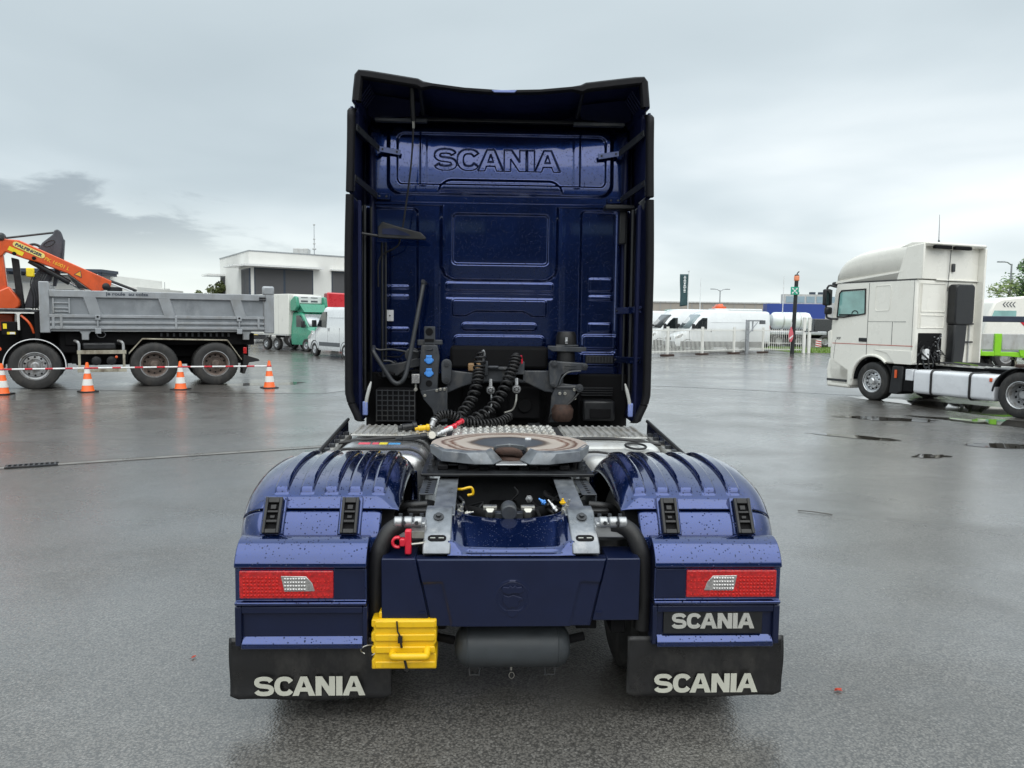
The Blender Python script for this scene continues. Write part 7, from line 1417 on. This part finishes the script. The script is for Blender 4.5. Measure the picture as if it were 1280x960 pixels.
# lorries beyond the fence: tankers, a dark lorry, roofs in green and orange
def parked(label, name, x, y, parts, wheels, cat='lorry', rz=0):
    t = thing(name, label, cat, (x, y, 0), rz)
    for nm, m, bxs in parts: B().bx(*bxs).obj(nm, m, t, bev=0.06)
    for wx in wheels:
        for s in (-1, 1): ywheel(t, (wx, s*1.0, 0.5), 0.5, 0.3, s, M['rimw'], 0.02, False, 18)
    return t
tk_ = parked('white tanker lorry behind the short fence panel', 'tanker_lorry', 25.2, 62, [('chassis', M['blackm'], (-2.2, 3.0, -0.4, 0.4, 0.7, 1.0)), ('frame', M['silverp'], (-2.0, 2.6, -0.9, 0.9, 1.0, 1.3)), ('ladder', M['galv'], (-2.15, -2.0, -0.5, 0.5, 1.1, 2.4))], (-1.4, 0.2, 2.4))
B().lathe([(0.05, -1.75), (0.5, -1.68), (0.66, -1.5), (0.68, -1.3), (0.68, 1.2), (0.62, 1.4), (0.3, 1.62), (0.05, 1.65)], (0, 0, 2.15), 'x', 24).obj('tank', M['vanw'], tk_)
for x in (-0.9, 0.5): B().lathe([(0.685, x), (0.70, x+0.02), (0.70, x+0.10), (0.685, x+0.12)], (0, 0, 2.15), 'x', 24, caps=False).obj('tank_band', M['lightgrey'], tk_)
parked('dark lorry beside the cream tractor, beyond the lawn', 'lorry', 31.0, 66, [('cab', M['darkcar'], (0.4, 2.4, -1.1, 1.1, 0.7, 2.7)), ('body', M['darkcar'], (-2.6, 0.3, -1.1, 1.1, 0.9, 2.35)), ('guard', M['galv'], (-3.0, 2.2, -1.15, -1.1, 0.8, 0.95))], (-1.8, 1.4))
parked('flatbed with a green roof edge behind the flag pole', 'lorry', 18.6, 72, [('cab', M['vanw'], (-3.2, -1.4, -1.1, 1.1, 0.6, 2.9)), ('tarpaulin', M['greenp'], (-1.2, 2.6, -1.2, 1.2, 1.0, 3.1))], (-2.6, 1.8)); parked('second green topped lorry right of the flag pole', 'lorry', 23.3, 74, [('cab', M['vanw'], (-2.6, -1.0, -1.1, 1.1, 0.6, 2.9)), ('tarpaulin', M['greenp'], (-0.9, 2.2, -1.2, 1.2, 1.0, 3.15))], (-2.0, 1.4))
ol = parked('white lorry with an orange hood above the long white van', 'lorry', 22.3, 71, [('cab', M['vanw'], (-1.0, 3.4, -1.1, 1.1, 0.6, 3.2))], (-0.4, 2.6)); loft(B(), [[(x, y*k_, z) for y, z in ((-0.9, 3.15), (-0.9, 3.4), (-0.5, z1), (0.5, z1), (0.9, 3.4), (0.9, 3.15))] for x, z1, k_ in ((-0.8, 3.3, 0.6), (-0.5, 3.62, 0.7), (-0.1, 3.66, 0.7), (0.2, 3.3, 0.6))]).obj('orange_hood', M['orange'], ol)
# ------------------------------------------------------------------ right background: green framed trailer, white lorry, trees
M['lime'] = mat('lime_green', (0.25, 0.62, 0.02), 0.4, 0, 0.3, 0.06, 3); M['navyrail'] = mat('dark_rail', (0.03, 0.04, 0.065), 0.4)
TR = thing('platform_trailer', 'lime green framed trailer with grey side panels behind the cream tractor', 'trailer', (16.4, 24, 0), R(-12))
B().bx(-2.5, 6.5, 0.0, 0.16, 2.05, 2.24).obj('top_rail', M['navyrail'], TR, bev=0.02)
for x0, x1 in ((-2.4, -0.10), (0.14, 2.9), (3.1, 6.2)): B().bx(x0, x1, 0.02, 0.08, 1.16, 1.68).obj('side_panel', M['lightgrey'], TR, bev=0.02)
for x in (-2.4, 0.02, 3.0): B().bx(x-0.10, x+0.10, -0.03, 0.10, 0.98, 1.68).obj('post', M['lime'], TR, bev=0.015)
B().prism([(-2.5, 1.10), (0.5, 1.10), (3.2, 0.86), (6.4, 0.86), (6.4, 0.70), (3.2, 0.70), (0.3, 0.96), (-2.5, 0.96)], 'y', -0.02, 0.2).obj('frame_beam', M['lime'], TR, bev=0.015)
for x in (-0.55, 0.7, 1.9): B().prism([(x-0.06, 1.16), (x+0.10, 1.16), (x+0.06, 0.98), (x-0.02, 0.98)], 'y', -0.06, 0.0).obj('lashing_lug', M['lime'], TR)
B().bx(-2.4, 6.3, 0.2, 2.3, 0.98, 1.10).obj('deck', M['frame'], TR)
for x in (1.55, 1.65): B().bx(x-0.06, x+0.06, 0.02, 0.14, 1.68, 2.06).obj('rail_post', M['navyrail'], TR)
rk = random.Random(21)
for k_ in range(14): x = rk.uniform(-2.3, 1.5); B().tube(spline([(x, 0.3, 0.9), (x+rk.uniform(-.2, .2), 0.2, 0.7), (x+rk.uniform(-.3, .3), 0.35, 0.45)], 4), 0.05, 6).obj('suspension_arm', rk.choice((M['frame'], M['blackm'], M['dirty'])), TR)
for x in (-1.6, -0.3, 3.4): ywheel(TR, (x, 0.5, 0.46), 0.46, 0.3, -1, M['rimw'], 0.05, True, 22); ywheel(TR, (x, 2.0, 0.46), 0.46, 0.3, 1, M['blackm'], 0.05, False, 18)
WL_ = thing('lorry', 'white lorry cab with dark chevrons and red diagonal stripes at the right edge', 'lorry', (24.2, 34, 0), R(-6))
wc = B().prism([(-1.35, 0.6), (-1.45, 1.7), (-1.28, 2.5), (-1.05, 3.02), (-0.75, 3.16), (0.2, 3.28), (3.0, 3.42), (3.0, 0.9)], 'y', 0, 2.2).obj('cab', M['cream'], WL_, bev=0.08); B().prism([(-1.18, 2.30), (-1.06, 2.62), (-0.1, 2.62), (-0.1, 2.30)], 'y', -0.012, 0.01).obj('side_window', M['cabglass'], wc)
for k_ in range(4): x = -0.72+k_*0.14; B().prism([(x+0.10, 3.02), (x+0.15, 3.02), (x+0.05, 2.90), (x+0.15, 2.78), (x+0.10, 2.78), (x, 2.90)], 'y', -0.012, 0.0).obj('chevron', M['grey_p'], wc)
for x in (0.25, 1.2): B().prism([(x, 2.10), (x+0.35, 2.10), (x+1.1, 3.0), (x+0.75, 3.0)], 'y', -0.012, 0.0).obj('red_stripe', M['pole_r'], wc)
B().prism([(0.1, 2.1), (0.9, 1.3), (1.2, 1.3), (0.4, 2.1)], 'y', -0.013, 0.0).obj('red_stripe', M['pole_r'], wc)
for x in (-0.4, 2.4): ywheel(WL_, (x, 0.16, 0.5), 0.5, 0.3, -1, M['rimw'], 0.02, False, 20); ywheel(WL_, (x, 2.0, 0.5), 0.5, 0.3, 1, M['blackm'], 0.02, False, 18)
# trees: tapered trunks, limbs and leaf clumps
def leafmat(name, c, vary=0.5):
    m = bpy.data.materials.new(name); m.use_nodes = True; N, L = nodes_of(m); p = N['Principled BSDF']; g = N.new('ShaderNodeNewGeometry'); r = N.new('ShaderNodeValToRGB')
    r.color_ramp.elements[0].color = (*[q*(1-vary) for q in c], 1); r.color_ramp.elements[1].color = (*[q*(1+vary) for q in c], 1); L.new(g.outputs['Random Per Island'], r.inputs[0]); L.new(r.outputs[0], p.inputs['Base Color']); p.inputs['Roughness'].default_value = 0.55; return m
M['leaf_d'] = leafmat('leaf_dark', (0.045, 0.11, 0.018)); M['leaf_l'] = leafmat('leaf_light', (0.12, 0.17, 0.035)); M['leaf_o'] = leafmat('leaf_olive', (0.09, 0.11, 0.035)); M['bark'] = mat('bark', (0.06, 0.05, 0.04), 0.9)
def tree(label, x, y, h, w, m, seed, nl=6000, ls=0.13, trunk=0.3, blobs=16, low=0.3):
    t = thing('tree', label, 'tree', (x, y, 0)); rt = random.Random(seed)
    tb = B().tube([(0, 0, 0), (0.05, 0, h*0.3), (0.0, 0.05, h*0.62)], [trunk, trunk*0.75, trunk*0.35], 8); cs = []
    for i in range(blobs):
        a = rt.uniform(0, 6.28); rr_ = w*math.sqrt(rt.random())*0.75; z = h*rt.uniform(low+0.08, 0.9); k = 1-0.6*abs((z/h)-0.58)*1.6
        c = Vector((math.cos(a)*rr_*k, math.sin(a)*rr_*k, z)); cs.append((c, w*rt.uniform(0.22, 0.42))); tb.tube([(0, 0, h*min(0.6, max(0.2, z/h*0.7))), tuple(c*0.6+Vector((0, 0, h*0.2))), tuple(c)], [trunk*0.3, trunk*0.18, 0.02], 5)
    tb.obj('trunk', M['bark'], t); q = B(); vs = []; fs = []
    for i in range(nl):
        c, r = cs[rt.randrange(len(cs))]; d = Vector((rt.gauss(0, 1), rt.gauss(0, 1), rt.gauss(0, 0.8))).normalized()*r*(rt.random()**0.45); p = c+d; s_ = ls*rt.uniform(0.6, 1.4)
        a_ = Vector((rt.gauss(0, 1), rt.gauss(0, 1), rt.gauss(0, 0.6))).normalized(); b_ = a_.orthogonal().normalized(); n0 = len(vs); vs += [p-a_*s_, p+b_*s_*0.45, p+a_*s_, p-b_*s_*0.45]; fs.append((n0, n0+1, n0+2, n0+3))
    q.v = vs; q.f = fs; tag(q.obj('crown', m, t), kind='stuff'); return t
tree('dense dark green tree at the right edge beyond the white lorry', 45.2, 60, 8.2, 3.6, M['leaf_d'], 3, 9000, 0.16, 0.3, 22)
tree('loose pale green bush behind the trailer, left of the dark tree', 38.2, 55, 5.4, 2.6, M['leaf_l'], 8, 2600, 0.12, 0.12, 14, 0.15)
tree('low bright green bush under the dark tree at the right edge', 43.5, 58, 4.6, 2.4, M['leaf_l'], 12, 3000, 0.12, 0.14, 12, 0.1)
tree('olive green tree beside the white office building', -30.2, 90, 6.1, 1.7, M['leaf_o'], 5, 2200, 0.16, 0.2, 12); tree('small olive tree left of the white office building', -33.0, 92, 5.4, 1.3, M['leaf_o'], 6, 1500, 0.15, 0.2, 10); tree('distant tree top showing over the middle of the tipper body', -41.0, 100, 5.8, 1.8, M['leaf_o'], 15, 1500, 0.18, 0.2, 10)
mast('lamp_mast', 'thin far pole on the horizon above the tipper body', 'pole', -35.5, 88, 5.7, M['galv'], 0.05)
# unseen building added behind the viewer to put dark reflections in the cab's back wall
M['reflection_hall'] = mat('dark_cladding', (0.045, 0.048, 0.052), 0.6, 0, 0, 0.2, 0.4)
HL = thing('reflection_hall', 'added dark building, unseen behind the camera, shaping the reflections in the navy cab', 'building', (0, -22, 0)); hw_ = B().prism([(-34, 0), (40, 0), (40, 8.2), (16, 8.2), (12, 9.6), (-6, 9.2), (-34, 8.4)], 'y', -18, 0).obj('wall', M['reflection_hall'], HL)
for k_ in range(7): B().bx(-30+k_*9.5, -25.5+k_*9.5, 0, 0.06, 0.1, 4.6).obj('roller_door', M['lightgrey'] if k_ % 3 else M['galv'], hw_)
for k_ in range(4): B().bx(-28+k_*16, -16+k_*16, 0, 0.06, 5.9, 6.4).obj('reflection_strip', M['paleblue'], hw_)  # pale bands added to streak the cab's reflections
